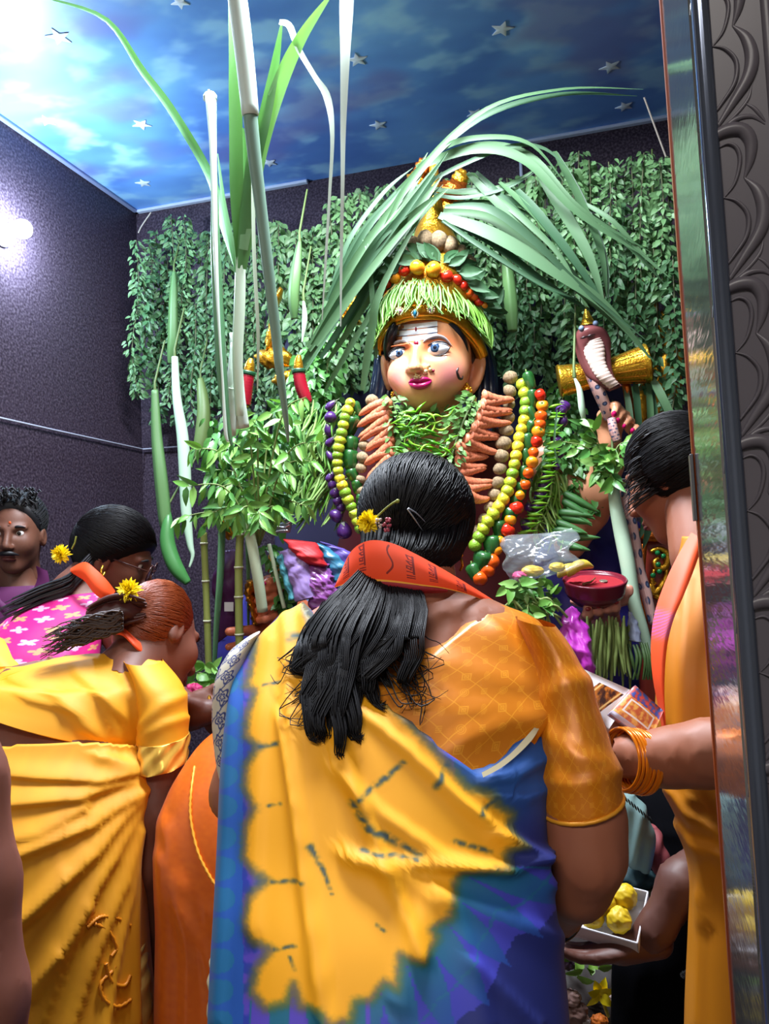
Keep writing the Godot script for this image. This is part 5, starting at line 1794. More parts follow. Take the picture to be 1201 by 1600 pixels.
func curry_bunch() -> void:
	var t := thing("curry_leaf_bunch", "large bunch of fresh green curry leaf sprigs held upright in the statue's fist", "leaves", P(420, 950, 2.24))
	var stem := vm("curry stem", rgb8(120, 138, 76), 0.55)
	var cols := [leafm("curry leaf", rgb8(96, 150, 62), 0.42), leafm("curry leaf dark", rgb8(70, 124, 56), 0.42), leafm("curry leaf light", rgb8(126, 174, 84), 0.42)]
	var tips := [[276, 810], [292, 760], [300, 700], [332, 800], [345, 760], [352, 690], [372, 800], [385, 720], [400, 655], [420, 760], [430, 690], [440, 630], [455, 740], [462, 660], [478, 790], [486, 720], [478, 620], [500, 690], [372, 650], [330, 735], [405, 810], [440, 800]]
	var n := 0
	for k in tips.size():
		var q = tips[k]
		var d := 2.16 + rr(-0.07, 0.1)
		var c := curve(pp([[404, 852, 2.22], [lerpf(404, q[0], 0.45), lerpf(840, q[1], 0.75) - 16, d + 0.02], [q[0], q[1], d]]), 14)
		var mb := MB.new()
		tube(mb, c, [0.0035, 0.0025, 0.001], 5)
		obj("sprig_stem", mb, stem, t)
		for j in 13:
			if n >= 290:
				break
			var s := 0.28 + 0.72 * j / 12.0
			var p: Vector3 = at(c, s)
			var dir: Vector3 = (at(c, minf(s + 0.05, 1.0)) - at(c, maxf(s - 0.05, 0.0))).normalized()
			var sd := 1.0 if j % 2 else -1.0
			var side := dir.cross(cam_b.z).normalized() * sd
			var out := (side * rr(0.5, 1.0) + dir * rr(0.1, 0.5) - Vector3.UP * rr(0.5, 1.3) + cam_b.z * rr(-0.2, 0.5)).normalized()
			put("leaf", unit["leaf%d" % ((j + k) % 4)], cols[(j * 7 + k) % 3], turned(p, out, (cam_b.z + Vector3(rr(-0.6, 0.6), rr(-0.2, 0.6), rr(-0.4, 0.4))).normalized(), Vector3(0.72, 1, 1) * rr(0.04, 0.064)), t)
			n += 1
	for s in [[[384, 800, 2.19], [395, 860, 2.18], [404, 910, 2.18], [410, 955, 2.19], 8.5], [[420, 850, 2.21], [432, 900, 2.2], [444, 950, 2.2], 3.2]]:
		var mb := MB.new()
		tube(mb, curve(pp(s.slice(0, s.size() - 1)), 14), px(s[-1], 2.2), 14)
		obj("white_stalk", mb, mat("white green stalk", rgb8(188, 204, 172), 0.45), t)
	var more := MB.new()
	for k in 16:
		var x := rr(330, 452)
		leafy(more, curve(pp([[x, rr(640, 700), 2.3], [x + rr(-14, 10), rr(700, 740), 2.27], [x + rr(-24, 14), rr(770, 830), 2.27]]), 8), 26, 0.042, 0.03, "leaf", 0.9)
	tag(obj("back_leaves", more, cols[1], t), "", "", "", "stuff")
	for s in [[515, 500], [497, 530], [480, 560], [462, 600], [505, 580], [880, 600], [900, 640], [925, 665]]:
		var u := thing("leaf_garland", "thick string of small green leaves hanging beside the statue's %s flank" % ("left" if s[0] < 600 else "right"), "garland", P(s[0], s[1] + 160, 2.5), "leaf strings at the statue's %s flank" % ("left" if s[0] < 600 else "right"))
		var c := curve(pp([[s[0], s[1], 2.52], [s[0] - 4, s[1] + 80, 2.48], [s[0] - 10, s[1] + (190 if s[0] < 600 else 130), 2.46]]), 10)
		var gm := MB.new()
		tube(gm, c, 0.003, 5)
		obj("stem", gm, stem, u)
		gm = MB.new()
		leafy(gm, c, 200, 0.036, 0.045, "small", 0.6)
		tag(obj("foliage", gm, cols[1], u), "", "", "", "stuff")
	var mb2 := MB.new()
	leafy(mb2, curve(pp([[418, 850, 2.24], [436, 900, 2.24], [446, 955, 2.24]]), 8), 90, 0.03, 0.02, "small", 0.2)
	tag(obj("small_leaves", mb2, cols[1], t), "", "", "", "stuff")
	# sprigs at the raised hand and the doorway
	for s in [["leafy green sprig tucked under the statue's raised hand with the snake", [[950, 770, 2.27], [952, 720, 2.25], [965, 690, 2.24]], [[905, 655], [925, 690], [940, 720], [955, 700], [975, 690], [990, 700], [930, 745], [958, 760], [900, 700], [880, 690]]], ["leafy bunch of greens lying below the plastic bag in front of the statue", [[835, 935, 2.12], [820, 930, 2.1], [800, 925, 2.1]], [[790, 915], [810, 905], [840, 915], [860, 925], [870, 935], [850, 950], [830, 965], [800, 945], [865, 915]]], ["green leaves heaped on the floor beside the purple cloth at the left", [[325, 1075, 2.2], [328, 1060, 2.2], [330, 1050, 2.2]], [[306, 1050], [318, 1038], [335, 1040], [345, 1060], [312, 1072], [330, 1075]]]]:
		var u := thing("leafy_sprig", s[0], "leaves", P(s[1][0][0], s[1][0][1], s[1][0][2]))
		for q in s[2]:
			var d: float = s[1][1][2] + rr(-0.04, 0.04)
			var c := curve(pp([s[1][0], [lerpf(s[1][1][0], q[0], 0.4), lerpf(s[1][1][1], q[1], 0.5), d], [q[0], q[1], d]]), 10)
			var mb := MB.new()
			tube(mb, c, [0.003, 0.0012], 5)
			obj("sprig_stem", mb, stem, u)
			for j in 9:
				var p: Vector3 = at(c, 0.25 + 0.75 * j / 8.0)
				put("leaf", unit["leaf%d" % (j % 4)], cols[(j + 1) % 3], turned(p, Vector3(rr(-1, 1), rr(-1, 0.3), rr(-0.6, 1)).normalized(), (cam_b.z + Vector3(rr(-0.6, 0.6), rr(-0.2, 0.6), 0)).normalized(), Vector3.ONE * rr(0.035, 0.06)), u)
	var st := mat("loose stem", rgb8(146, 166, 96), 0.5)
	for k in 16:
		var mb := MB.new()
		var x := rr(775, 850)
		tube(mb, curve(pp([[x, 925 + rr(0, 30), 2.1], [x + rr(10, 25), 930 + rr(5, 30), 2.08], [x + rr(15, 40), 950 + rr(5, 30), 2.09]]), 8), 0.0035, 5)
		tag(obj("leaf_stalk", mb, st), "loose pale green leaf stem lying below the plastic bag", "stem", "loose stems below the plastic bag")

func held_things() -> void:
	# golden hourglass drum
	var foil := gold("gold foil", Color(0.88, 0.68, 0.2), 0.26)
	var t := thing("hourglass_drum", "golden foil covered hourglass drum behind the cobra's hood", "drum", P(945, 625, 2.37))
	var a := P(872, 596, 2.39)
	var b := P(1013, 568, 2.35)
	var l := (b - a).length()
	var fr := Transform3D(aim(b - a, cam_b.z), a)
	var mb := MB.new()
	lathe(mb, [[0.001, 0.0], [0.047, 0.0], [0.05, 0.006], [0.047, 0.012], [0.033, l * 0.5], [0.056, l - 0.012], [0.06, l - 0.006], [0.057, l], [0.001, l]], 30, fr)
	for k in mb.v.size():
		var q := mb.v[k] - a
		mb.v[k] += q.normalized() * 0.0
	obj("body", mb, foil, t)
	for k in 7:
		mb = MB.new()
		var an := -0.9 + k * 0.42
		var dir := (fr.basis.z * cos(an) + fr.basis.x * sin(an))
		tube(mb, [a + fr.basis.y * 0.02 + dir * 0.0455, a + fr.basis.y * l * 0.5 + dir * 0.033, a + fr.basis.y * (l - 0.02) + dir * 0.055], 0.0012, 5)
		obj("foil_crease", mb, gold("deep gold", Color(0.72, 0.45, 0.12), 0.3), t)
	# cobra with a spread hood, wound over the drum
	t = thing("cobra_figure", "spotted cobra figure rearing with a spread hood above the statue's raised hand", "snake figure", P(945, 660, 2.3))
	var rose := mat("snake skin", Color.WHITE, 0.35)
	rose.albedo_texture = tex(128, 256, func(u, v):
		var base := rgb8(176, 128, 124).lerp(rgb8(206, 168, 158), 0.5 + 0.5 * cos(TAU * (u - 0.25)))
		for k in 4:
			for j in 9:
				var cu: float = 0.12 + 0.25 * k + (0.12 if j % 2 else 0.0)
				var cv: float = (j + 0.5) / 9.0
				var du: float = absf(fposmod(u - cu + 0.5, 1.0) - 0.5) / 0.07
				var dv: float = (v - cv) / 0.028
				if du * du + dv * dv < 1.0:
					return rgb8(44, 52, 82) if du * du + dv * dv > 0.25 else rgb8(86, 102, 132)
		return base)
	mb = MB.new()
	loft(mb, [[905, 512, 922, 508, 2.31, 0.02, 0.02], [899, 522, 942, 513, 2.305, 0.03, 0.025], [898, 538, 953, 530, 2.305, 0.022, 0.022], [902, 560, 954, 552, 2.305, 0.018, 0.02], [914, 585, 956, 576, 2.30, 0.02, 0.02], [930, 600, 961, 592, 2.295, 0.022, 0.02], [952, 612, 972, 604, 2.295, 0.018, 0.016]], 30, 36)
	obj("hood", mb, mat("cobra hood", rgb8(112, 60, 60), 0.32), t)
	mb = MB.new()
	loft(mb, [[918, 534, 938, 528, 2.291, 0.014, 0.0], [912, 550, 944, 542, 2.289, 0.014, 0.0], [922, 574, 946, 566, 2.284, 0.014, 0.0], [934, 592, 954, 584, 2.276, 0.014, 0.0], [952, 608, 967, 600, 2.28, 0.012, 0.0]], 20, 40, func(u, v, x, y): return 0.0014 * sin(v * 90.0))
	obj("belly", mb, mat("cobra belly", rgb8(222, 196, 182), 0.4), t)
	for s in [[908, 514, 4.5], [930, 506, 4.5]]:
		mb = MB.new()
		ball(mb, P(s[0], s[1] - 1, 2.285), Vector3.ONE * px(s[2], 2.28), Basis(), 10, 8)
		obj("eye", mb, mat("snake eye", rgb8(120, 140, 170), 0.12), t)
	for s in [[912, 527], [922, 524]]:
		mb = MB.new()
		tube(mb, curve(pp([[s[0] - 6, s[1] + 2, 2.281], [s[0], s[1], 2.276], [s[0] + 8, s[1] - 2, 2.28]]), 8), [0.001, 0.004, 0.001], 6)
		obj("mouth_line", mb, mat("dark brown line", rgb8(46, 20, 22), 0.4), t)
	mb = MB.new()
	lathe(mb, [[0.026, 0.0], [0.018, 0.014], [0.011, 0.03], [0.003, 0.052], [0.001, 0.054]], 16, Transform3D(aim(way(-0.1, -1), cam_b.z), P(918, 509, 2.31)))
	obj("gold_horn", mb, foil, t)
	mb = MB.new()
	tube(mb, curve(pp([[914, 566, 2.325], [922, 580, 2.31], [932, 605, 2.305], [944, 632, 2.315], [952, 655, 2.33]]), 24), [0.012, 0.0175, 0.018, 0.0175, 0.015], 18)
	obj("coil", mb, rose, t)
	mb = MB.new()
	tube(mb, curve(pp([[955, 655, 2.285], [958, 672, 2.275], [964, 690, 2.275]]), 10), [0.012, 0.0135, 0.012], 14)
	obj("coil", mb, rose, t)
	mb = MB.new()
	tube(mb, curve(pp([[976, 765, 2.30], [982, 800, 2.29], [990, 840, 2.285], [998, 890, 2.28], [1010, 930, 2.27], [1020, 975, 2.26]]), 30), [0.014, 0.0165, 0.017, 0.0165, 0.0155, 0.012], 16)
	tag(obj("spotted_snake_tail", mb, rose), "pinkish snake tail with dark spots hanging beside the thick pale gourd", "snake figure")
	# trident shaft behind the hand
	mb = MB.new()
	tube(mb, curve(pp([[978, 600, 2.38], [984, 640, 2.375], [990, 690, 2.37]]), 8), 0.013, 12)
	tag(obj("staff", mb, gold("orange gold", Color(0.7, 0.36, 0.12), 0.32)), "ornate reddish gold staff standing behind the statue's raised fingers", "staff")
	# red bowl with powder, coin and stick
	t = thing("red_bowl", "maroon bowl of red powder resting on the statue's lower right hand", "bowl", P(929, 945, 2.2))
	var bf := Transform3D(Basis(cam_b.z, deg_to_rad(3)) * Basis(cam_b.x, deg_to_rad(11)) * cam_b, P(929, 941, 2.2))
	mb = MB.new()
	lathe(mb, [[0.001, -0.005], [0.05, -0.004], [0.068, 0.012], [0.075, 0.02], [0.0755, 0.026], [0.08, 0.03], [0.0845, 0.058], [0.087, 0.064], [0.084, 0.068], [0.079, 0.064], [0.076, 0.054], [0.001, 0.052]], 40, bf)
	obj("bowl", mb, mat("maroon bowl", rgb8(110, 28, 44), 0.25), t)
	mb = MB.new()
	tube(mb, range(41).map(func(k): return bf * Vector3(cos(TAU * k / 40.0) * 0.0765, 0.028, sin(TAU * k / 40.0) * 0.0765)), 0.0016, 6, false)
	obj("groove_ring", mb, mat("maroon ring", rgb8(140, 60, 74), 0.3), t)
	mb = MB.new()
	var n := noise(40.0, 2)
	grid(mb, 30, 8, func(u, v): return bf * Vector3(cos(TAU * u) * v * 0.076, 0.056 + 0.003 * n.get_noise_2d(cos(TAU * u) * v, sin(TAU * u) * v) + 0.004 * (1 - v), sin(TAU * u) * v * 0.076))
	tag(obj("red_powder", mb, mat("red powder", rgb8(150, 14, 30), 0.9)), "red powder heaped in the statue's maroon bowl", "powder")
	mb = MB.new()
	lathe(mb, [[0.001, 0.0], [0.011, 0.0], [0.0115, 0.001], [0.011, 0.002], [0.001, 0.002]], 18, bf * Transform3D(Basis(), Vector3(0.022, 0.060, 0.005)))
	tag(obj("coin", mb, mat("coin", rgb8(186, 176, 156), 0.35, 0.8)), "small pale round coin lying on the red powder", "coin")
	mb = MB.new()
	tube(mb, [bf * Vector3(-0.04, 0.062, 0.03), bf * Vector3(-0.015, 0.064, 0.018), bf * Vector3(0.002, 0.07, 0.0)], [0.004, 0.003, 0.0012], 8)
	tag(obj("small_spoon", mb, mat("dull brass", rgb8(150, 120, 80), 0.35, 0.7)), "thin brass stick lying on the red powder in the bowl", "spoon")
	# tusk shaped ornaments wound in red thread
	for s in [["golden tipped tusk ornament wound in red thread, right of the thick stalk", [[467, 555, 2.3], [466, 568, 2.3], [467, 585, 2.3], [471, 605, 2.3], [477, 622, 2.3], [479, 636, 2.3]], 11.0], ["reddish wound ornament with a golden leaf top, left of the thick stalk", [[392, 560, 2.3], [390, 572, 2.3], [387, 588, 2.3], [384, 606, 2.3], [382, 626, 2.3], [381, 640, 2.3]], 12.0]]:
		t = thing("tusk_ornament", s[0], "ornament", P(s[1][5][0], s[1][5][1], 2.3))
		var c := curve(pp(s[1]), 40)
		mb = MB.new()
		tube(mb, c.slice(0, 14), [0.006, px(s[2] * 0.6, 2.3), px(s[2] * 0.7, 2.3)], 16)
		obj("golden_tip", mb, gold(), t)
		mb = MB.new()
		var rad := []
		for k in 24:
			rad.append(px(s[2] * (0.82 + 0.1 * sin(k * 0.13)), 2.3) * (1.06 if k % 2 else 0.95))
		tube(mb, c.slice(12, 36), rad, 18)
		obj("red_winding", mb, mat("red thread", rgb8(140, 14, 34), 0.3), t)
		mb = MB.new()
		tube(mb, c.slice(12, 16), px(s[2] * 0.95, 2.3), 16)
		obj("green_band", mb, mat("green thread", rgb8(20, 66, 40), 0.4), t)
		mb = MB.new()
		tube(mb, c.slice(34, 40), [px(s[2] * 0.7, 2.3), px(s[2] * 0.3, 2.3)], 16)
		obj("golden_end", mb, gold(), t)

# ---------------------------------------------------------------- cloth and bags round the statue
func crumple(mb: MB, c: Vector3, r: Vector3, ax: Basis, sd: int, amp := 0.3, sharp := 9.0) -> void:
	var n := noise(1.5, 3, FastNoiseLite.TYPE_CELLULAR, sd)
	var n2 := noise(1.1, 3, FastNoiseLite.TYPE_SIMPLEX, sd + 1)
	var first := mb.v.size()
	ball(mb, Vector3.ZERO, Vector3.ONE, Basis(), 44, 30)
	for k in range(first, mb.v.size()):
		var p := mb.v[k]
		p *= 1.0 + amp * (n2.get_noise_3dv(p * 1.3) + 0.6 * n.get_noise_3dv(p * 1.6))
		mb.v[k] = c + ax * (p * r)

func altar_things() -> void:
	# folded saris beside the fist
	var list := [
		["folded_cloth", "folded lavender silk sari with glitter standing beside the statue's fist", [[437, 862, 466, 852, 2.20, 0.02, 0.03], [444, 880, 478, 866, 2.19, 0.03, 0.03], [452, 905, 486, 890, 2.18, 0.03, 0.03], [462, 940, 500, 930, 2.17, 0.03, 0.03]], mat("lavender silk", rgb8(142, 118, 176), 0.32)],
		["folded_cloth", "folded teal edged cloth standing leftmost of the folded saris", [[432, 870, 442, 864, 2.19, 0.012, 0.02], [440, 900, 452, 895, 2.18, 0.014, 0.02], [452, 938, 464, 936, 2.17, 0.014, 0.02]], mat("teal silk", rgb8(58, 128, 140), 0.35)],
		["folded_cloth", "bright red folded velvet cloth lying on the purple crushed sari", [[443, 842, 494, 848, 2.215, 0.02, 0.03], [452, 856, 502, 862, 2.19, 0.035, 0.03], [466, 872, 510, 882, 2.18, 0.03, 0.03], [474, 882, 508, 885, 2.19, 0.015, 0.02]], mat("red velvet", rgb8(172, 16, 26), 0.6)],
		["folded_cloth", "crushed shiny purple sari cloth under the red velvet", [[466, 874, 512, 880, 2.215, 0.03, 0.03], [474, 900, 520, 900, 2.20, 0.05, 0.03], [480, 930, 530, 925, 2.19, 0.05, 0.03], [488, 960, 540, 950, 2.18, 0.04, 0.03]], mat("crushed purple", rgb8(132, 74, 142), 0.24)],
		["folded_cloth", "folded teal and violet sari border lying right of the red velvet", [[494, 848, 514, 856, 2.235, 0.012, 0.02], [505, 868, 532, 872, 2.225, 0.02, 0.02], [512, 890, 548, 892, 2.22, 0.02, 0.02], [516, 910, 556, 905, 2.22, 0.02, 0.02]], mat("peacock silk", rgb8(46, 110, 140), 0.35)],
		["folded_cloth", "violet sari cloth lying behind the teal border at the near woman's scarf", [[500, 846, 520, 852, 2.26, 0.012, 0.02], [515, 862, 552, 866, 2.26, 0.02, 0.02], [520, 900, 566, 900, 2.25, 0.02, 0.02]], mat("violet silk", rgb8(84, 66, 142), 0.4)],
		["draped_cloth", "dark purple cloth hanging behind the sugarcanes at the left", [[352, 860, 372, 858, 2.33, 0.02, 0.02], [338, 890, 374, 890, 2.32, 0.03, 0.02], [330, 915, 374, 920, 2.32, 0.03, 0.02], [340, 950, 372, 955, 2.32, 0.02, 0.02], [340, 1005, 366, 985, 2.32, 0.012, 0.01]], mat("plum cloth", rgb8(78, 28, 84), 0.5)],
		["green_cloth", "green cloth hanging behind the statue's red painted palm", [[440, 905, 456, 905, 2.27, 0.012, 0.02], [440, 930, 462, 935, 2.26, 0.016, 0.02], [440, 960, 468, 960, 2.25, 0.016, 0.02]], mat("emerald cloth", rgb8(14, 92, 44), 0.5)]]
	for k in list.size():
		var s = list[k]
		var mb := MB.new()
		var n := noise(0.05, 3, FastNoiseLite.TYPE_SIMPLEX, 60 + k)
		var amp := 0.008 if k == 3 else 0.002
		loft(mb, s[2], 44, 30, func(u, v, x, y): return amp * n.get_noise_2d(x * 2.2, y * 2.2) + 0.002 * sin(v * 20.0 + x * 0.1), null, 0.6)
		var o := obj(s[0], mb, s[3])
		tag(o, s[1], "cloth")
	# silver carved ornament
	var t := thing("silver_ornament", "grey silver scroll ornament standing behind the folded saris", "ornament", P(440, 832, 2.22))
	var sil := mat("dull silver", rgb8(118, 128, 142), 0.35, 0.75)
	var mb := MB.new()
	loft(mb, [[442, 808, 456, 804, 2.22, 0.008, 0.008], [440, 816, 457, 812, 2.22, 0.008, 0.008], [424, 822, 456, 818, 2.22, 0.01, 0.008], [420, 828, 455, 826, 2.22, 0.01, 0.008], [424, 834, 453, 832, 2.22, 0.01, 0.008]], 24, 14, null, null, 0.5)
	obj("plate", mb, sil, t)
	for s in [[[426, 826], [434, 823], [444, 824], [452, 820]], [[444, 812], [450, 810], [453, 815], [447, 819]], [[428, 831], [440, 829], [450, 829]]]:
		mb = MB.new()
		tube(mb, curve(pp(s.map(func(q): return [q[0], q[1], 2.21])), 14), 0.0022, 6)
		obj("scroll", mb, mat("bright silver", rgb8(190, 196, 206), 0.25, 0.8), t)
	mb = MB.new()
	box(mb, Vector3(-0.012, -0.013, 0), Vector3(0.014, 0.013, 0.001), 0.0, Transform3D(cam_b, P(357, 948, 2.275)))
	tag(obj("paper_tag", mb, mat("white paper", rgb8(200, 196, 196), 0.8)), "small white paper tag pinned to the dark purple cloth", "tag")
	# translucent plastic bag with fruit
	var clear := mat("clear plastic", Color(0.82, 0.87, 0.9, 0.1), 0.18)
	clear.transparency = BaseMaterial3D.TRANSPARENCY_ALPHA
	clear.metallic_specular = 0.45
	mb = MB.new()
	var n1 := noise(0.035, 3, FastNoiseLite.TYPE_CELLULAR, 5)
	loft(mb, [[850, 838, 902, 822, 2.13, 0.012, 0.02], [790, 836, 908, 836, 2.12, 0.03, 0.03], [778, 850, 900, 858, 2.10, 0.05, 0.04], [780, 872, 908, 872, 2.09, 0.06, 0.04], [782, 892, 912, 884, 2.09, 0.05, 0.04], [790, 912, 862, 900, 2.10, 0.03, 0.03]], 70, 44, func(u, v, x, y): return 0.02 * n1.get_noise_2d(x, y * 1.6) + 0.006 * sin(x * 0.11 + y * 0.16))
	tag(obj("plastic_bag", mb, clear), "crumpled clear plastic bag lying on the greens before the statue", "bag")
	for s in [["pink_flower", "pink blossom seen inside the clear plastic bag", [812, 900, 12, 8], rgb8(196, 70, 120)], ["yellow_fruit", "yellow fruit lying inside the clear plastic bag", [832, 892, 18, 9], rgb8(202, 168, 60)], ["yellow_fruit", "smaller yellow fruit at the right end of the plastic bag", [870, 886, 13, 8], rgb8(206, 178, 70)]]:
		mb = MB.new()
		crumple(mb, P(s[2][0], s[2][1], 2.10), Vector3(px(s[2][2], 2.1), px(s[2][3], 2.1), 0.02), cam_b, s[2][0], 0.12)
		tag(obj(s[0], mb, mat(s[1].substr(0, 14), s[3], 0.5)), s[1], "flower" if s[0] == "pink_flower" else "fruit")
	var ban := mat("banana skin", rgb8(222, 190, 70), 0.45)
	for s in [["upper ripe yellow banana lying behind the red bowl's rim", [[888, 900, 2.17], [896, 888, 2.15], [910, 882, 2.15], [926, 886, 2.16]], 0.015], ["lower ripe yellow banana lying left behind the red bowl", [[872, 902, 2.19], [880, 892, 2.18], [894, 888, 2.18], [904, 892, 2.19]], 0.015]]:
		mb = MB.new()
		tube(mb, curve(pp(s[1]), 14), [0.004, 0.014, s[2], 0.013, 0.004], 10)
		tag(obj("banana", mb, ban), s[0], "banana")
	# magenta and pale bags
	var mag := mat("magenta foil", rgb8(196, 52, 190), 0.2)
	mag.clearcoat_enabled = true
	mb = MB.new()
	var n2 := noise(0.03, 3, FastNoiseLite.TYPE_CELLULAR, 15)
	loft(mb, [[880, 948, 905, 946, 2.14, 0.02, 0.02], [868, 966, 918, 962, 2.12, 0.035, 0.03], [864, 990, 930, 985, 2.11, 0.045, 0.03], [880, 1020, 936, 1020, 2.10, 0.05, 0.03], [895, 1060, 940, 1060, 2.1, 0.05, 0.03]], 60, 44, func(u, v, x, y): return 0.028 * n2.get_noise_2d(x * 1.5, y))
	tag(obj("shiny_bag", mb, mag), "crumpled shiny magenta bag under the statue's red bowl", "bag")
	mb = MB.new()
	loft(mb, [[978, 955, 992, 958, 2.19, 0.01, 0.02], [976, 975, 1000, 975, 2.18, 0.025, 0.02], [978, 1000, 1006, 1003, 2.17, 0.03, 0.02]], 40, 24, func(u, v, x, y): return 0.012 * n2.get_noise_2d(x * 2.0, y * 2.0))
	tag(obj("pale_bag", mb, mat("pale blue plastic", rgb8(168, 178, 205), 0.3)), "pale bluish plastic bag between the hanging beans and the snake gourd", "bag")
	for k in 14:
		mb = MB.new()
		var x := rr(985, 1018)
		tube(mb, curve(pp([[x - 6, 1004 + rr(0, 6), 2.15], [x, 1030, 2.13], [x + rr(-8, 8), 1062, 2.13]]), 8), [0.003, 0.005, 0.002], 6)
		tag(obj("dark_bean", mb, vm("dark bean", rgb8(58, 84, 40), 0.5)), "dark green bean in the bunch beside the right woman's scarf", "bean", "dark beans beside the right woman")
	# cord along the left wall
	mb = MB.new()
	tube(mb, [Vector3(-2.045, 1.985, -1.9), Vector3(-2.045, 1.975, -2.6), Vector3(-2.045, 1.97, -3.18)], 0.004, 6)
	tube(mb, curve([Vector3(-2.045, 1.97, -3.18), Vector3(-1.7, 1.965, -3.17), Vector3(-1.3, 1.97, -3.17)], 8), 0.004, 6)
	tag(obj("wall_cable", mb, mat("grey cord", rgb8(150, 150, 165), 0.6)), "thin pale cord running along the dark granite walls", "cord")
	for s in [["dry_twig", "dry grey twig hanging at the wall corner beneath the ceiling strip", [[236, 332, 3.4], [222, 352, 3.42], [216, 364, 3.42]]], ["hanging_wire", "thin pale wire hanging from the ceiling near the door jamb", [[1006, 152, 2.5], [1018, 185, 2.52], [1040, 245, 2.55]]]]:
		mb = MB.new()
		tube(mb, curve(pp(s[2]), 8), 0.003, 5)
		tag(obj(s[0], mb, mat("dry twig", rgb8(150, 140, 130), 0.7)), s[1], "wire")

# ---------------------------------------------------------------- people: tools
func edge(rows: Array, prof: Array, back_y: float) -> Callable:
	# where the upper hem drawn as [[x, y], ...] crosses each line of a loft
	var memo := {}
	return func(u):
		if memo.has(u):
			return memo[u]
		var hitv := 0.0
		for k in 161:
			var w := pj(ring_pt(row_at(rows, k / 160.0), u))
			var x := w.x
			var y := w.y
			var want: float = lin(prof, x)
			if u > 0.5:
				want = lerpf(want, back_y, sin(PI * (u - 0.5) * 2.0))
			if y >= want:
				hitv = k / 160.0
				break
		memo[u] = hitv
		return hitv

func folds(list: Array) -> Callable:
	# list: [[points], height, width]; a fold is a soft step on one side and a crease on the other
	return func(_u, _v, x, y):
		var s := 0.0
		for f in list:
			var best := 1e9
			var sgn := 1.0
			for k in f[0].size() - 1:
				var ax: float = f[0][k][0]
				var ay: float = f[0][k][1]
				var bx: float = f[0][k + 1][0] - ax
				var by: float = f[0][k + 1][1] - ay
				var t: float = ((x - ax) * bx + (y - ay) * by) / (bx * bx + by * by)
				var over := 0.0
				if t < 0.0 and k == 0:
					over = -t
				if t > 1.0 and k == f[0].size() - 2:
					over = t - 1.0
				t = clampf(t, 0.0, 1.0)
				var dx: float = x - ax - bx * t
				var dy: float = y - ay - by * t
				var d := sqrt(dx * dx + dy * dy)
				if d < best:
					best = d
					sgn = signf(bx * dy - by * dx)
			var w: float = f[2]
			if best < 7.0 * w:
				var q := best * sgn / w
				s += f[1] * (exp(-q * q * 0.3) if q > 0.0 else exp(-q * q * 1.6))
		return s

func fill(fd: Field, rows: Array, r: float, inset: float, nv := 9, nu := 14, k := 0.0015) -> void:
	inset += 0.028
	# a body just inside a garment's cross-sections
	var last := []
	for b in nv:
		var row := row_at(rows, float(b) / (nv - 1))
		var mid := ring_pt(row, 0.25).lerp(ring_pt(row, 0.75), 0.5)
		var now := []
		for a in nu:
			var p := ring_pt(row, float(a) / nu)
			var l := (mid - p).length()
			var q := clampf((l - inset) * 0.9, 0.006, r * clampf(0.15 + 0.85 * b / (0.5 * nv), 0.0, 1.0))
			now.append([p + (mid - p) / maxf(l, 1e-5) * minf(q + inset, l), q])
		if b > 0:
			for a in nu:
				fd.cap(last[a][0], now[a][0], last[a][1], now[a][1], k)
		last = now

func on(rows: Array, x: float, y: float, lift := 0.0) -> Vector3:
	# the point of a loft's front under a pixel, lifted towards the viewer
	var lo := 0.0
	var hi := 1.0
	var p := Vector3.ZERO
	for k in 10:
		var m := (lo + hi) / 2
		var r := row_at(rows, m)
		var a := 0.0
		var b := 0.5
		for j in 9:
			p = ring_pt(r, (a + b) / 2)
			if pj(p).x < x:
				a = (a + b) / 2
			else:
				b = (a + b) / 2
		if pj(p).y < y:
			lo = m
		else:
			hi = m
	return p + cam_b.z * lift

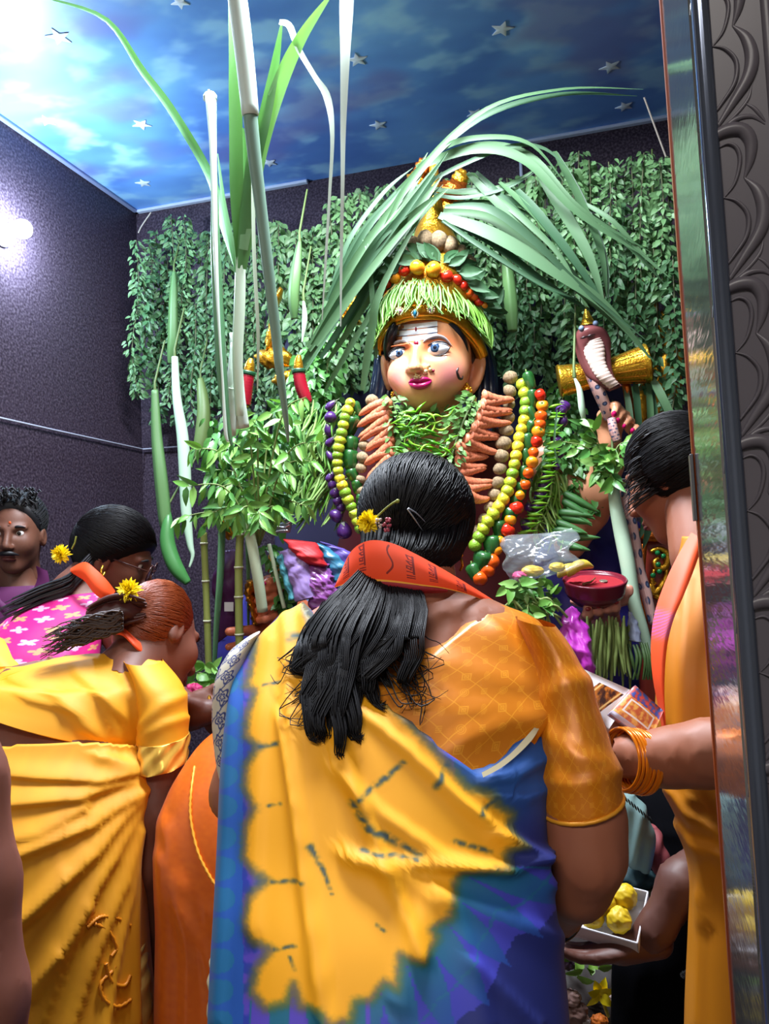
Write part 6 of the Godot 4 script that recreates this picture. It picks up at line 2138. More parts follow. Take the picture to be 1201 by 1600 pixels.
func head(mb: MB, c: Vector3, ax: Basis, s := 1.0, man := false) -> Field:
	var fd := Field.new(c - Vector3.ONE * 0.155 * s, c + Vector3.ONE * 0.155 * s, 0.0042)
	var q := func(x, y, z): return c + ax * (Vector3(x, y, z) * s)
	fd.ell(q.call(0, 0.03, -0.012), ax, Vector3(0.075, 0.093, 0.095) * s, 0.02)
	fd.ell(q.call(0, -0.04, 0.018), ax, Vector3(0.06, 0.072, 0.068) * s, 0.04)
	fd.ell(q.call(0, -0.096, 0.052), ax, Vector3(0.026, 0.020, 0.024) * s, 0.03)
	fd.ell(q.call(-0.036, -0.022, 0.058), ax, Vector3(0.024, 0.024, 0.022) * s, 0.03)
	fd.ell(q.call(0.036, -0.022, 0.058), ax, Vector3(0.024, 0.024, 0.022) * s, 0.03)
	for e in [-1.0, 1.0]:
		fd.ell(q.call(0.031 * e, 0.012, 0.092), ax, Vector3(0.017, 0.011, 0.014) * s, 0.012, true)
		fd.cap(q.call(0.012 * e, 0.03, 0.082), q.call(0.047 * e, 0.03, 0.07), 0.007 * s, 0.006 * s, 0.014)
		fd.ell(q.call(0.0115 * e, -0.03, 0.096), ax, Vector3(0.008, 0.007, 0.009) * s, 0.006)
		fd.ell(q.call(0.077 * e, -0.008, -0.008), Basis(ax.x, 0.15) * ax, Vector3(0.010, 0.031, 0.019) * s, 0.006)
		fd.ell(q.call(0.087 * e, -0.006, -0.002), ax, Vector3(0.006, 0.02, 0.009) * s, 0.004, true)
	fd.cap(q.call(0, 0.02, 0.086), q.call(0, -0.024, 0.106), 0.008 * s, 0.0115 * s, 0.012)
	fd.ell(q.call(0, -0.057, 0.083), ax, Vector3(0.021, 0.006, 0.012) * s, 0.006)
	fd.ell(q.call(0, -0.068, 0.081), ax, Vector3(0.018, 0.007, 0.012) * s, 0.006)
	fd.cap(q.call(0, -0.05, -0.03), q.call(0, -0.14, -0.045), 0.052 * s, 0.055 * s, 0.03)
	fd.net(mb)
	return fd

func eyes(t: Node3D, c: Vector3, ax: Basis, s := 1.0) -> void:
	for e in [-1.0, 1.0]:
		var mb := MB.new()
		var p := c + ax * (Vector3(0.031 * e, 0.012, 0.068) * s)
		ball(mb, p, Vector3.ONE * 0.0135 * s, ax, 16, 12)
		var o := obj("eye", mb, mat("eyeball", rgb8(214, 208, 204), 0.2), t)
		mb = MB.new()
		disc(mb, p + ax * Vector3(0, 0, 0.0125) * s, ax.x, ax.y, ax.z, 0.0062 * s, 0.0062 * s, 0.0018 * s, 16)
		obj("iris", mb, mat("dark iris", rgb8(30, 18, 14), 0.1), o)
		mb = MB.new()
		var pts := []
		for k in 7:
			var a := lerpf(-1.0, 1.0, k / 6.0)
			pts.append(c + ax * (Vector3(0.03 * e + 0.019 * a, 0.034 - 0.007 * a * a + 0.002 * e * a, 0.087 - 0.012 * a * a) * s))
		tube(mb, pts, [0.001, 0.0032, 0.004, 0.0032, 0.001], 6)
		obj("eyebrow", mb, mat("black hair", rgb8(20, 18, 24), 0.5), t)
	var mb := MB.new()
	for k in 2:
		var pts := []
		for j in 9:
			var a := lerpf(-1.0, 1.0, j / 8.0)
			pts.append(c + ax * (Vector3(0.021 * a, -0.058 - 0.008 * k + 0.003 * a * a * (1 - 2 * k), 0.093 - 0.012 * a * a) * s))
		tube(mb, pts, [0.001, 0.0042, 0.0046, 0.0042, 0.001], 8)
	obj("mouth", mb, mat("lip skin", rgb8(112, 56, 50), 0.4), t)

func hair(t: Node3D, c: Vector3, ax: Basis, r: Vector3, face: Vector3, open: float, gather: Vector3, n: int, m: Material, thick := 0.0026) -> void:
	# a combed head: a dark cap, and strands that run from the hairline to where they are gathered
	face = face.normalized()
	gather = gather.normalized()
	var mb := MB.new()
	ball(mb, Vector3.ZERO, Vector3.ONE, Basis(), 40, 28)
	for k in mb.v.size():
		var p := mb.v[k].normalized()
		var a := p.angle_to(face)
		var f := 1.0 if a > open else lerpf(0.78, 1.0, smoothstep(open - 0.35, open, a))
		mb.v[k] = c + ax * (p * r * f * 0.985)
	obj("hair", mb, m, t)
	n *= 3
	thick *= 0.6
	mb = MB.new()
	var e1 := face.cross(Vector3(0.2, 1, 0.1)).normalized()
	var e2 := face.cross(e1)
	for k in n:
		var ph := TAU * (k + rr(0, 1)) / n
		var op := open + rr(0.0, 0.12)
		var s := (face * cos(op) + (e1 * cos(ph) + e2 * sin(ph)) * sin(op)).normalized()
		var start := 0.0 if k % 3 else rr(0.0, 0.5)
		var g := (gather + Vector3(rr(-1, 1), rr(-1, 1), rr(-1, 1)) * 0.09).normalized()
		var ang := s.angle_to(g)
		if ang < 0.2 or ang > 3.0:
			continue
		var pts := []
		for j in 9:
			var w := lerpf(start, 1.0, j / 8.0)
			var p := s.slerp(g, w)
			pts.append(c + ax * (p * r * (1.0 + 0.018 * sin(w * PI) + 0.004 * sin(k * 1.7))))
		tube(mb, pts, [thick * 0.5, thick, thick, thick * 0.7], 4, false, 0.7)
	tag(obj("hair_strands", mb, m, t), "", "", "", "stuff")

func hand(mb: MB, p: Vector3, along_: Vector3, thumb: Vector3, s := 1.0, curl := 0.4, spread := 0.08) -> void:
	var y := along_.normalized()
	var x := (thumb - y * thumb.dot(y)).normalized()
	var z := x.cross(y)
	var b := Basis(x, y, z)
	var fd := Field.new(p - Vector3.ONE * 0.2 * s, p + Vector3.ONE * 0.2 * s, 0.0042)
	fd.ell(p + b * Vector3(0, 0.05, 0) * s, b, Vector3(0.042, 0.052, 0.015) * s, 0.015)
	fd.cap(p - y * 0.03 * s, p + y * 0.03 * s, 0.027 * s, 0.026 * s, 0.02)
	for k in 4:
		var fx: float = [0.031, 0.0105, -0.0105, -0.03][k]
		var l: float = [0.07, 0.08, 0.073, 0.056][k] * s
		var q := p + b * Vector3(fx, 0.09 - 0.004 * absf(k - 1.2), 0) * s
		var ang := 0.0
		var rad := 0.0098 * s
		var prev := p + b * Vector3(fx * 0.8, 0.05, 0) * s
		fd.cap(prev, q, rad, rad, 0.008)
		for j in 3:
			ang += curl * (0.8 + 0.15 * k)
			var dir := b * Vector3(-(k - 1.5) * spread, cos(ang), sin(ang))
			var e: Vector3 = q + dir.normalized() * l * [0.45, 0.32, 0.25][j]
			fd.cap(q, e, rad, rad * 0.92, 0.004)
			q = e
			rad *= 0.92
	var t0 := p + b * Vector3(0.028, 0.02, 0.006) * s
	var t1 := p + b * Vector3(0.058, 0.052, 0.018) * s
	var t2 := p + b * Vector3(0.062, 0.082, 0.03) * s
	var t3 := p + b * Vector3(0.054, 0.106, 0.036) * s
	fd.cap(t0, t1, 0.0145 * s, 0.012 * s, 0.012)
	fd.cap(t1, t2, 0.012 * s, 0.0105 * s, 0.005)
	fd.cap(t2, t3, 0.0105 * s, 0.009 * s, 0.005)
	fd.net(mb)

func flower(t_label: String, c: Vector3, out: Vector3, r: float, parent = null) -> void:
	var t: Node3D = thing("yellow_flower", t_label, "flower", c)
	var m := mat("yellow petal", rgb8(255, 228, 14), 0.6)
	var n := 0
	for ring in 4:
		var cnt: int = [22, 20, 16, 10][ring]
		for k in cnt:
			var a := TAU * (k + 0.5 * (ring % 2)) / cnt + rr(-0.1, 0.1)
			var b := aim(out, Vector3(0.2, 0.9, 0.3))
			var lift: float = [0.12, 0.5, 0.95, 1.3][ring] + rr(-0.12, 0.12)
			var d := b * Vector3(cos(a) * cos(lift), sin(lift), sin(a) * cos(lift))
			put("petal", unit["leaf%d" % (n % 4)], m, turned(c + out * 0.002, d, out, Vector3(1.0, 1, 1) * r * rr(0.85, 1.0)), t)
			n += 1
	var mb := MB.new()
	ball(mb, c - out * r * 0.1, Vector3.ONE * r * 0.3, Basis(), 10, 8)
	obj("flower_base", mb, mat("flower base", rgb8(120, 150, 40), 0.6), t)

func band(mb: MB, top: Array, low: Array, n: int, thick: float, bulge := 0.0) -> void:
	# a strip of cloth between two curves of points, as a closed thin shell
	var a := curve(top, n)
	var b := curve(low, n)
	var m := 8
	for side in 2:
		var first := mb.v.size()
		for k in n:
			for j in m + 1:
				var w := float(j) / m
				var p: Vector3 = a[k].lerp(b[k], w)
				p += cam_b.z * (bulge * sin(PI * w) - (thick if side else 0.0) * (0.15 + 0.85 * sin(PI * clampf(w, 0.02, 0.98))))
				mb.pt(p, Vector2(float(k) / (n - 1), w))
		for k in n - 1:
			for j in m:
				var q := first + k * (m + 1) + j
				if side:
					mb.quad(q, q + m + 1, q + m + 2, q + 1)
				else:
					mb.quad(q, q + 1, q + m + 2, q + m + 1)

func skin_mat(key: String, col: Color, rough := 0.55) -> StandardMaterial3D:
	var m := mat(key, col, rough)
	m.subsurf_scatter_enabled = true
	m.subsurf_scatter_strength = 0.04
	return m

func cloth_mat(key: String, col: Color, rough := 0.7) -> StandardMaterial3D:
	var m := mat(key, col, rough)
	m.rim_enabled = true
	m.rim = 0.06
	m.rim_tint = 0.7
	return m

func brocade() -> ImageTexture:
	# one tile of the blouse's woven lattice with a spiral, a leaf and bars
	var n := noise(0.05, 2)
	return tex(256, 256, func(u, v):
		var base := rgb8(204, 118, 4)
		var line := rgb8(226, 152, 34)
		var a := 0.0
		var w: float = 0.018 * sin(TAU * v * 2.0)
		var p: float = absf(fposmod(u + v + w, 1.0) - 0.5)
		var q: float = absf(fposmod(u - v + 0.5 + w, 1.0) - 0.5)
		a = maxf(a, 1.0 - smoothstep(0.012, 0.026, p))
		a = maxf(a, 1.0 - smoothstep(0.012, 0.026, q))
		for c in 4:
			var cx: float = [0.5, 0.0, 0.0, 0.5][c] + (0.0 if c < 2 else 0.0)
			var cy: float = [0.0, 0.5, 0.0, 0.5][c]
			var dx: float = fposmod(u - cx + 0.5, 1.0) - 0.5
			var dy: float = fposmod(v - cy + 0.5, 1.0) - 0.5
			var r: float = sqrt(dx * dx + dy * dy)
			if r > 0.17:
				continue
			if c == 0:
				var s: float = fposmod(r / 0.045 - atan2(dy, dx) / TAU, 1.0)
				a = maxf(a, (1.0 - smoothstep(0.16, 0.3, absf(s - 0.5))) * (1.0 - smoothstep(0.12, 0.14, r)))
			elif c == 1:
				var lf: float = absf(dx) / (0.085 * sqrt(maxf(0.0, 1.0 - pow(dy / 0.15, 2))) + 0.001)
				var rib: float = absf(fposmod(dy * 22.0 + absf(dx) * 18.0, 1.0) - 0.5)
				if lf < 1.0:
					a = maxf(a, 1.0 - smoothstep(0.14, 0.26, rib))
			elif c == 2:
				a = maxf(a, (1.0 - smoothstep(0.2, 0.32, absf(fposmod(dy * 20.0, 1.0) - 0.5))) * (1.0 if absf(dx) < 0.08 and absf(dy) < 0.1 else 0.0))
			else:
				var m: float = maxf(absf(dx), absf(dy))
				a = maxf(a, 1.0 - smoothstep(0.012, 0.022, absf(m - 0.1)))
				a = maxf(a, 1.0 - smoothstep(0.012, 0.022, absf(m - 0.045)))
		return base.lerp(line, a * 0.7))

# ---------------------------------------------------------------- the woman in the middle
var near_rows := [[560, 915, 745, 925, 1.21, 0.005, 0.04], [486, 938, 790, 942, 1.205, 0.02, 0.06], [424, 982, 850, 970, 1.19, 0.045, 0.08], [386, 1036, 868, 1020, 1.17, 0.07, 0.10], [368, 1104, 862, 1100, 1.13, 0.09, 0.11], [356, 1200, 850, 1200, 1.09, 0.105, 0.12], [352, 1300, 846, 1300, 1.05, 0.115, 0.13], [347, 1400, 858, 1400, 1.01, 0.13, 0.14], [340, 1500, 872, 1500, 0.98, 0.145, 0.15], [336, 1600, 880, 1600, 0.95, 0.155, 0.16], [334, 1720, 884, 1720, 0.92, 0.16, 0.17]]

func wider(rows: Array, pxs: float, m: float) -> Array:
	return rows.map(func(r): return [r[0] - pxs, r[1], r[2] + pxs, r[3], r[4], r[5] + m, r[6] + m])

func sari_texture(rows: Array) -> ImageTexture:
	# tie-dye: a yellow field with scalloped edges on blue; drawn flat, then laid round the cloth
	var poly := [[235, 100], [205, 180], [190, 270], [172, 345], [205, 360], [176, 430], [170, 500], [216, 530], [172, 590], [166, 660], [202, 725], [170, 780], [164, 880], [232, 950], [186, 1000], [168, 1080], [190, 1140], [246, 1166], [200, 1230], [186, 1300], [230, 1350], [296, 1335], [316, 1275], [340, 1345], [402, 1350], [440, 1395], [496, 1392], [510, 1330], [560, 1325], [600, 1270], [640, 1285], [650, 1180], [720, 1200], [732, 1185], [764, 1130], [748, 1100], [800, 1060], [808, 1000], [824, 950], [836, 922], [900, 912], [970, 908], [985, 850], [1012, 832], [985, 780], [1000, 745], [950, 715], [930, 680], [860, 660], [700, 480], [560, 350], [420, 200], [340, 60]]
	var g := 140
	var dist := PackedFloat32Array()
	var along_ := PackedFloat32Array()
	dist.resize(g * g)
	along_.resize(g * g)
	for j in g:
		for i in g:
			var x := i * 1200.0 / (g - 1)
			var y := j * 1500.0 / (g - 1)
			var best := 1e9
			var at_ := 0.0
			var inside := false
			for k in poly.size():
				var a = poly[k]
				var b = poly[(k + 1) % poly.size()]
				var bx: float = b[0] - a[0]
				var by: float = b[1] - a[1]
				var t := clampf(((x - a[0]) * bx + (y - a[1]) * by) / (bx * bx + by * by), 0, 1)
				var dx: float = x - a[0] - bx * t
				var dy: float = y - a[1] - by * t
				var d := dx * dx + dy * dy
				if d < best:
					best = d
					at_ = k + t
				if (a[1] > y) != (b[1] > y) and x < (b[0] - a[0]) * (y - a[1]) / (b[1] - a[1]) + a[0]:
					inside = not inside
			dist[j * g + i] = sqrt(best) * (1.0 if inside else -1.0)
			along_[j * g + i] = at_
	var marks := [[220, 532, 282, 520, 7], [505, 705, 555, 785, 13], [555, 785, 610, 812, 10], [610, 815, 640, 832, 12], [660, 840, 710, 868, 9], [250, 956, 355, 950, 7], [258, 1168, 322, 1155, 6], [372, 842, 408, 915, 8], [408, 915, 436, 992, 6], [524, 690, 604, 632, 9], [604, 632, 660, 582, 8], [758, 655, 776, 620, 10], [790, 598, 812, 582, 10], [895, 742, 945, 690, 9], [320, 190, 392, 185, 14], [575, 1090, 600, 1110, 5], [820, 830, 930, 860, 8], [530, 850, 700, 880, 5], [230, 340, 280, 330, 5], [240, 718, 275, 712, 5], [305, 1190, 320, 1230, 5]]
	var n := noise(0.012, 3)
	var n2 := noise(0.05, 2, FastNoiseLite.TYPE_SIMPLEX_SMOOTH, 3)
	var yel := rgb8(244, 168, 4)
	var blue := rgb8(36, 56, 168)
	var violet := rgb8(84, 66, 186)
	var teal := rgb8(16, 102, 134)
	var navy := rgb8(24, 36, 112)
	var w := 512
	var h := 512
	var im := Image.create(w, h, false, Image.FORMAT_RGB8)
	for j in h:
		var r := row_at(rows, (j + 0.5) / h)
		for i in w:
			var u := (i + 0.5) / w
			var pr := pj(ring_pt(r, u))
			var x := (pr.x - 300.0) * 2.0
			var y := (pr.y - 900.0) * 2.0
			var q := clampf(x / 1200.0, 0, 0.999) * (g - 1)
			var s := clampf(y / 1500.0, 0, 0.999) * (g - 1)
			var o := int(s) * g + int(q)
			var fx := q - int(q)
			var fy := s - int(s)
			var d := lerpf(lerpf(dist[o], dist[o + 1], fx), lerpf(dist[o + g], dist[o + g + 1], fx), fy)
			d += 5.0 * n2.get_noise_2d(x, y)
			var col := yel
			if u > 0.5:
				col = navy
			elif d < 26.0:
				var out := -d
				var bg := blue.lerp(violet, smoothstep(0.1, 0.45, n.get_noise_2d(x, y) + 0.25))
				if x > 560.0 and y > 880.0:
					var th := atan2(y - 760.0, x - 520.0)
					var petal := absf(fposmod(th * 5.2, 1.0) - 0.5) * 2.0
					bg = blue.lerp(violet, 0.45)
					if out < 250.0 and petal > pow(out / 250.0, 1.5):
						bg = teal.lerp(blue, out / 330.0)
					elif out > 215.0:
						bg = navy
					if absf(out - 130.0) < 4.0:
						bg = bg.lerp(teal, 0.6)
				elif y > 1280.0 and x > 180.0:
					bg = teal if fposmod(x, 120.0) < 64.0 else violet
				elif x < 160.0:
					bg = rgb8(26, 84, 176)
					var cy := fposmod(y, 96.0) - 48.0
					if Vector2(x - (118.0 - y * 0.022), cy).length() < 40.0 and y > 280.0:
						bg = rgb8(20, 104, 158)
				if x > 820.0 and y < 900.0:
					bg = rgb8(24, 76, 148).lerp(navy, smoothstep(640, 860, y))
				var e := smoothstep(-24.0, 24.0, d)
				col = bg.lerp(yel, e)
				var ed := exp(-pow((d + 4.0) / 17.0, 2))
				col = col.lerp(rgb8(66, 84, 52), ed * 0.55)
			if u <= 0.5 and d > -20.0:
				for m in marks:
					if x < minf(m[0], m[2]) - 30 or x > maxf(m[0], m[2]) + 30 or y < minf(m[1], m[3]) - 30 or y > maxf(m[1], m[3]) + 30:
						continue
					var bx: float = m[2] - m[0]
					var by: float = m[3] - m[1]
					var t := clampf(((x - m[0]) * bx + (y - m[1]) * by) / (bx * bx + by * by), 0, 1)
					var dd := Vector2(x - m[0] - bx * t, y - m[1] - by * t).length()
					var k2: float = exp(-pow(dd / m[4], 2)) * clampf(0.75 + 1.1 * n2.get_noise_2d(x * 0.6, y * 0.6), 0, 1)
					col = col.lerp(rgb8(54, 74, 82), k2)
			im.set_pixel(i, j, col)
	return ImageTexture.create_from_image(im)

func scarf_texture() -> ImageTexture:
	# dark red strokes of a printed prayer in a script of bars and loops
	var im := Image.create(1024, 256, false, Image.FORMAT_RGB8)
	im.fill(rgb8(250, 74, 22))
	var ink := rgb8(136, 24, 18)
	var pen := func(ax, ay, bx, by, w):
		var n := int(maxf(absf(bx - ax), absf(by - ay))) + 1
		for k in n + 1:
			var x := int(lerpf(ax, bx, float(k) / n))
			var y := int(lerpf(ay, by, float(k) / n))
			im.fill_rect(Rect2i(x - w / 2, y - w / 2, w, w), ink)
	for c in [[120, 20], [255, 14], [560, 40], [690, 30], [840, 60]]:
		var x: float = c[0]
		var y: float = c[1]
		# the head line runs down the band; letters hang to its left
		pen.call(x, y, x, y + 130, 13)
		pen.call(x - 34, y + 4, x, y + 4, 8)
		pen.call(x - 36, y + 4, x - 24, y + 30, 8)
		pen.call(x - 24, y + 30, x, y + 30, 8)
		pen.call(x - 36, y + 46, x, y + 46, 8)
		pen.call(x - 36, y + 46, x - 16, y + 66, 8)
		pen.call(x - 16, y + 66, x, y + 62, 8)
		pen.call(x - 38, y + 82, x, y + 82, 8)
		pen.call(x - 38, y + 82, x - 38, y + 98, 8)
		pen.call(x - 38, y + 98, x - 14, y + 104, 8)
		pen.call(x - 14, y + 104, x - 14, y + 84, 8)
		pen.call(x - 38, y + 122, x, y + 122, 8)
		pen.call(x - 38, y + 152, x + 4, y + 150, 8)
		pen.call(x - 38, y + 168, x + 4, y + 166, 8)
	for k in 60:
		var s := k / 59.0
		var x := 400.0 + 46.0 * s + 26.0 * sin(s * 5.4)
		pen.call(x, 20 + 180 * (1 - s), x + 2, 22 + 180 * (1 - s), 8)
	im.fill_rect(Rect2i(0, 244, 1024, 12), rgb8(255, 176, 60))
	return ImageTexture.create_from_image(im)

func near_woman() -> void:
	var rows := near_rows
	var t := thing("person", "woman seen from behind in yellow brocade blouse and blue and yellow tie-dyed sari, bending forward", "person", P(620, 1900, 0.95))
	var skin := skin_mat("brown skin", rgb8(150, 90, 64))
	# body
	var fd := field([300, 880, 0.74], [1000, 1760, 1.36], 0.0125)
	fill(fd, rows.slice(1), 0.055, 0.006, 12, 18)
	fd.chain(pp([[655, 830, 1.34], [652, 890, 1.28], [650, 960, 1.24]]), [0.058, 0.052, 0.058], 0.03)
	fd.ell(P(652, 1024, 1.228), Basis(cam_b.x, -0.3) * cam_b, Vector3(0.17, 0.075, 0.085), 0.04)
	fd.ell(P(690, 985, 1.235), cam_b, Vector3(0.10, 0.045, 0.05), 0.04)
	fd.chain(pp([[610, 972, 1.27], [500, 1012, 1.26]]), [0.045, 0.04], 0.02)
	fd.chain(pp([[690, 972, 1.27], [800, 1022, 1.24]]), [0.045, 0.04], 0.02)
	fd.chain(pp([[838, 1050, 1.17], [890, 1160, 1.10], [914, 1280, 1.05], [916, 1338, 1.04], [902, 1384, 1.06]]), [0.044, 0.05, 0.05, 0.048, 0.04], 0.02)
	fd.chain(pp([[902, 1384, 1.06], [870, 1420, 1.15], [800, 1430, 1.34]]), [0.042, 0.034, 0.028], 0.02)
	fd.chain(pp([[450, 1060, 1.23], [394, 1150, 1.2], [374, 1240, 1.17], [420, 1290, 1.3]]), [0.036, 0.04, 0.038, 0.033], 0.03)
	for s in [500, 720]:
		fd.chain(pp([[s, 1700, 1.0], [s, 1950, 1.0]]), [0.09, 0.06], 0.05)
	var mb := MB.new()
	fd.net(mb)
	var hx := Basis(cam_b.x, -0.5) * Basis(cam_b.y, PI + 0.25) * cam_b
	var hc := P(650, 802, 1.34) - hx * Vector3(0, 0.03, -0.012)
	head(mb, hc, hx, 0.98)
	hand(mb, P(790, 1432, 1.37), way(-0.4, 0.1, -0.6), way(-1, -0.2, 0), 0.95, 0.4)
	hand(mb, P(430, 1296, 1.33), way(0.3, 0.1, -0.8), way(1, 0, 0), 0.95, 0.4)
	var body := obj("body", mb, skin, t)
	eyes(t, hc, hx, 0.98)
	# blouse
	var bro := cloth_mat("orange brocade", Color.WHITE, 0.36)
	bro.albedo_texture = brocade()
	bro.uv1_scale = Vector3(24, 17, 1)
	bro.metallic = 0.12
	mb = MB.new()
	var neck := [[380, 985], [470, 960], [520, 990], [570, 1030], [610, 1048], [640, 1044], [680, 1016], [720, 985], [755, 955], [780, 943], [830, 960], [870, 1000]]
	var wr := folds([[[[845, 1020], [850, 1090], [838, 1140]], 0.014, 14], [[[700, 1030], [790, 1060], [845, 1075]], 0.007, 16], [[[640, 1075], [730, 1105], [840, 1105]], 0.006, 14], [[[720, 1150], [790, 1125], [845, 1110]], 0.007, 12], [[[780, 985], [825, 1040], [850, 1060]], 0.008, 12]])
	var vest := wider(rows, 2.0, 0.002)
	loft(mb, vest, 96, 60, wr, edge(vest, neck, 1000))
	obj("blouse", mb, bro, t)
	# sleeve
	var sl := [[806, 966, 866, 976, 1.14, 0.045, 0.05], [826, 1020, 892, 1012, 1.135, 0.058, 0.06], [836, 1080, 918, 1066, 1.115, 0.062, 0.06], [840, 1150, 944, 1136, 1.09, 0.064, 0.06], [843, 1215, 960, 1192, 1.07, 0.064, 0.06], [846, 1262, 968, 1232, 1.06, 0.064, 0.06], [849, 1270, 968, 1240, 1.06, 0.062, 0.058], [850, 1262, 964, 1232, 1.06, 0.055, 0.05]]
	var bs := bro.duplicate()
	bs.resource_name = "sleeve brocade"
	bs.uv1_scale = Vector3(14, 10, 1)
	mb = MB.new()
	loft(mb, sl, 60, 44, folds([[[[842, 1130], [900, 1180], [955, 1190]], 0.005, 14], [[[842, 1090], [880, 1060], [915, 1060]], 0.006, 14], [[[846, 1210], [900, 1225], [960, 1205]], 0.004, 10]]), null, 1.0, false)
	var slv := obj("sleeve", mb, bs, t)
	mb = MB.new()
	var hem := []
	for k in 25:
		hem.append(ring_pt(row_at(sl, 0.80), k / 24.0, 0.0015))
	tube(mb, hem, 0.003, 6, false)
	obj("sleeve_hem", mb, mat("gold hem", rgb8(236, 160, 40), 0.4, 0.2), slv)
	# sari
	var cloth := cloth_mat("tie-dyed chiffon", Color.WHITE, 0.62)
	var sr := wider(rows, 7.0, 0.010)
	cloth.albedo_texture = sari_texture(sr)
	var top := [[330, 1040], [372, 1014], [400, 988], [432, 960], [470, 936], [486, 950], [510, 1000], [545, 1052], [590, 1092], [640, 1126], [700, 1176], [745, 1206], [775, 1200], [806, 1170], [828, 1140], [846, 1128], [868, 1150]]
	var fl := folds([
		[[[486, 960], [500, 1050], [530, 1140], [560, 1230], [605, 1350], [660, 1490]], 0.010, 9], [[[452, 960], [456, 1100], [470, 1250], [490, 1400], [520, 1600]], 0.008, 8],
		[[[440, 1120], [462, 1250], [480, 1400], [505, 1600]], 0.006, 6], [[[425, 1000], [408, 1150], [405, 1300], [400, 1450]], 0.005, 10], [[[560, 1100], [640, 1170], [720, 1250], [800, 1310], [840, 1330]], 0.009, 9],
		[[[520, 1190], [600, 1270], [700, 1340], [780, 1355]], 0.007, 10], [[[545, 1330], [620, 1345], [700, 1345], [800, 1352], [850, 1330]], 0.011, 9], [[[570, 1345], [660, 1380], [760, 1420], [870, 1460]], 0.006, 14],
		[[[760, 1215], [800, 1210], [850, 1180]], 0.008, 8], [[[770, 1240], [820, 1245], [850, 1230]], 0.006, 8], [[[700, 1400], [740, 1500], [760, 1600]], 0.006, 12], [[[740, 1500], [800, 1560], [840, 1600]], 0.004, 9],
		[[[620, 1560], [640, 1480], [668, 1400]], 0.005, 14], [[[370, 1040], [360, 1200], [352, 1400], [345, 1600]], 0.006, 9], [[[780, 1300], [830, 1330], [860, 1380]], 0.008, 8]])
	mb = MB.new()
	loft(mb, sr, 150, 130, fl, edge(sr, top, 1120))
	var sari := obj("sari", mb, cloth, t)
	# cream hem that shows at the turned upper edge, and the printed border over the left arm
	var cream := cloth_mat("cream border", rgb8(184, 172, 138), 0.55)
	mb = MB.new()
	var e1 := []
	for q in [[752, 1204], [776, 1190], [800, 1170], [822, 1146], [838, 1128]]:
		e1.append(on(sr, q[0], q[1], 0.008))
	var e2 := []
	for q in [[752, 1210], [780, 1196], [806, 1177], [828, 1152], [841, 1132]]:
		e2.append(on(sr, q[0], q[1], 0.010))
	band(mb, e1, e2, 20, 0.002, 0.0)
	obj("sari_lining", mb, cream, sari)
	var pr := cloth_mat("cream and navy print", Color.WHITE, 0.6)
	pr.albedo_texture = tex(256, 256, func(u, v):
		var x: float = fposmod(u * 6.0, 1.0) - 0.5
		var y: float = fposmod(v * 9.0, 1.0) - 0.5
		var r: float = sqrt(x * x + y * y)
		var a: float = atan2(y, x)
		var k: float = 1.0 - smoothstep(0.03, 0.07, absf(r - 0.3 - 0.08 * sin(a * 5.0)))
		k = maxf(k, 1.0 - smoothstep(0.03, 0.06, absf(r - 0.12 - 0.04 * sin(a * 5.0))))
		k = maxf(k, 1.0 - smoothstep(0.02, 0.05, absf(absf(x + y) - 0.48)))
		return rgb8(198, 190, 170).lerp(rgb8(34, 44, 110), k * (0.9 if u < 0.32 else 0.12)))
	mb = MB.new()
	loft(mb, [[378, 1002, 404, 990, 1.19, 0.02, 0.05], [354, 1026, 394, 1020, 1.19, 0.04, 0.07], [338, 1060, 384, 1060, 1.185, 0.05, 0.08], [334, 1110, 378, 1110, 1.18, 0.055, 0.08], [337, 1160, 374, 1160, 1.17, 0.05, 0.08], [344, 1205, 370, 1205, 1.16, 0.04, 0.06], [354, 1245, 368, 1242, 1.15, 0.02, 0.04]], 50, 50, folds([[[[372, 1000], [356, 1080], [360, 1200]], 0.004, 6]]))
	obj("sari_border", mb, pr, sari)
	mb = MB.new()
	loft(mb, [[344, 1395, 352, 1395, 1.03, 0.006, 0.02], [334, 1470, 350, 1470, 1.0, 0.012, 0.02], [326, 1530, 346, 1530, 0.98, 0.014, 0.02], [326, 1620, 344, 1620, 0.96, 0.016, 0.02]], 24, 30, func(u, v, x, y): return 0.002 * sin(v * 40.0))
	obj("sari_edge", mb, cream, sari)
	near_hair(t, hc)
	# orange printed scarf
	var sc := cloth_mat("orange scarf", Color.WHITE, 0.6)
	sc.albedo_texture = scarf_texture()
	mb = MB.new()
	band(mb, pp([[530, 900, 1.25], [548, 862, 1.225], [575, 845, 1.20], [610, 848, 1.185], [650, 866, 1.18], [690, 888, 1.185], [735, 915, 1.20], [790, 950, 1.24]]), pp([[522, 918, 1.24], [550, 911, 1.21], [580, 908, 1.185], [615, 910, 1.17], [655, 915, 1.165], [695, 920, 1.17], [740, 932, 1.19], [792, 955, 1.235]]), 60, 0.005, 0.006)
	tag(obj("orange_scarf", mb, sc), "orange scarf with dark red printed letters round the middle woman's neck", "scarf")
	mb = MB.new()
	band(mb, pp([[556, 910, 1.20], [600, 909, 1.175], [650, 914, 1.165], [700, 920, 1.172]]), pp([[566, 918, 1.20], [604, 921, 1.18], [650, 927, 1.17], [698, 926, 1.176]]), 30, 0.004, 0.003)
	tag(obj("scarf_underside", mb, cloth_mat("crimson scarf", rgb8(150, 20, 36), 0.65)), "crimson underside of the printed scarf showing at the woman's nape", "scarf")
	# earring, bangle
	mb = MB.new()
	tube(mb, curve(pp([[718, 868, 1.27], [721, 876, 1.262], [722, 884, 1.262], [719, 891, 1.268]]), 12), 0.0022, 8)
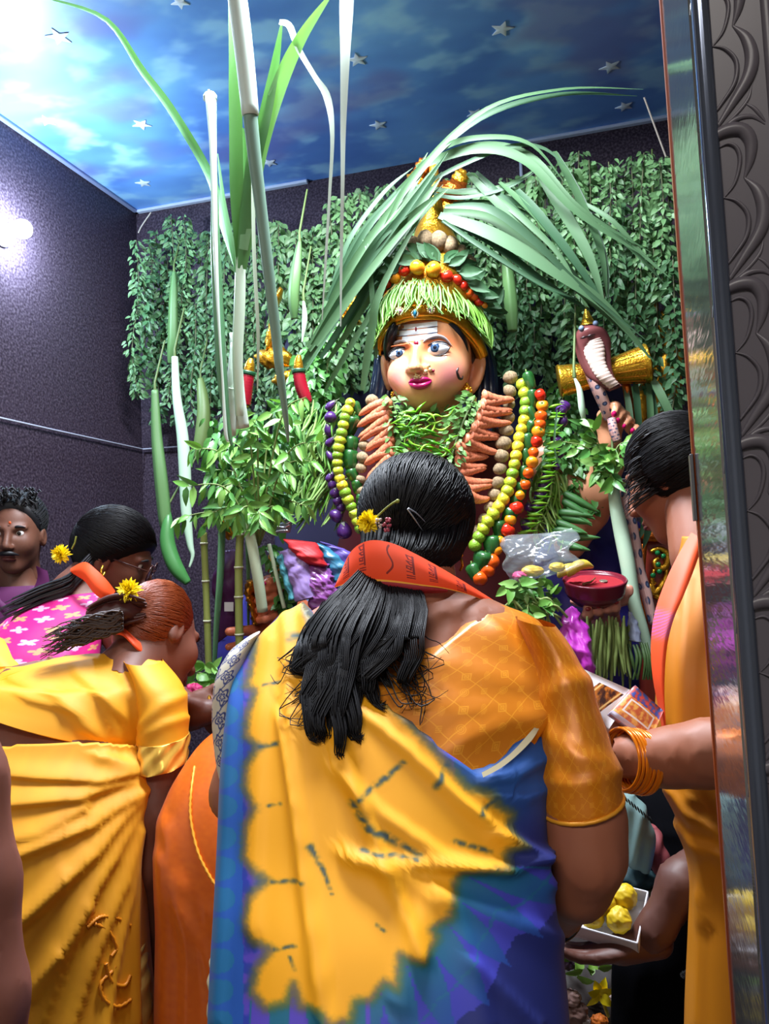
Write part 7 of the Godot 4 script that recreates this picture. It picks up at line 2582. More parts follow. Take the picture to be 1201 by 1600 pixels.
	ball(mb, P(720, 867, 1.262), Vector3.ONE * 0.004, Basis(), 8, 6)
	tag(obj("gold_earring", mb, gold("earring gold", Color(0.85, 0.62, 0.2), 0.25)), "small gold hoop in the middle woman's right ear", "earring")
	mb = MB.new()
	ring(mb, P(878, 1424, 1.13), way(-0.5, 0.05, -0.9), 0.040, 0.004)
	tag(obj("bangle", mb, mat("black glass", rgb8(14, 12, 14), 0.12)), "black glass bangle on the middle woman's right wrist", "bangle")

func ring(mb: MB, c: Vector3, axis: Vector3, r: float, thick: float) -> void:
	var b := aim(axis, Vector3(0.3, 0.8, 0.2))
	var first := mb.v.size()
	for k in 40:
		var d := b * Vector3(cos(TAU * k / 40), 0, sin(TAU * k / 40))
		for j in 8:
			var a := TAU * j / 8
			mb.pt(c + d * (r + cos(a) * thick) + b.y * sin(a) * thick)
	for k in 40:
		for j in 8:
			var p := first + k * 8 + j
			var q := first + k * 8 + (j + 1) % 8
			var p2 := first + ((k + 1) % 40) * 8 + j
			var q2 := first + ((k + 1) % 40) * 8 + (j + 1) % 8
			mb.quad(p, p2, q2, q)

func near_hair(t: Node3D, hc: Vector3) -> void:
	var black := mat("glossy black hair", rgb8(13, 11, 14), 0.5, 0.0, 0.3)
	var c := P(650, 802, 1.34)
	var ax := cam_b
	hair(t, c, ax, Vector3(0.0965, 0.102, 0.108), Vector3(0.25, -0.25, -1), 1.0, Vector3(-0.30, -0.52, 0.8), 520, black, 0.0024)
	var nape := MB.new()
	for k in 700:
		var s := rr(-1, 1)
		var pts := [P(650 + s * 84, 838 + rr(-10, 16) - 18 * s * s, 1.225 + 0.05 * s * s), P(640 + s * 78, 866 + rr(-8, 8), 1.19 + 0.05 * s * s), P(612 + s * 56, 905 + rr(-6, 6), 1.195 + 0.02 * s * s)]
		tube(nape, curve(pts, 7), [0.0012, 0.0018, 0.0014], 4, false)
	tag(obj("nape_hair", nape, black, t), "", "", "", "stuff")
	# loose tail of hair from under the scarf
	var tail := MB.new()
	var rows := near_rows
	for q in 46:
		var s := (q + rr(0, 1)) / 46.0
		var xe := lerpf(462, 618, s) + rr(-20, 20)
		var ye := rr(1030, 1110) if s > 0.55 else rr(1090, 1178)
		if s < 0.15 or s > 0.8:
			ye = rr(985, 1070)
		var w := rr(-16, 16)
		var l := rr(0.016, 0.05)
		var tipx := rr(-26, 30)
		for k in 30:
			var j := rr(-1.35, 1.35)
			var pts := [P(lerpf(572, 632, s) + j * 7, 890 + rr(-6, 6), 1.205), on(rows, lerpf(520, 655, s) + j * 9, 938, l * 0.6 + 0.02), on(rows, lerpf(488, 646, s) + j * 11, 985, l + 0.008 * j), on(rows, lerpf(488, xe, 0.5) * 0.0 + lerpf(lerpf(488, 646, s), xe, 0.5) + w + j * 10, lerpf(985, ye, 0.4), l), on(rows, xe - w * 0.6 + j * 8, lerpf(985, ye, 0.8) + rr(-5, 5), l * 0.8 + rr(-0.004, 0.004)), on(rows, xe + tipx * 0.5 + j * 5, ye, l * 0.6), on(rows, xe + tipx + j * 3, ye + rr(-6, 12), l * 0.5)]
			tube(tail, curve(pts, 16), [0.0010, 0.0013, 0.0012, 0.0010, 0.0003], 4, false)
	# wisps that curl away at the sides
	for k in 46:
		var a := rng.randf() < 0.5
		var x0 := rr(480, 520) if a else rr(590, 640)
		var y0 := rr(930, 1060)
		var dir := -1.0 if a else 1.0
		var pts := [on(rows, x0 - dir * 20, y0 - 40, 0.035), on(rows, x0, y0, 0.03), on(rows, x0 + dir * rr(12, 34), y0 + rr(20, 50), 0.026), on(rows, x0 + dir * rr(16, 60), y0 + rr(30, 80), 0.024), on(rows, x0 + dir * rr(-10, 70), y0 + rr(40, 90), 0.02)]
		tube(tail, curve(pts, 14), [0.0012, 0.0012, 0.0009, 0.0004], 4, false)
	tag(obj("hair_tail", tail, black, t), "", "", "", "stuff")
	flower("yellow flower pinned in the middle woman's black hair", P(576, 815, 1.235), way(-0.35, 0.1, 0.9), 0.020)
	var mb := MB.new()
	tube(mb, curve(pp([[588, 808, 1.232], [602, 795, 1.226], [614, 786, 1.222], [622, 782, 1.222]]), 10), [0.0016, 0.0018, 0.0022], 7)
	ball(mb, P(621, 783, 1.221), Vector3.ONE * 0.0034, Basis(), 8, 6)
	tag(obj("flower_stalk", mb, vm("flower stalk", rgb8(140, 146, 60), 0.5)), "thin green flower stem pinned across the black hair", "stem")
	var clip := thing("hair_clip", "small pink and silver beaded clip beside the yellow flower", "hair clip", P(598, 824, 1.226))
	mb = MB.new()
	for k in 18:
		ball(mb, P(604 + rr(-6, 6), 820 + rr(-10, 10), 1.225 + rr(-0.002, 0.002)), Vector3.ONE * rr(0.0018, 0.003), Basis(), 7, 5)
	obj("pink_beads", mb, mat("pink bead", rgb8(176, 80, 96), 0.25), clip)
	mb = MB.new()
	for k in 12:
		ball(mb, P(593 + rr(-6, 5), 817 + rr(-7, 7), 1.224 + rr(-0.002, 0.002)), Vector3.ONE * rr(0.0016, 0.0026), Basis(), 7, 5)
	obj("pearl_beads", mb, mat("pearl bead", rgb8(222, 206, 196), 0.2, 0.3), clip)
	var bar := thing("hair_barrette", "bent silver snap barrette clipped in the black hair right of the flower", "hair clip", P(660, 828, 1.222))
	for s in [[[636, 795], [644, 806], [653, 819], [661, 831]], [[637, 794], [650, 802], [662, 814], [672, 826]]]:
		mb = MB.new()
		tube(mb, curve(pp(s.map(func(q): return [q[0], q[1], 1.2235 + 0.00002 * pow(q[0] - 640, 2)])), 14), [0.0028, 0.003, 0.0022, 0.0014], 8, true, 0.5)
		obj("bar", mb, mat("bright silver", rgb8(190, 196, 206), 0.25, 0.8), bar)

# ---------------------------------------------------------------- the other people
func gold_torus(label: String, c: Vector3, axis: Vector3, r: float, thick: float, called := "bangle", cat := "bangle", m: Material = null, group := "") -> void:
	var mb := MB.new()
	ring(mb, c, axis, r, thick)
	tag(obj(called, mb, m if m else gold("earring gold", Color(0.85, 0.62, 0.2), 0.25)), label, cat, group)

func left_woman() -> void:
	var rows := [[92, 1022, 226, 1016, 1.60, 0.01, 0.06], [30, 1036, 246, 1028, 1.60, 0.05, 0.09], [-40, 1062, 262, 1056, 1.58, 0.08, 0.11], [-76, 1100, 256, 1100, 1.55, 0.105, 0.12], [-84, 1160, 224, 1160, 1.51, 0.12, 0.13], [-86, 1220, 216, 1220, 1.47, 0.13, 0.14], [-88, 1300, 214, 1300, 1.43, 0.14, 0.15], [-88, 1400, 218, 1400, 1.40, 0.145, 0.16], [-84, 1500, 224, 1500, 1.38, 0.145, 0.16], [-80, 1600, 232, 1600, 1.36, 0.145, 0.16], [-78, 1720, 236, 1720, 1.35, 0.145, 0.16]]
	var t := thing("person", "hennaed woman bending far forward in a plain yellow blouse and yellow sari at the left", "person", P(80, 1820, 1.38))
	var skin := skin_mat("darker brown skin", rgb8(112, 66, 50))
	var fd := field([-140, 960, 1.2], [330, 1780, 1.8], 0.0145)
	fill(fd, rows.slice(1), 0.06, 0.006, 11, 16)
	fd.chain(pp([[205, 1035, 1.62], [240, 1000, 1.66]]), [0.055, 0.055], 0.03)
	fd.chain(pp([[250, 1085, 1.54], [250, 1180, 1.49], [241, 1270, 1.46], [231, 1350, 1.45], [232, 1440, 1.48], [236, 1500, 1.5]]), [0.034, 0.04, 0.044, 0.038, 0.033, 0.027], 0.02)
	for s in [20, 150]:
		fd.chain(pp([[s, 1720, 1.4], [s, 1860, 1.4]]), [0.09, 0.06], 0.05)
	var mb := MB.new()
	fd.net(mb)
	var hx := Basis(cam_b.x, -0.75) * Basis(cam_b.y, PI - 0.65) * cam_b
	var hc := P(240, 978, 1.70) - hx * Vector3(0, 0.03, -0.012)
	head(mb, hc, hx, 0.98)
	hand(mb, P(237, 1500, 1.5), way(0.02, 1, -0.1), way(1, 0, -0.4), 0.95, 0.3)
	obj("body", mb, skin, t)
	eyes(t, hc, hx, 0.98)
	var yel := cloth_mat("plain yellow cotton", rgb8(222, 152, 6), 0.62)
	mb = MB.new()
	var vest := wider(rows.slice(0, 6), 2.0, 0.003)
	# the blouse ends above the bare waist: cut its lower rows along the hem
	var vr := [vest[0], vest[1], vest[2], [-70, 1050, 258, 1082, 1.565, 0.10, 0.12], [-80, 1060, 238, 1132, 1.55, 0.115, 0.13], [-84, 1065, 226, 1160, 1.54, 0.12, 0.13]]
	loft(mb, vr, 90, 44, folds([[[[130, 1140], [90, 1085], [20, 1060]], 0.008, 8], [[[180, 1150], [160, 1090], [120, 1050]], 0.007, 8], [[[215, 1160], [215, 1100], [190, 1050]], 0.008, 9], [[[150, 1150], [120, 1110], [40, 1090]], 0.006, 8], [[[205, 1165], [195, 1125], [150, 1080]], 0.006, 7]]), edge(vr, [[-60, 1048], [40, 1040], [95, 1026], [150, 1020], [215, 1026], [245, 1032]], 1040))
	obj("blouse", mb, yel, t)
	# sleeve with a golden band
	var sl := [[196, 1030, 252, 1034, 1.57, 0.05, 0.05], [212, 1066, 284, 1074, 1.535, 0.056, 0.055], [219, 1120, 292, 1114, 1.515, 0.058, 0.055], [216, 1158, 293, 1150, 1.50, 0.058, 0.055]]
	mb = MB.new()
	loft(mb, sl, 50, 30, folds([[[[222, 1130], [250, 1100], [280, 1085]], 0.006, 7], [[[220, 1150], [255, 1130], [288, 1120]], 0.004, 6]]), null, 1.0, false)
	var so := obj("sleeve", mb, yel, t)
	mb = MB.new()
	loft(mb, [[216, 1156, 294, 1148, 1.50, 0.060, 0.056], [215, 1176, 293, 1168, 1.49, 0.060, 0.056], [216, 1200, 291, 1190, 1.48, 0.060, 0.056], [218, 1201, 288, 1191, 1.48, 0.054, 0.05]], 50, 24, func(u, v, x, y): return 0.0035 * sin(u * 46.0 + v * 5.0) * sin(v * 9.0))
	obj("golden_band", mb, mat("gold brocade", rgb8(226, 178, 74), 0.32, 0.4), so)
	# sari with a gathered twist at the right of the waist
	var sr := wider(rows, 5.0, 0.012)
	var sari := cloth_mat("yellow sari cotton", Color.WHITE, 0.66)
	var nz := noise(0.02, 3)
	sari.albedo_texture = tex(256, 256, func(u, v): return rgb8(232, 160, 8).lerp(rgb8(214, 140, 8), 0.5 + 0.5 * nz.get_noise_2d(u * 900, v * 300)))
	mb = MB.new()
	var fl := folds([
		[[[212, 1212], [120, 1245], [-40, 1260]], 0.012, 10], [[[214, 1200], [150, 1216], [60, 1212], [-60, 1200]], 0.012, 10], [[[212, 1225], [140, 1290], [20, 1340]], 0.012, 9], [[[208, 1235], [150, 1330], [60, 1420], [0, 1470]], 0.013, 9],
		[[[212, 1240], [175, 1340], [110, 1460], [50, 1560]], 0.012, 9], [[[214, 1250], [190, 1380], [140, 1520], [110, 1610]], 0.010, 8], [[[216, 1260], [200, 1400], [175, 1540], [165, 1610]], 0.009, 7], [[[130, 1262], [60, 1300], [-50, 1330]], 0.008, 8],
		[[[100, 1370], [30, 1440], [-40, 1490]], 0.007, 8], [[[90, 1490], [40, 1550], [0, 1600]], 0.007, 8], [[[214, 1300], [212, 1450], [214, 1600]], 0.008, 6], [[[160, 1180], [190, 1190], [214, 1186]], 0.014, 9], [[[140, 1420], [90, 1530], [60, 1610]], 0.007, 7]])
	loft(mb, sr, 130, 110, fl, edge(sr, [[-90, 1166], [0, 1164], [60, 1160], [130, 1158], [180, 1160], [222, 1166]], 1160))
	var so2 := obj("sari", mb, sari, t)
	# embroidered paisley: stitched ridges on the cloth
	var thread := mat("orange thread", rgb8(210, 126, 10), 0.5)
	for s in [[[150, 1440], [172, 1452], [186, 1480], [180, 1510], [160, 1530], [164, 1556], [186, 1568], [208, 1556]], [[196, 1446], [190, 1470], [176, 1490]], [[168, 1500], [176, 1528], [196, 1536], [206, 1520]], [[140, 1446], [160, 1430], [186, 1432], [206, 1444]]]:
		mb = MB.new()
		var pts := []
		for q in s:
			pts.append(on(sr, q[0], q[1], 0.008))
		var c := curve(pts, 40)
		var rad := []
		for k in 40:
			rad.append(0.003 * (1.3 if k % 2 == 0 else 0.7))
		tube(mb, c, rad, 7)
		obj("embroidery", mb, thread, so2)
	mb = MB.new()
	loft(mb, [[210, 1480, 222, 1478, 1.37, 0.02, 0.03], [214, 1540, 232, 1538, 1.36, 0.03, 0.03], [214, 1640, 236, 1640, 1.35, 0.03, 0.03]], 24, 20, func(u, v, x, y): return 0.002 * sin(v * 30))
	obj("pale_hem", mb, cloth_mat("pale gold hem", rgb8(204, 172, 92), 0.5), so2)
	# hair: hennaed head, dark bun, loose greying tail
	var henna := mat("hennaed hair", rgb8(132, 58, 20), 0.42)
	hair(t, P(240, 978, 1.70), Basis(cam_b.z, -0.3) * cam_b, Vector3(0.078, 0.098, 0.102), Vector3(0.85, -0.8, -0.75), 1.05, Vector3(-0.72, 0.12, 0.6), 300, henna, 0.0026)
	var bun := mat("maroon bun hair", rgb8(70, 28, 24), 0.5)
	mb = MB.new()
	for k in 90:
		var a := rr(0, TAU)
		var w := rr(0.2, 1.0)
		var pts := []
		for j in 9:
			var s := j / 8.0
			pts.append([lerpf(226, 140, s) + cos(a) * 6, lerpf(952, 962, s) + sin(a) * lerpf(16, 26, sin(s * PI)) * w - 12 * sin(s * PI) * 0.3, 1.615 + 0.03 * cos(a * 2) * w])
		tube(mb, curve(pp(pts), 12), [0.002, 0.0045, 0.0045, 0.002], 5, false)
	tag(obj("bun_strands", mb, bun, t), "", "", "", "stuff")
	mb = MB.new()
	ball(mb, P(184, 958, 1.625), Vector3(px(46, 1.62), px(25, 1.62), 0.045), Basis(cam_b.z, 0.12) * cam_b, 24, 16)
	for k in mb.v.size():
		mb.v[k] += cam_b.y * 0.004 * sin(mb.v[k].x * 300.0) + cam_b.z * 0.003 * sin(mb.v[k].y * 520.0)
	obj("bun", mb, bun, t)
	mb = MB.new()
	var grey := mat("greying hair", rgb8(62, 46, 42), 0.5)
	for k in 130:
		var w := rr(-1, 1)
		var l := rr(0.4, 1.0)
		var ph := rr(0, 6)
		var pts := []
		for j in 10:
			var s := j / 9.0 * l
			pts.append([lerpf(190, 62, s) + 3 * sin(s * 14 + ph), lerpf(968, 1006, s) + w * lerpf(14, 24, s) + 4 * sin(s * 17 + ph), 1.57 - 0.03 * s + 0.012 * sin(k)])
		tube(mb, curve(pp(pts), 16), [0.0022, 0.0024, 0.0016, 0.0006], 4, false)
	tag(obj("hair_tail", mb, grey, t), "", "", "", "stuff")
	flower("yellow flower on the hennaed woman's reddish hair", P(203, 923, 1.60), way(-0.1, -0.4, 0.9), 0.026)
	mb = MB.new()
	band(mb, pp([[170, 984, 1.62], [190, 980, 1.60], [212, 998, 1.59], [230, 1014, 1.60], [238, 1030, 1.62]]), pp([[176, 992, 1.61], [192, 994, 1.59], [210, 1012, 1.578], [226, 1026, 1.59], [236, 1034, 1.615]]), 30, 0.006, 0.008)
	tag(obj("orange_scarf", mb, cloth_mat("plain orange scarf", rgb8(250, 84, 28), 0.6)), "orange scarf strip round the hennaed woman's neck", "scarf")
	mb = MB.new()
	tube(mb, curve(pp([[262, 1000, 1.63], [256, 1006, 1.622], [250, 1014, 1.62], [248, 1020, 1.625]]), 10), 0.0026, 8)
	tag(obj("gold_earring", mb, gold("earring gold", Color(0.85, 0.62, 0.2), 0.25)), "gold hoop hanging from the hennaed woman's ear", "earring")

func pink_woman() -> void:
	var rows := [[84, 905, 160, 905, 2.06, 0.03, 0.05], [52, 930, 172, 922, 2.04, 0.06, 0.08], [14, 958, 176, 950, 2.0, 0.08, 0.1], [-12, 990, 160, 990, 1.96, 0.1, 0.1], [-30, 1030, 150, 1030, 1.92, 0.11, 0.12], [-40, 1090, 150, 1090, 1.9, 0.12, 0.12], [-40, 1250, 150, 1250, 1.9, 0.12, 0.12], [-40, 1420, 150, 1420, 1.9, 0.12, 0.12]]
	var t := thing("person", "woman with spectacles and black hair in a pink butterfly printed blouse, bending to the right", "person", P(55, 1500, 1.92))
	var skin := skin_mat("darker brown skin", rgb8(112, 66, 50))
	var fd := field([-90, 880, 1.7], [260, 1460, 2.25], 0.016)
	fill(fd, rows, 0.06, 0.006, 9, 14)
	fd.chain(pp([[120, 925, 2.05], [150, 895, 2.08]]), [0.062, 0.058], 0.03)
	fd.chain(pp([[168, 960, 2.0], [230, 1060, 1.95], [290, 1100, 1.85]]), [0.05, 0.042, 0.03], 0.03)
	var mb := MB.new()
	fd.net(mb)
	var hx := Basis(cam_b.z, -0.42) * Basis(cam_b.y, PI / 2 + 0.1) * cam_b
	var hc := P(178, 853, 2.1) - hx * Vector3(0, 0.03, -0.012)
	head(mb, hc, hx, 1.0)
	hand(mb, P(292, 1100, 1.84), way(0.9, 0.3, 0.1), way(0, -1, 0), 0.9, 0.4)
	obj("body", mb, skin, t)
	eyes(t, hc, hx)
	var pk := cloth_mat("pink print", Color.WHITE, 0.6)
	var spots := []
	for j in 9:
		for i in 12:
			spots.append([(i + 0.5 * (j % 2)) / 12.0 + rr(-0.015, 0.015), (j + 0.5) / 9.0 + rr(-0.02, 0.02), rr(0, TAU), (i + j) % 2])
	pk.albedo_texture = tex(320, 200, func(u, v):
		for s in spots:
			var dx: float = (fposmod(u - s[0] + 0.5, 1.0) - 0.5) / 0.030
			var dy: float = (v - s[1]) / 0.036
			if absf(dx) < 1.2 and absf(dy) < 1.2:
				var r: float = sqrt(dx * dx + dy * dy)
				var a: float = atan2(dy, dx) + s[2]
				if r < 0.35 + 0.65 * absf(cos(2.0 * a)):
					return rgb8(226, 168, 206) if s[3] else rgb8(206, 146, 104)
		return rgb8(206, 18, 122))
	mb = MB.new()
	var vest := wider(rows.slice(1, 6), 2.0, 0.004)
	loft(mb, vest, 60, 40, folds([[[[120, 930], [60, 980], [20, 1030]], 0.006, 9], [[[160, 940], [130, 990], [100, 1030]], 0.006, 9]]), edge(vest, [[-40, 1000], [0, 985], [50, 945], [90, 928], [130, 922], [160, 926], [176, 940]], 930))
	obj("blouse", mb, pk, t)
	mb = MB.new()
	loft(mb, [[-60, 985, 4, 1000, 1.86, 0.02, 0.03], [-70, 1020, 34, 1032, 1.83, 0.05, 0.05], [-70, 1080, 60, 1080, 1.80, 0.06, 0.05], [-60, 1180, 100, 1180, 1.78, 0.06, 0.05], [-50, 1420, 120, 1420, 1.78, 0.06, 0.05]], 40, 30, folds([[[[-20, 1000], [10, 1040], [40, 1080]], 0.006, 8]]))
	obj("sari", mb, cloth_mat("amber sari", rgb8(236, 158, 14), 0.6), t)
	var black := mat("black hair", rgb8(20, 18, 24), 0.5)
	hair(t, P(178, 853, 2.1), Basis(cam_b.z, -0.42) * cam_b, Vector3(0.110, 0.106, 0.09), Vector3(1, -0.75, 0.2), 1.12, Vector3(-0.9, 0.1, 0.35), 260, mat("glossy black hair", rgb8(13, 11, 14), 0.5, 0.0, 0.3), 0.003)
	mb = MB.new()
	for k in 110:
		var w := rr(-1, 1)
		var l := rr(0.5, 1.0)
		var pts := []
		for j in 9:
			var s := j / 8.0 * l
			pts.append([lerpf(150, 96, minf(s * 1.6, 1.0)) - maxf(s - 0.5, 0) * 210, lerpf(868, 960, s) + w * 14, 2.04 - 0.12 * s + 0.015 * sin(k * 1.3)])
		tube(mb, curve(pp(pts), 14), [0.003, 0.0036, 0.003, 0.001], 4, false)
	tag(obj("hair_tail", mb, black, t), "", "", "", "stuff")
	flower("yellow flower in the spectacled woman's black hair, leftmost of the flowers", P(97, 866, 1.95), way(-0.3, -0.1, 0.9), 0.026)
	mb = MB.new()
	tube(mb, pp([[112, 858, 1.96], [117, 848, 1.96], [119, 838, 1.96]]), 0.0022, 6)
	tag(obj("flower_stalk", mb, vm("flower stalk", rgb8(140, 146, 60), 0.5)), "thin flower stem in the spectacled woman's hair at the left", "stem")
	mb = MB.new()
	band(mb, pp([[110, 888, 1.99], [132, 878, 1.96], [150, 890, 1.95], [168, 908, 1.955], [180, 924, 1.97]]), pp([[116, 898, 1.98], [132, 908, 1.95], [146, 926, 1.94], [160, 936, 1.945], [176, 936, 1.965]]), 30, 0.008, 0.01)
	tag(obj("orange_scarf", mb, cloth_mat("plain orange scarf", rgb8(250, 84, 28), 0.6)), "orange scarf round the spectacled woman's neck above the pink blouse", "scarf")
	mb = MB.new()
	tube(mb, curve(pp([[161, 884, 2.0], [158, 892, 1.99], [160, 900, 1.99], [164, 894, 2.0]]), 10), 0.003, 8)
	tag(obj("gold_earring", mb, gold("earring gold", Color(0.85, 0.62, 0.2), 0.25)), "gold hoop in the spectacled woman's ear", "earring")
	# spectacles
	var g := thing("spectacles", "thin dark framed spectacles on the woman in the pink blouse", "spectacles", hc + hx * Vector3(0, 0.005, 0.11))
	var fm := mat("spectacle frame", rgb8(62, 30, 28), 0.3)
	for e in [-1.0, 1.0]:
		mb = MB.new()
		ring(mb, hc + hx * Vector3(0.031 * e, 0.006, 0.104), hx.z, 0.021, 0.0022)
		obj("rim", mb, fm, g)
		mb = MB.new()
		disc(mb, hc + hx * Vector3(0.031 * e, 0.006, 0.104), hx.x, hx.y, hx.z, 0.02, 0.02, 0.002, 18)
		var gl := mat("spectacle glass", Color(0.9, 0.95, 1.0, 0.15), 0.05)
		gl.transparency = BaseMaterial3D.TRANSPARENCY_ALPHA
		obj("lens", mb, gl, g)
		mb = MB.new()
		tube(mb, [hc + hx * Vector3(0.052 * e, 0.012, 0.10), hc + hx * Vector3(0.074 * e, 0.014, 0.06), hc + hx * Vector3(0.08 * e, 0.012, 0.0)], 0.002, 6)
		obj("temple", mb, fm, g)
	mb = MB.new()
	tube(mb, [hc + hx * Vector3(-0.011, 0.008, 0.107), hc + hx * Vector3(0, 0.012, 0.112), hc + hx * Vector3(0.011, 0.008, 0.107)], 0.002, 6)
	obj("bridge", mb, fm, g)

func young_man() -> void:
	var t := thing("person", "young man with moustache in purple collared shirt, facing the viewer", "person", P(10, 1400, 2.5))
	var skin := skin_mat("man skin", rgb8(104, 64, 48))
	var mb := MB.new()
	var rows := [[-6, 908, 50, 905, 2.52, 0.05, 0.05], [-60, 916, 76, 912, 2.52, 0.07, 0.08], [-90, 950, 96, 945, 2.52, 0.09, 0.09], [-96, 1050, 90, 1050, 2.52, 0.1, 0.1], [-90, 1250, 86, 1250, 2.52, 0.1, 0.1], [-90, 1400, 90, 1400, 2.52, 0.1, 0.1]]
	var fd := field([-130, 850, 2.36], [130, 1430, 2.7], 0.018)
	fill(fd, rows.slice(1), 0.06, 0.008, 8, 12)
	fd.chain(pp([[26, 860, 2.52], [22, 925, 2.52]]), [0.055, 0.058], 0.03)
	fd.net(mb)
	var hc := P(27, 836, 2.5)
	var hx := Basis(cam_b.y, 0.12) * Basis(cam_b.x, 0.06) * cam_b
	head(mb, hc, hx, 0.98, true)
	obj("body", mb, skin, t)
	eyes(t, hc, hx, 0.98)
	var black := mat("short black hair", rgb8(20, 18, 22), 0.55)
	hair(t, hc + hx * Vector3(0, 0.048, -0.015), hx, Vector3(0.083, 0.09, 0.1), Vector3(0, -0.45, 1), 1.12, Vector3(0.1, 0.4, -1), 120, black, 0.004)
	mb = MB.new()
	for k in 170:
		var a := rr(-1.2, 1.2)
		var p := hc + hx * Vector3(0.075 * sin(a), 0.075 + rr(0, 0.05) + 0.02 * cos(a), 0.07 * cos(a) + rr(-0.03, 0.01))
		var d := hx * Vector3(rr(-0.02, 0.02), rr(0.0, 0.012), rr(0.0, 0.012))
		tube(mb, [p, p + d * 0.6 + hx.y * 0.008, p + d], [0.004, 0.0035, 0.001], 4, false)
	tag(obj("fringe", mb, black, t), "", "", "", "stuff")
	mb = MB.new()
	var pts := []
	for j in 11:
		var a := lerpf(-1, 1, j / 10.0)
		pts.append(hc + hx * Vector3(0.03 * a, -0.046 - 0.008 * a * a, 0.1 - 0.017 * a * a))
	tube(mb, pts, [0.002, 0.007, 0.008, 0.007, 0.002], 7)
	obj("moustache", mb, black, t)
	mb = MB.new()
	disc(mb, hc + hx * Vector3(0.008, 0.045, 0.089), hx.x, hx.y, hx.z, 0.004, 0.005, 0.002, 12)
	obj("forehead_mark", mb, mat("orange mark", rgb8(214, 84, 30), 0.6), t)
	var pur := cloth_mat("purple shirt", rgb8(92, 24, 82), 0.7)
	mb = MB.new()
	loft(mb, wider(rows.slice(1), 2.0, 0.005), 60, 30, folds([[[[60, 915], [70, 950], [80, 1000]], 0.006, 8]]), null, 1.0, false)
	var sh := obj("shirt", mb, pur, t)
	for s in [[[[0, 906], [-4, 930], [16, 950]], [[-14, 920], [-10, 940], [10, 962]]], [[[56, 884], [58, 905], [44, 936]], [[74, 892], [76, 914], [58, 938]]]]:
		mb = MB.new()
		band(mb, pp(s[0].map(func(q): return [q[0], q[1], 2.43])), pp(s[1].map(func(q): return [q[0], q[1], 2.425])), 14, 0.006, 0.004)
		obj("collar", mb, pur, sh)

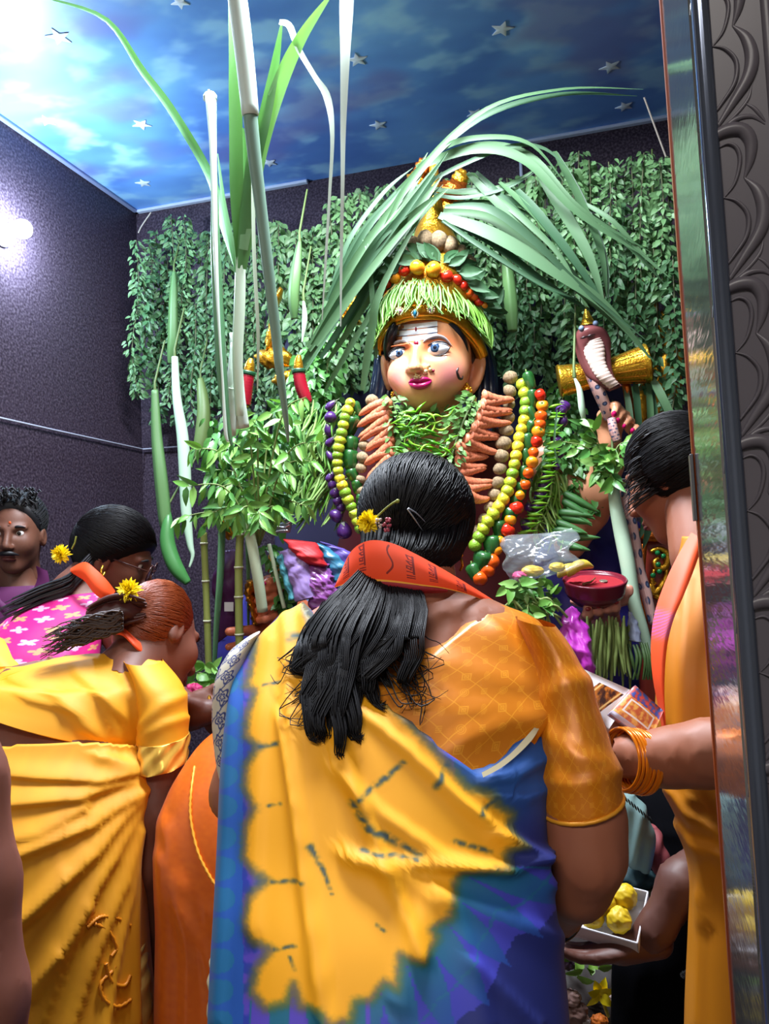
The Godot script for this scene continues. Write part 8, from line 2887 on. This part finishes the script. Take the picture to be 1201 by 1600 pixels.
func orange_woman() -> void:
	var rows := [[400, 1120, 520, 1112, 1.52, 0.03, 0.1], [330, 1150, 540, 1140, 1.47, 0.06, 0.12], [288, 1200, 548, 1195, 1.43, 0.09, 0.13], [258, 1262, 552, 1262, 1.41, 0.11, 0.13], [250, 1350, 552, 1350, 1.39, 0.12, 0.13], [250, 1450, 552, 1450, 1.38, 0.12, 0.13], [248, 1560, 552, 1560, 1.37, 0.12, 0.13], [246, 1700, 552, 1700, 1.36, 0.12, 0.13]]
	var t := thing("person", "bending person in orange satin with golden seam, behind the middle woman", "person", P(400, 1760, 1.4))
	var mb := MB.new()
	var fd := field([220, 1000, 1.2], [600, 1740, 2.2], 0.018)
	fill(fd, rows, 0.06, 0.008, 9, 14)
	fd.chain(pp([[450, 1170, 1.55], [455, 1110, 1.75], [460, 1070, 1.92]]), [0.11, 0.1, 0.07], 0.05)
	fd.chain(pp([[430, 1080, 1.86], [400, 1140, 1.75], [350, 1125, 1.66], [326, 1112, 1.62]]), [0.05, 0.042, 0.034, 0.026], 0.03)
	fd.net(mb)
	var hc := P(470, 1060, 2.05)
	var hx := Basis(cam_b.x, -0.6) * Basis(cam_b.y, PI) * cam_b
	head(mb, hc, hx, 0.95)
	hand(mb, P(324, 1112, 1.61), way(-1, 0.2, 0.1), way(0.1, -1, 0.3), 0.85, 0.55)
	obj("body", mb, skin_mat("dark brown skin", rgb8(88, 52, 42)), t)
	eyes(t, hc, hx, 0.95)
	hair(t, hc + hx * Vector3(0, 0.03, -0.02), hx, Vector3(0.085, 0.095, 0.1), Vector3(0, -0.5, 1), 1.1, Vector3(0, -0.3, -1), 80, mat("black hair", rgb8(20, 18, 24), 0.5), 0.004)
	var sat := cloth_mat("orange satin", Color.WHITE, 0.36)
	var nz := noise(0.5, 2)
	sat.albedo_texture = tex(128, 128, func(u, v): return rgb8(218, 104, 12).lerp(rgb8(198, 84, 10), 0.5 + 0.5 * nz.get_noise_2d(u * 128, v * 128)))
	mb = MB.new()
	var sr := wider(rows, 3.0, 0.006)
	loft(mb, sr, 90, 70, folds([[[[262, 1290], [275, 1400], [330, 1500], [360, 1560]], 0.008, 12], [[[258, 1340], [264, 1460], [262, 1600]], 0.008, 9], [[[290, 1380], [300, 1500], [300, 1610]], 0.007, 9], [[[330, 1420], [335, 1520], [332, 1610]], 0.006, 8]]))
	var sk := obj("skirt", mb, sat, t)
	mb = MB.new()
	var pts := []
	for q in [[304, 1196], [299, 1240], [299, 1280], [310, 1330], [328, 1368], [346, 1394]]:
		pts.append(on(sr, q[0], q[1], 0.002))
	var rad := []
	for k in 40:
		rad.append(0.0024 * (1.3 if k % 2 else 0.7))
	tube(mb, curve(pts, 40), rad, 7)
	obj("golden_seam", mb, mat("gold hem", rgb8(236, 160, 40), 0.4, 0.2), sk)
	mb = MB.new()
	tube(mb, curve(pp([[446, 1190, 1.5], [450, 1170, 1.56], [454, 1120, 1.72], [457, 1090, 1.84]]), 14), [0.1, 0.128, 0.125, 0.09], 28)
	obj("blouse", mb, sat, t)
	for k in 2:
		gold_torus(["gold bangle on the dark wrist reaching left beside the orange satin", "thinner gold bangle beside the first on the same dark wrist"][k], P(332 + 8 * k, 1116, 1.63), way(-1, 0.2, 0.2), 0.036, 0.0035 - 0.001 * k)
	# dark and red cloths seen in the gap beside the arm
	for s in [["draped_cloth", "bright red cloth hanging in the gap beside the hennaed woman's arm", [[206, 1345, 222, 1350, 1.6, 0.01, 0.02], [205, 1390, 232, 1395, 1.6, 0.02, 0.02], [206, 1450, 232, 1455, 1.6, 0.02, 0.02], [212, 1480, 226, 1480, 1.6, 0.01, 0.02]], rgb8(206, 36, 24)], ["draped_cloth", "deep maroon cloth at the bottom between yellow sari and orange satin", [[222, 1500, 262, 1500, 1.62, 0.02, 0.02], [222, 1560, 264, 1560, 1.62, 0.03, 0.02], [222, 1660, 266, 1660, 1.62, 0.03, 0.02]], rgb8(124, 14, 20)]]:
		mb = MB.new()
		loft(mb, s[2], 30, 20, func(u, v, x, y): return 0.004 * sin(x * 0.3 + v * 6.0))
		tag(obj(s[0], mb, cloth_mat(s[1].substr(0, 12), s[3], 0.7)), s[1], "cloth")
	mb = MB.new()
	crumple(mb, P(303, 1082, 1.9), Vector3(0.024, 0.022, 0.02), cam_b, 4, 0.2)
	tag(obj("pink_flower", mb, mat("rose pink", rgb8(176, 28, 92), 0.6)), "small rose pink blossom lying left of the dark hand with bangles", "flower")

func right_woman() -> void:
	var rows := [[1068, 838, 1150, 838, 1.42, 0.03, 0.05], [1060, 890, 1200, 880, 1.4, 0.06, 0.08], [1046, 960, 1230, 950, 1.36, 0.08, 0.1], [1036, 1040, 1240, 1040, 1.32, 0.09, 0.1], [1032, 1120, 1240, 1120, 1.3, 0.095, 0.11], [1036, 1200, 1240, 1200, 1.28, 0.1, 0.11], [1052, 1250, 1240, 1250, 1.27, 0.1, 0.11], [1076, 1320, 1242, 1320, 1.26, 0.1, 0.11], [1090, 1400, 1244, 1400, 1.25, 0.1, 0.11], [1088, 1480, 1244, 1480, 1.24, 0.1, 0.11], [1082, 1600, 1246, 1600, 1.23, 0.1, 0.11], [1080, 1720, 1246, 1720, 1.22, 0.1, 0.11]]
	var t := thing("person", "woman behind the door jamb in golden sari, reaching out a bangled arm with packets", "person", P(1160, 1860, 1.26))
	var skin := skin_mat("brown skin", rgb8(150, 90, 64))
	var mb := MB.new()
	var fd := field([990, 700, 1.05], [1300, 1760, 1.7], 0.0145)
	fill(fd, rows, 0.055, 0.008, 12, 14)
	fd.chain(pp([[1085, 790, 1.5], [1100, 870, 1.44]]), [0.055, 0.06], 0.03)
	fd.chain(pp([[1200, 960, 1.32], [1230, 1080, 1.18], [1190, 1165, 1.1], [1100, 1178, 1.13], [1040, 1184, 1.16], [985, 1182, 1.19], [964, 1179, 1.245]]), [0.055, 0.05, 0.047, 0.045, 0.040, 0.030, 0.026], 0.02)
	fd.net(mb)
	var hx := Basis(cam_b.z, 0.25) * Basis(cam_b.x, -0.35) * Basis(cam_b.y, -PI / 2 - 0.75) * cam_b
	var hc := P(1056, 722, 1.56) - hx * Vector3(0, 0.03, -0.012)
	head(mb, hc, hx, 1.0)
	hand(mb, P(964, 1178, 1.255), way(-0.5, -0.65, -0.6), way(0.6, -0.5, 0.2), 0.9, 0.2)
	obj("body", mb, skin, t)
	eyes(t, hc, hx)
	var gd := cloth_mat("golden silk", rgb8(198, 122, 8), 0.52)
	gd.metallic = 0.1
	mb = MB.new()
	var sr := wider(rows, 2.0, 0.006)
	loft(mb, sr, 80, 100, folds([[[[1056, 960], [1048, 1040], [1044, 1130]], 0.006, 8], [[[1075, 900], [1072, 1020], [1066, 1140]], 0.007, 10], [[[1050, 1235], [1080, 1270], [1110, 1290]], 0.010, 8], [[[1064, 1290], [1090, 1320], [1120, 1330]], 0.009, 8], [[[1080, 1250], [1100, 1340], [1108, 1440]], 0.008, 8], [[[1098, 1400], [1096, 1500], [1094, 1610]], 0.007, 7]]), null, 1.0)
	obj("sari", mb, gd, t)
	hair(t, P(1056, 722, 1.56), Basis(cam_b.z, 0.2) * cam_b, Vector3(0.096, 0.098, 0.108), Vector3(-0.62, -0.85, -0.55), 1.0, Vector3(0.75, 0.35, 0.55), 340, mat("glossy black hair", rgb8(13, 11, 14), 0.5, 0.0, 0.3), 0.0026)
	mb = MB.new()
	for k in 60:
		var y := rr(690, 790)
		tube(mb, curve(pp([[1020 + rr(-10, 20), y - 20, 1.5], [992 + rr(-8, 10), y, 1.52], [978 + rr(-6, 12), y + rr(10, 26), 1.54]]), 8), [0.0016, 0.0012, 0.0004], 4, false)
	tag(obj("loose_hair", mb, mat("black hair", rgb8(20, 18, 24), 0.5), t), "", "", "", "stuff")
	# scarf with a violet printed patch
	var sc := cloth_mat("orange scarf with violet print", Color.WHITE, 0.6)
	sc.albedo_texture = tex(256, 64, func(u, v):
		var c := rgb8(250, 84, 26)
		var k: float = smoothstep(0.36, 0.42, u) * (1.0 - smoothstep(0.5, 0.56, u))
		return c.lerp(rgb8(186, 96, 196), k * (0.75 if fposmod(u * 60.0 + v * 4.0, 1.0) < 0.6 else 0.3)))
	mb = MB.new()
	band(mb, pp([[1080, 832, 1.36], [1056, 874, 1.33], [1036, 918, 1.31], [1022, 962, 1.29], [1017, 1010, 1.27], [1020, 1060, 1.255], [1030, 1112, 1.245], [1034, 1140, 1.24]]), pp([[1098, 850, 1.34], [1084, 890, 1.30], [1068, 930, 1.275], [1052, 968, 1.26], [1042, 1010, 1.25], [1038, 1060, 1.24], [1038, 1112, 1.236], [1038, 1140, 1.236]]), 50, 0.008, 0.012)
	tag(obj("orange_scarf", mb, sc), "orange scarf with a violet printed patch hanging down the right woman's front", "scarf")
	var og := mat("orange glass bangle", rgb8(214, 116, 14), 0.22, 0.3)
	for k in 7:
		gold_torus("orange gold bangle on the right woman's reaching wrist", P(970 + k * 5.5, 1186 + k * 0.8, 1.183 - k * 0.003), way(1, 0.12 + 0.03 * sin(k * 2.0), -0.35), 0.044 + 0.0006 * (k % 3), 0.0026, "bangle", "bangle", og, "orange bangles on the reaching wrist")
	for s in [[1059, 783], [1062, 800]]:
		mb = MB.new()
		ball(mb, P(s[0] + 4, s[1], 1.47), Vector3.ONE * 0.0042, Basis(), 8, 6)
		tag(obj("gold_stud", mb, gold("earring gold", Color(0.85, 0.62, 0.2), 0.25)), ["gold stud high on the right woman's ear", "gold stud low on the right woman's ear"][0 if s[1] == 783 else 1], "earring")
	# printed packets she holds
	var pk1 := mat("white packet print", Color.WHITE, 0.3)
	var n1 := noise(0.03, 3)
	pk1.albedo_texture = tex(192, 128, func(u, v):
		var c := rgb8(226, 224, 228)
		var x: float = u - 0.5 + 0.35 * (v - 0.5)
		if absf(x) < 0.26 and absf(v - 0.5) < 0.33:
			c = rgb8(190, 110, 40).lerp(rgb8(64, 34, 28), clampf(0.5 + 1.4 * n1.get_noise_2d(u * 260, v * 120), 0, 1))
			if absf(absf(x) - 0.2) < 0.02:
				c = rgb8(230, 190, 120)
		return c)
	var pk2 := mat("colourful packet print", Color.WHITE, 0.2)
	pk2.clearcoat_enabled = true
	pk2.albedo_texture = tex(192, 160, func(u, v):
		var k: float = n1.get_noise_2d(u * 200, v * 160 + 90)
		var c := rgb8(190, 84, 40).lerp(rgb8(226, 160, 70), clampf(0.5 + k * 1.5, 0, 1))
		if v < 0.3:
			c = rgb8(52, 70, 150).lerp(rgb8(190, 60, 50), clampf(0.5 + k * 2.0, 0, 1))
		if absf(u - 0.5) < 0.36 and absf(v - 0.55) < 0.2 and (absf(absf(u - 0.5) - 0.34) < 0.02 or absf(absf(v - 0.55) - 0.18) < 0.025):
			c = rgb8(228, 214, 206)
		if v > 0.88:
			c = rgb8(196, 190, 214)
		return c)
	for s in [["packet", "white printed packet picturing brown sweets in the right woman's hand", [[[912, 1048], [988, 1082], [950, 1140], [890, 1100]], 1.235], pk1], ["packet", "orange and blue printed food packet held lowest in the right woman's hand", [[[990, 1072], [1034, 1112], [1012, 1162], [950, 1116]], 1.215], pk2]]:
		mb = MB.new()
		var q = s[2][0]
		var d: float = s[2][1]
		var cs := [P(q[0][0], q[0][1], d + 0.03), P(q[1][0], q[1][1], d + 0.02), P(q[2][0], q[2][1], d - 0.02), P(q[3][0], q[3][1], d - 0.01)]
		var nn: Vector3 = (cs[1] - cs[0]).cross(cs[3] - cs[0]).normalized()
		for side in 2:
			var f := mb.v.size()
			for j in 7:
				for i in 7:
					var u := i / 6.0
					var v := j / 6.0
					mb.pt(cs[0].lerp(cs[1], u).lerp(cs[3].lerp(cs[2], u), v) + nn * (0.004 + 0.004 * sin(PI * u) * sin(PI * v)) * (-1.0 if side == 0 else 1.0), Vector2(u, v))
			for j in 6:
				for i in 6:
					var a := f + j * 7 + i
					if side == 0:
						mb.quad(a, a + 1, a + 8, a + 7)
					else:
						mb.quad(a, a + 7, a + 8, a + 1)
		for e in [[0, 6, 1, 0], [42, 48, 1, 0], [0, 42, 7, 0], [6, 48, 7, 0]]:
			for k in range(e[0], e[1], e[2]):
				mb.quad(k, k + e[2], k + e[2] + 49, k + 49)
		tag(obj(s[0], mb, s[3]), s[1], "packet")

func crouching_person() -> void:
	var t := thing("person", "crouching person in black clothes reaching a dark forearm towards a white sweet box", "person", P(1040, 1650, 1.7))
	var rows := [[1010, 1205, 1120, 1200, 1.75, 0.03, 0.08], [985, 1240, 1140, 1230, 1.72, 0.07, 0.1], [1000, 1300, 1150, 1290, 1.68, 0.09, 0.1], [1010, 1370, 1150, 1360, 1.66, 0.1, 0.1], [1000, 1450, 1150, 1450, 1.66, 0.1, 0.1], [965, 1500, 1150, 1500, 1.68, 0.1, 0.1], [960, 1570, 1150, 1570, 1.7, 0.1, 0.1], [960, 1640, 1150, 1640, 1.7, 0.1, 0.1]]
	var mb := MB.new()
	var fd := field([920, 1020, 1.2], [1200, 1690, 1.95], 0.016)
	fill(fd, rows, 0.06, 0.01, 9, 12)
	fd.chain(pp([[1110, 1230, 1.55], [1125, 1330, 1.42], [1066, 1380, 1.36], [1024, 1452, 1.35], [1000, 1475, 1.36]]), [0.05, 0.042, 0.039, 0.029, 0.025], 0.02)
	fd.chain(pp([[1080, 1220, 1.75], [1110, 1130, 1.74]]), [0.06, 0.055], 0.03)
	fd.net(mb)
	var hc := P(1125, 1075, 1.75)
	var hx := Basis(cam_b.y, PI) * cam_b
	head(mb, hc, hx, 0.98)
	hand(mb, P(1000, 1477, 1.36), way(-1, 0.2, -0.05), way(0.2, 0.2, -1), 0.98, 0.18)
	obj("body", mb, skin_mat("dark brown skin", rgb8(88, 52, 42)), t)
	eyes(t, hc, hx)
	hair(t, hc + hx * Vector3(0, 0.03, -0.02), hx, Vector3(0.085, 0.095, 0.1), Vector3(0, -0.5, 1), 1.1, Vector3(0, -0.3, -1), 60, mat("black hair", rgb8(20, 18, 24), 0.5), 0.004)
	mb = MB.new()
	loft(mb, wider(rows, 3.0, 0.008), 60, 60, folds([[[[1010, 1240], [1040, 1300], [1060, 1380]], 0.01, 9], [[[1030, 1290], [1060, 1300], [1090, 1290]], 0.008, 8], [[[1020, 1400], [1010, 1480], [1000, 1580]], 0.01, 10]]))
	var cl := obj("black_clothes", mb, mat("black cotton", rgb8(9, 9, 12), 0.9, 0.0, 0.1), t)
	# cloths beside
	for s in [["draped_cloth", "pale grey green cloth with a punched border hanging behind the middle woman's elbow", [[962, 1235, 990, 1238, 1.5, 0.015, 0.02], [972, 1262, 1008, 1262, 1.49, 0.03, 0.02], [976, 1300, 1020, 1302, 1.48, 0.03, 0.02], [976, 1345, 1018, 1340, 1.48, 0.02, 0.02], [1000, 1362, 1014, 1360, 1.48, 0.01, 0.01]], rgb8(112, 142, 140)], ["folded_cloth", "dark teal folded cloth behind the sweet box", [[960, 1345, 1010, 1350, 1.52, 0.02, 0.03], [965, 1370, 1024, 1368, 1.5, 0.03, 0.03], [970, 1392, 1020, 1380, 1.5, 0.02, 0.03]], rgb8(14, 50, 56)], ["folded_cloth", "olive striped cloth fold just above the dark forearm", [[990, 1385, 1040, 1380, 1.5, 0.02, 0.02], [995, 1410, 1040, 1400, 1.49, 0.03, 0.02], [1000, 1430, 1030, 1425, 1.49, 0.02, 0.02]], rgb8(60, 66, 34)], ["cloth_scrap", "small bright blue cloth scrap above the dark forearm", [[1042, 1346, 1054, 1344, 1.46, 0.01, 0.01], [1040, 1362, 1064, 1364, 1.45, 0.014, 0.01], [1046, 1380, 1056, 1380, 1.45, 0.01, 0.01]], rgb8(20, 92, 214)], ["draped_cloth", "red and purple cloth showing between the grey green cloth and black clothes", [[1014, 1290, 1026, 1290, 1.52, 0.01, 0.01], [1016, 1330, 1042, 1330, 1.5, 0.02, 0.02], [1020, 1366, 1044, 1366, 1.5, 0.02, 0.02]], rgb8(134, 58, 62)], ["draped_cloth", "bright red cloth strip showing left of the middle woman's right arm", [[832, 1272, 848, 1272, 1.3, 0.01, 0.01], [836, 1300, 866, 1300, 1.3, 0.015, 0.01], [846, 1322, 862, 1322, 1.3, 0.01, 0.01]], rgb8(176, 26, 30)], ["paper_sheet", "white crumpled paper sheet beside the middle woman's waist", [[838, 1322, 858, 1318, 1.28, 0.006, 0.006], [846, 1340, 866, 1334, 1.28, 0.012, 0.01], [852, 1362, 862, 1356, 1.28, 0.008, 0.006]], rgb8(206, 204, 216)]]:
		mb = MB.new()
		loft(mb, s[2], 40, 24, func(u, v, x, y): return 0.003 * sin(x * 0.25 + v * 7.0))
		var o := obj(s[0], mb, cloth_mat(s[1].substr(0, 14), s[3], 0.7))
		tag(o, s[1], "paper" if s[0] == "paper_sheet" else "cloth")
		if s[1].begins_with("pale grey"):
			for k in 9:
				mb = MB.new()
				ball(mb, P(978 + k * 4.8, 1249 + k * 4.0, 1.455), Vector3(0.0016, 0.007, 0.003), Basis(cam_b.z, 0.4) * cam_b, 8, 6)
				obj("punched_slot", mb, mat("slot dark", rgb8(24, 30, 32), 0.8), o)
	# the sweet box
	var bx := thing("sweet_box", "open white cardboard box of yellow sweets held over the dark hand", "box", P(940, 1450, 1.33))
	var white := mat("white card", rgb8(214, 214, 222), 0.6)
	var fr := Transform3D(Basis(cam_b.x, 0.5) * Basis(cam_b.z, 0.22) * Basis(cam_b.y, -0.45) * cam_b, P(944, 1432, 1.40))
	var w := 0.068
	var l := 0.05
	var h := 0.03
	for s in [["panel", Vector3(-w, -0.004, -l), Vector3(w, 0, l)], ["panel", Vector3(-w, 0, -l), Vector3(-w + 0.003, h, l)], ["panel", Vector3(w - 0.003, 0, -l), Vector3(w, h, l)], ["panel", Vector3(-w, 0, -l), Vector3(w, h, -l + 0.003)], ["panel", Vector3(-w, 0, l - 0.003), Vector3(w, h, l)]]:
		mb = MB.new()
		box(mb, s[1], s[2], 0.001, fr)
		obj(s[0], mb, white, bx)
	for k in 5:
		var c: Vector3 = fr * [Vector3(0.03, 0.026, -0.03), Vector3(-0.02, 0.026, -0.03), Vector3(0.03, 0.026, 0.015), Vector3(-0.015, 0.026, 0.02), Vector3(0.0, 0.034, -0.005)][k]
		mb = MB.new()
		crumple(mb, c, Vector3.ONE * 0.022, Basis(), 20 + k, 0.12)
		tag(obj("round_sweet", mb, mat("yellow sweet", rgb8(208, 176, 24), 0.5)), "round yellow sweet in the open white box", "sweet", "sweets in the white box")

func edge_person() -> void:
	var t := thing("person", "person at the left edge of whom only a blurred bare brown arm shows", "person", P(-160, 1900, 0.85))
	var rows := [[-260, 1000, -110, 1000, 0.9, 0.05, 0.06], [-300, 1100, -90, 1100, 0.9, 0.08, 0.1], [-300, 1400, -80, 1400, 0.9, 0.09, 0.1], [-300, 1800, -70, 1800, 0.9, 0.1, 0.1]]
	var mb := MB.new()
	var fd := field([-360, 820, 0.66], [80, 1840, 1.05], 0.0125)
	fill(fd, rows, 0.05, 0.006, 8, 12)
	fd.chain(pp([[-110, 1040, 0.84], [-52, 1220, 0.8], [-30, 1380, 0.78], [-18, 1560, 0.76], [-10, 1720, 0.76]]), [0.045, 0.036, 0.034, 0.034, 0.03], 0.02)
	fd.chain(pp([[-190, 1000, 0.9], [-190, 930, 0.9]]), [0.05, 0.048], 0.02)
	fd.net(mb)
	var hc := P(-190, 850, 0.92)
	head(mb, hc, Basis(cam_b.y, PI) * cam_b, 0.98)
	hand(mb, P(-8, 1740, 0.76), way(0.1, 1, 0), way(0.3, 0, -1), 0.95, 0.3)
	obj("body", mb, skin_mat("reddish brown skin", rgb8(118, 70, 58)), t)
	eyes(t, hc, Basis(cam_b.y, PI) * cam_b, 0.98)
	hair(t, hc + cam_b.y * 0.03 + cam_b.z * 0.02, Basis(cam_b.y, PI) * cam_b, Vector3(0.085, 0.095, 0.1), Vector3(0, -0.5, 1), 1.1, Vector3(0, -0.3, -1), 60, mat("black hair", rgb8(20, 18, 24), 0.5), 0.004)
	mb = MB.new()
	loft(mb, wider(rows.slice(1), 3.0, 0.006), 40, 20)
	obj("shirt", mb, cloth_mat("grey shirt", rgb8(90, 84, 88), 0.8), t)

# offerings scattered on the floor at the lower right
func offerings() -> void:
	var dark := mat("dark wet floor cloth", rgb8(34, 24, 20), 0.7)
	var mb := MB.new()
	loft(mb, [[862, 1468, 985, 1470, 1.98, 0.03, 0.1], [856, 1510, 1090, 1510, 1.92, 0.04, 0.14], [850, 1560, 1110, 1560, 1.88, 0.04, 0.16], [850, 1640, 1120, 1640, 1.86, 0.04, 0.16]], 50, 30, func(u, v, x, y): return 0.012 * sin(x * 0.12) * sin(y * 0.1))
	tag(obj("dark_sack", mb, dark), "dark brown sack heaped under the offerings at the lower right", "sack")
	var list := [["coconut_shell", "broken brown coconut shell with white flesh beside the blue sari", 895, 1582, 24, rgb8(120, 88, 78), "coconut"], ["coconut_piece", "white coconut piece at the bottom edge beside the blue sari", 908, 1594, 14, rgb8(222, 214, 210), "coconut"], ["coconut", "whole pale husked coconut lying beside the golden sari", 1066, 1574, 26, rgb8(176, 150, 112), "coconut"], ["brown_lump", "reddish brown jaggery lump below the plastic wrapper", 1080, 1545, 20, rgb8(122, 58, 28), "food"], ["yellow_petal_heap", "yellow petal heap beside the middle woman's hip", 878, 1450, 10, rgb8(196, 130, 20), "petals"], ["orange_peel", "orange fruit piece at the bottom edge near the bottle", 936, 1596, 14, rgb8(206, 106, 24), "fruit"], ["pink_petal_heap", "faded pinkish petal heap above the coconut shell", 890, 1560, 18, rgb8(164, 130, 122), "petals"], ["brown_lump", "reddish brown jaggery lump right of the glass bottle", 1040, 1592, 18, rgb8(110, 46, 24), "food"], ["purple_petal_heap", "dull purple petal heap among the green scraps", 888, 1508, 10, rgb8(70, 40, 66), "petals"], ["yellow_petal_heap", "golden petal heap just below the green scraps", 872, 1518, 9, rgb8(214, 150, 20), "petals"], ["grey_lump", "pale grey ash lump right of the yellow flower", 962, 1562, 15, rgb8(150, 128, 120), "lump"]]
	for k in list.size():
		var s = list[k]
		mb = MB.new()
		crumple(mb, P(s[2], s[3], 1.80), Vector3(px(s[4], 1.8), px(s[4] * 0.8, 1.8), px(s[4] * 0.7, 1.8)), cam_b, 80 + k, 0.22 if s[0] != "coconut" else 0.08)
		tag(obj(s[0], mb, mat(s[1].substr(0, 20), s[5], 0.65)), s[1], s[6])
	# green scraps, leaves
	var g := leafm("scrap leaf", rgb8(98, 132, 46))
	for k in 16:
		var p := P(rr(868, 935), rr(1470, 1535), 1.80 + rr(-0.02, 0.02))
		var o := put("loose_leaf", unit["leaf%d" % (k % 4)], g, turned(p, Vector3(rr(-1, 1), rr(-0.3, 0.6), rr(-1, 1)), cam_b.z, Vector3.ONE * rr(0.03, 0.06)))
		tag(o, "loose green leaf scrap in the offerings heap beside the blue sari", "leaf", "leaf scraps in the offerings heap")
	var t := thing("yellow_flower", "wilted bright yellow flower with a stem lying in the offerings heap", "flower", P(935, 1560, 1.78))
	for k in 6:
		put("petal", unit["leaf%d" % (k % 4)], mat("yellow petal", rgb8(248, 212, 10), 0.55), turned(P(936, 1552, 1.77), way(cos(k * 1.05), sin(k * 1.05) - 0.4, 0.4), cam_b.z, Vector3(1.3, 1, 1) * 0.036), t)
	mb = MB.new()
	tube(mb, curve(pp([[938, 1556, 1.77], [944, 1572, 1.765], [950, 1588, 1.77]]), 8), 0.004, 7)
	obj("stem", mb, mat("yellow stem", rgb8(206, 178, 40), 0.5), t)
	# bottle
	var glass := mat("bottle plastic", Color(0.86, 0.95, 0.92, 0.22), 0.08)
	glass.transparency = BaseMaterial3D.TRANSPARENCY_ALPHA
	t = thing("bottle", "small clear bottle with a ribbed greenish neck standing at the bottom edge", "bottle", P(981, 1640, 1.76))
	var fr := Transform3D(Basis(), P(981, 1632, 1.76))
	mb = MB.new()
	lathe(mb, [[0.001, 0.0], [0.028, 0.0], [0.031, 0.01], [0.031, 0.045], [0.026, 0.06], [0.015, 0.07], [0.013, 0.078]], 24, fr)
	obj("body", mb, glass, t)
	mb = MB.new()
	lathe(mb, [[0.013, 0.076], [0.016, 0.078], [0.016, 0.082], [0.013, 0.084], [0.013, 0.09], [0.0145, 0.091], [0.0145, 0.095], [0.001, 0.096]], 24, fr)
	obj("neck", mb, mat("greenish neck", rgb8(150, 176, 120), 0.3), t)
	# clear wrapper at the right
	var clear := mat("clear plastic", Color(0.82, 0.87, 0.9, 0.34), 0.24)
	mb = MB.new()
	var n := noise(0.03, 3, FastNoiseLite.TYPE_CELLULAR, 33)
	loft(mb, [[1068, 1448, 1086, 1440, 1.62, 0.01, 0.02], [1048, 1476, 1092, 1478, 1.6, 0.03, 0.02], [1040, 1510, 1096, 1510, 1.59, 0.035, 0.02], [1044, 1545, 1090, 1545, 1.6, 0.02, 0.02]], 44, 30, func(u, v, x, y): return 0.016 * n.get_noise_2d(x * 1.6, y * 1.6))
	tag(obj("plastic_wrapper", mb, clear), "crumpled clear plastic wrapper beside the golden sari's hem", "wrapper")
	mb = MB.new()
	loft(mb, [[1074, 1492, 1086, 1490, 1.63, 0.008, 0.01], [1072, 1510, 1088, 1510, 1.63, 0.01, 0.01], [1074, 1528, 1086, 1526, 1.63, 0.008, 0.01]], 20, 10)
	tag(obj("green_label", mb, mat("green label", rgb8(104, 140, 40), 0.5)), "green printed label inside the clear plastic wrapper", "label")
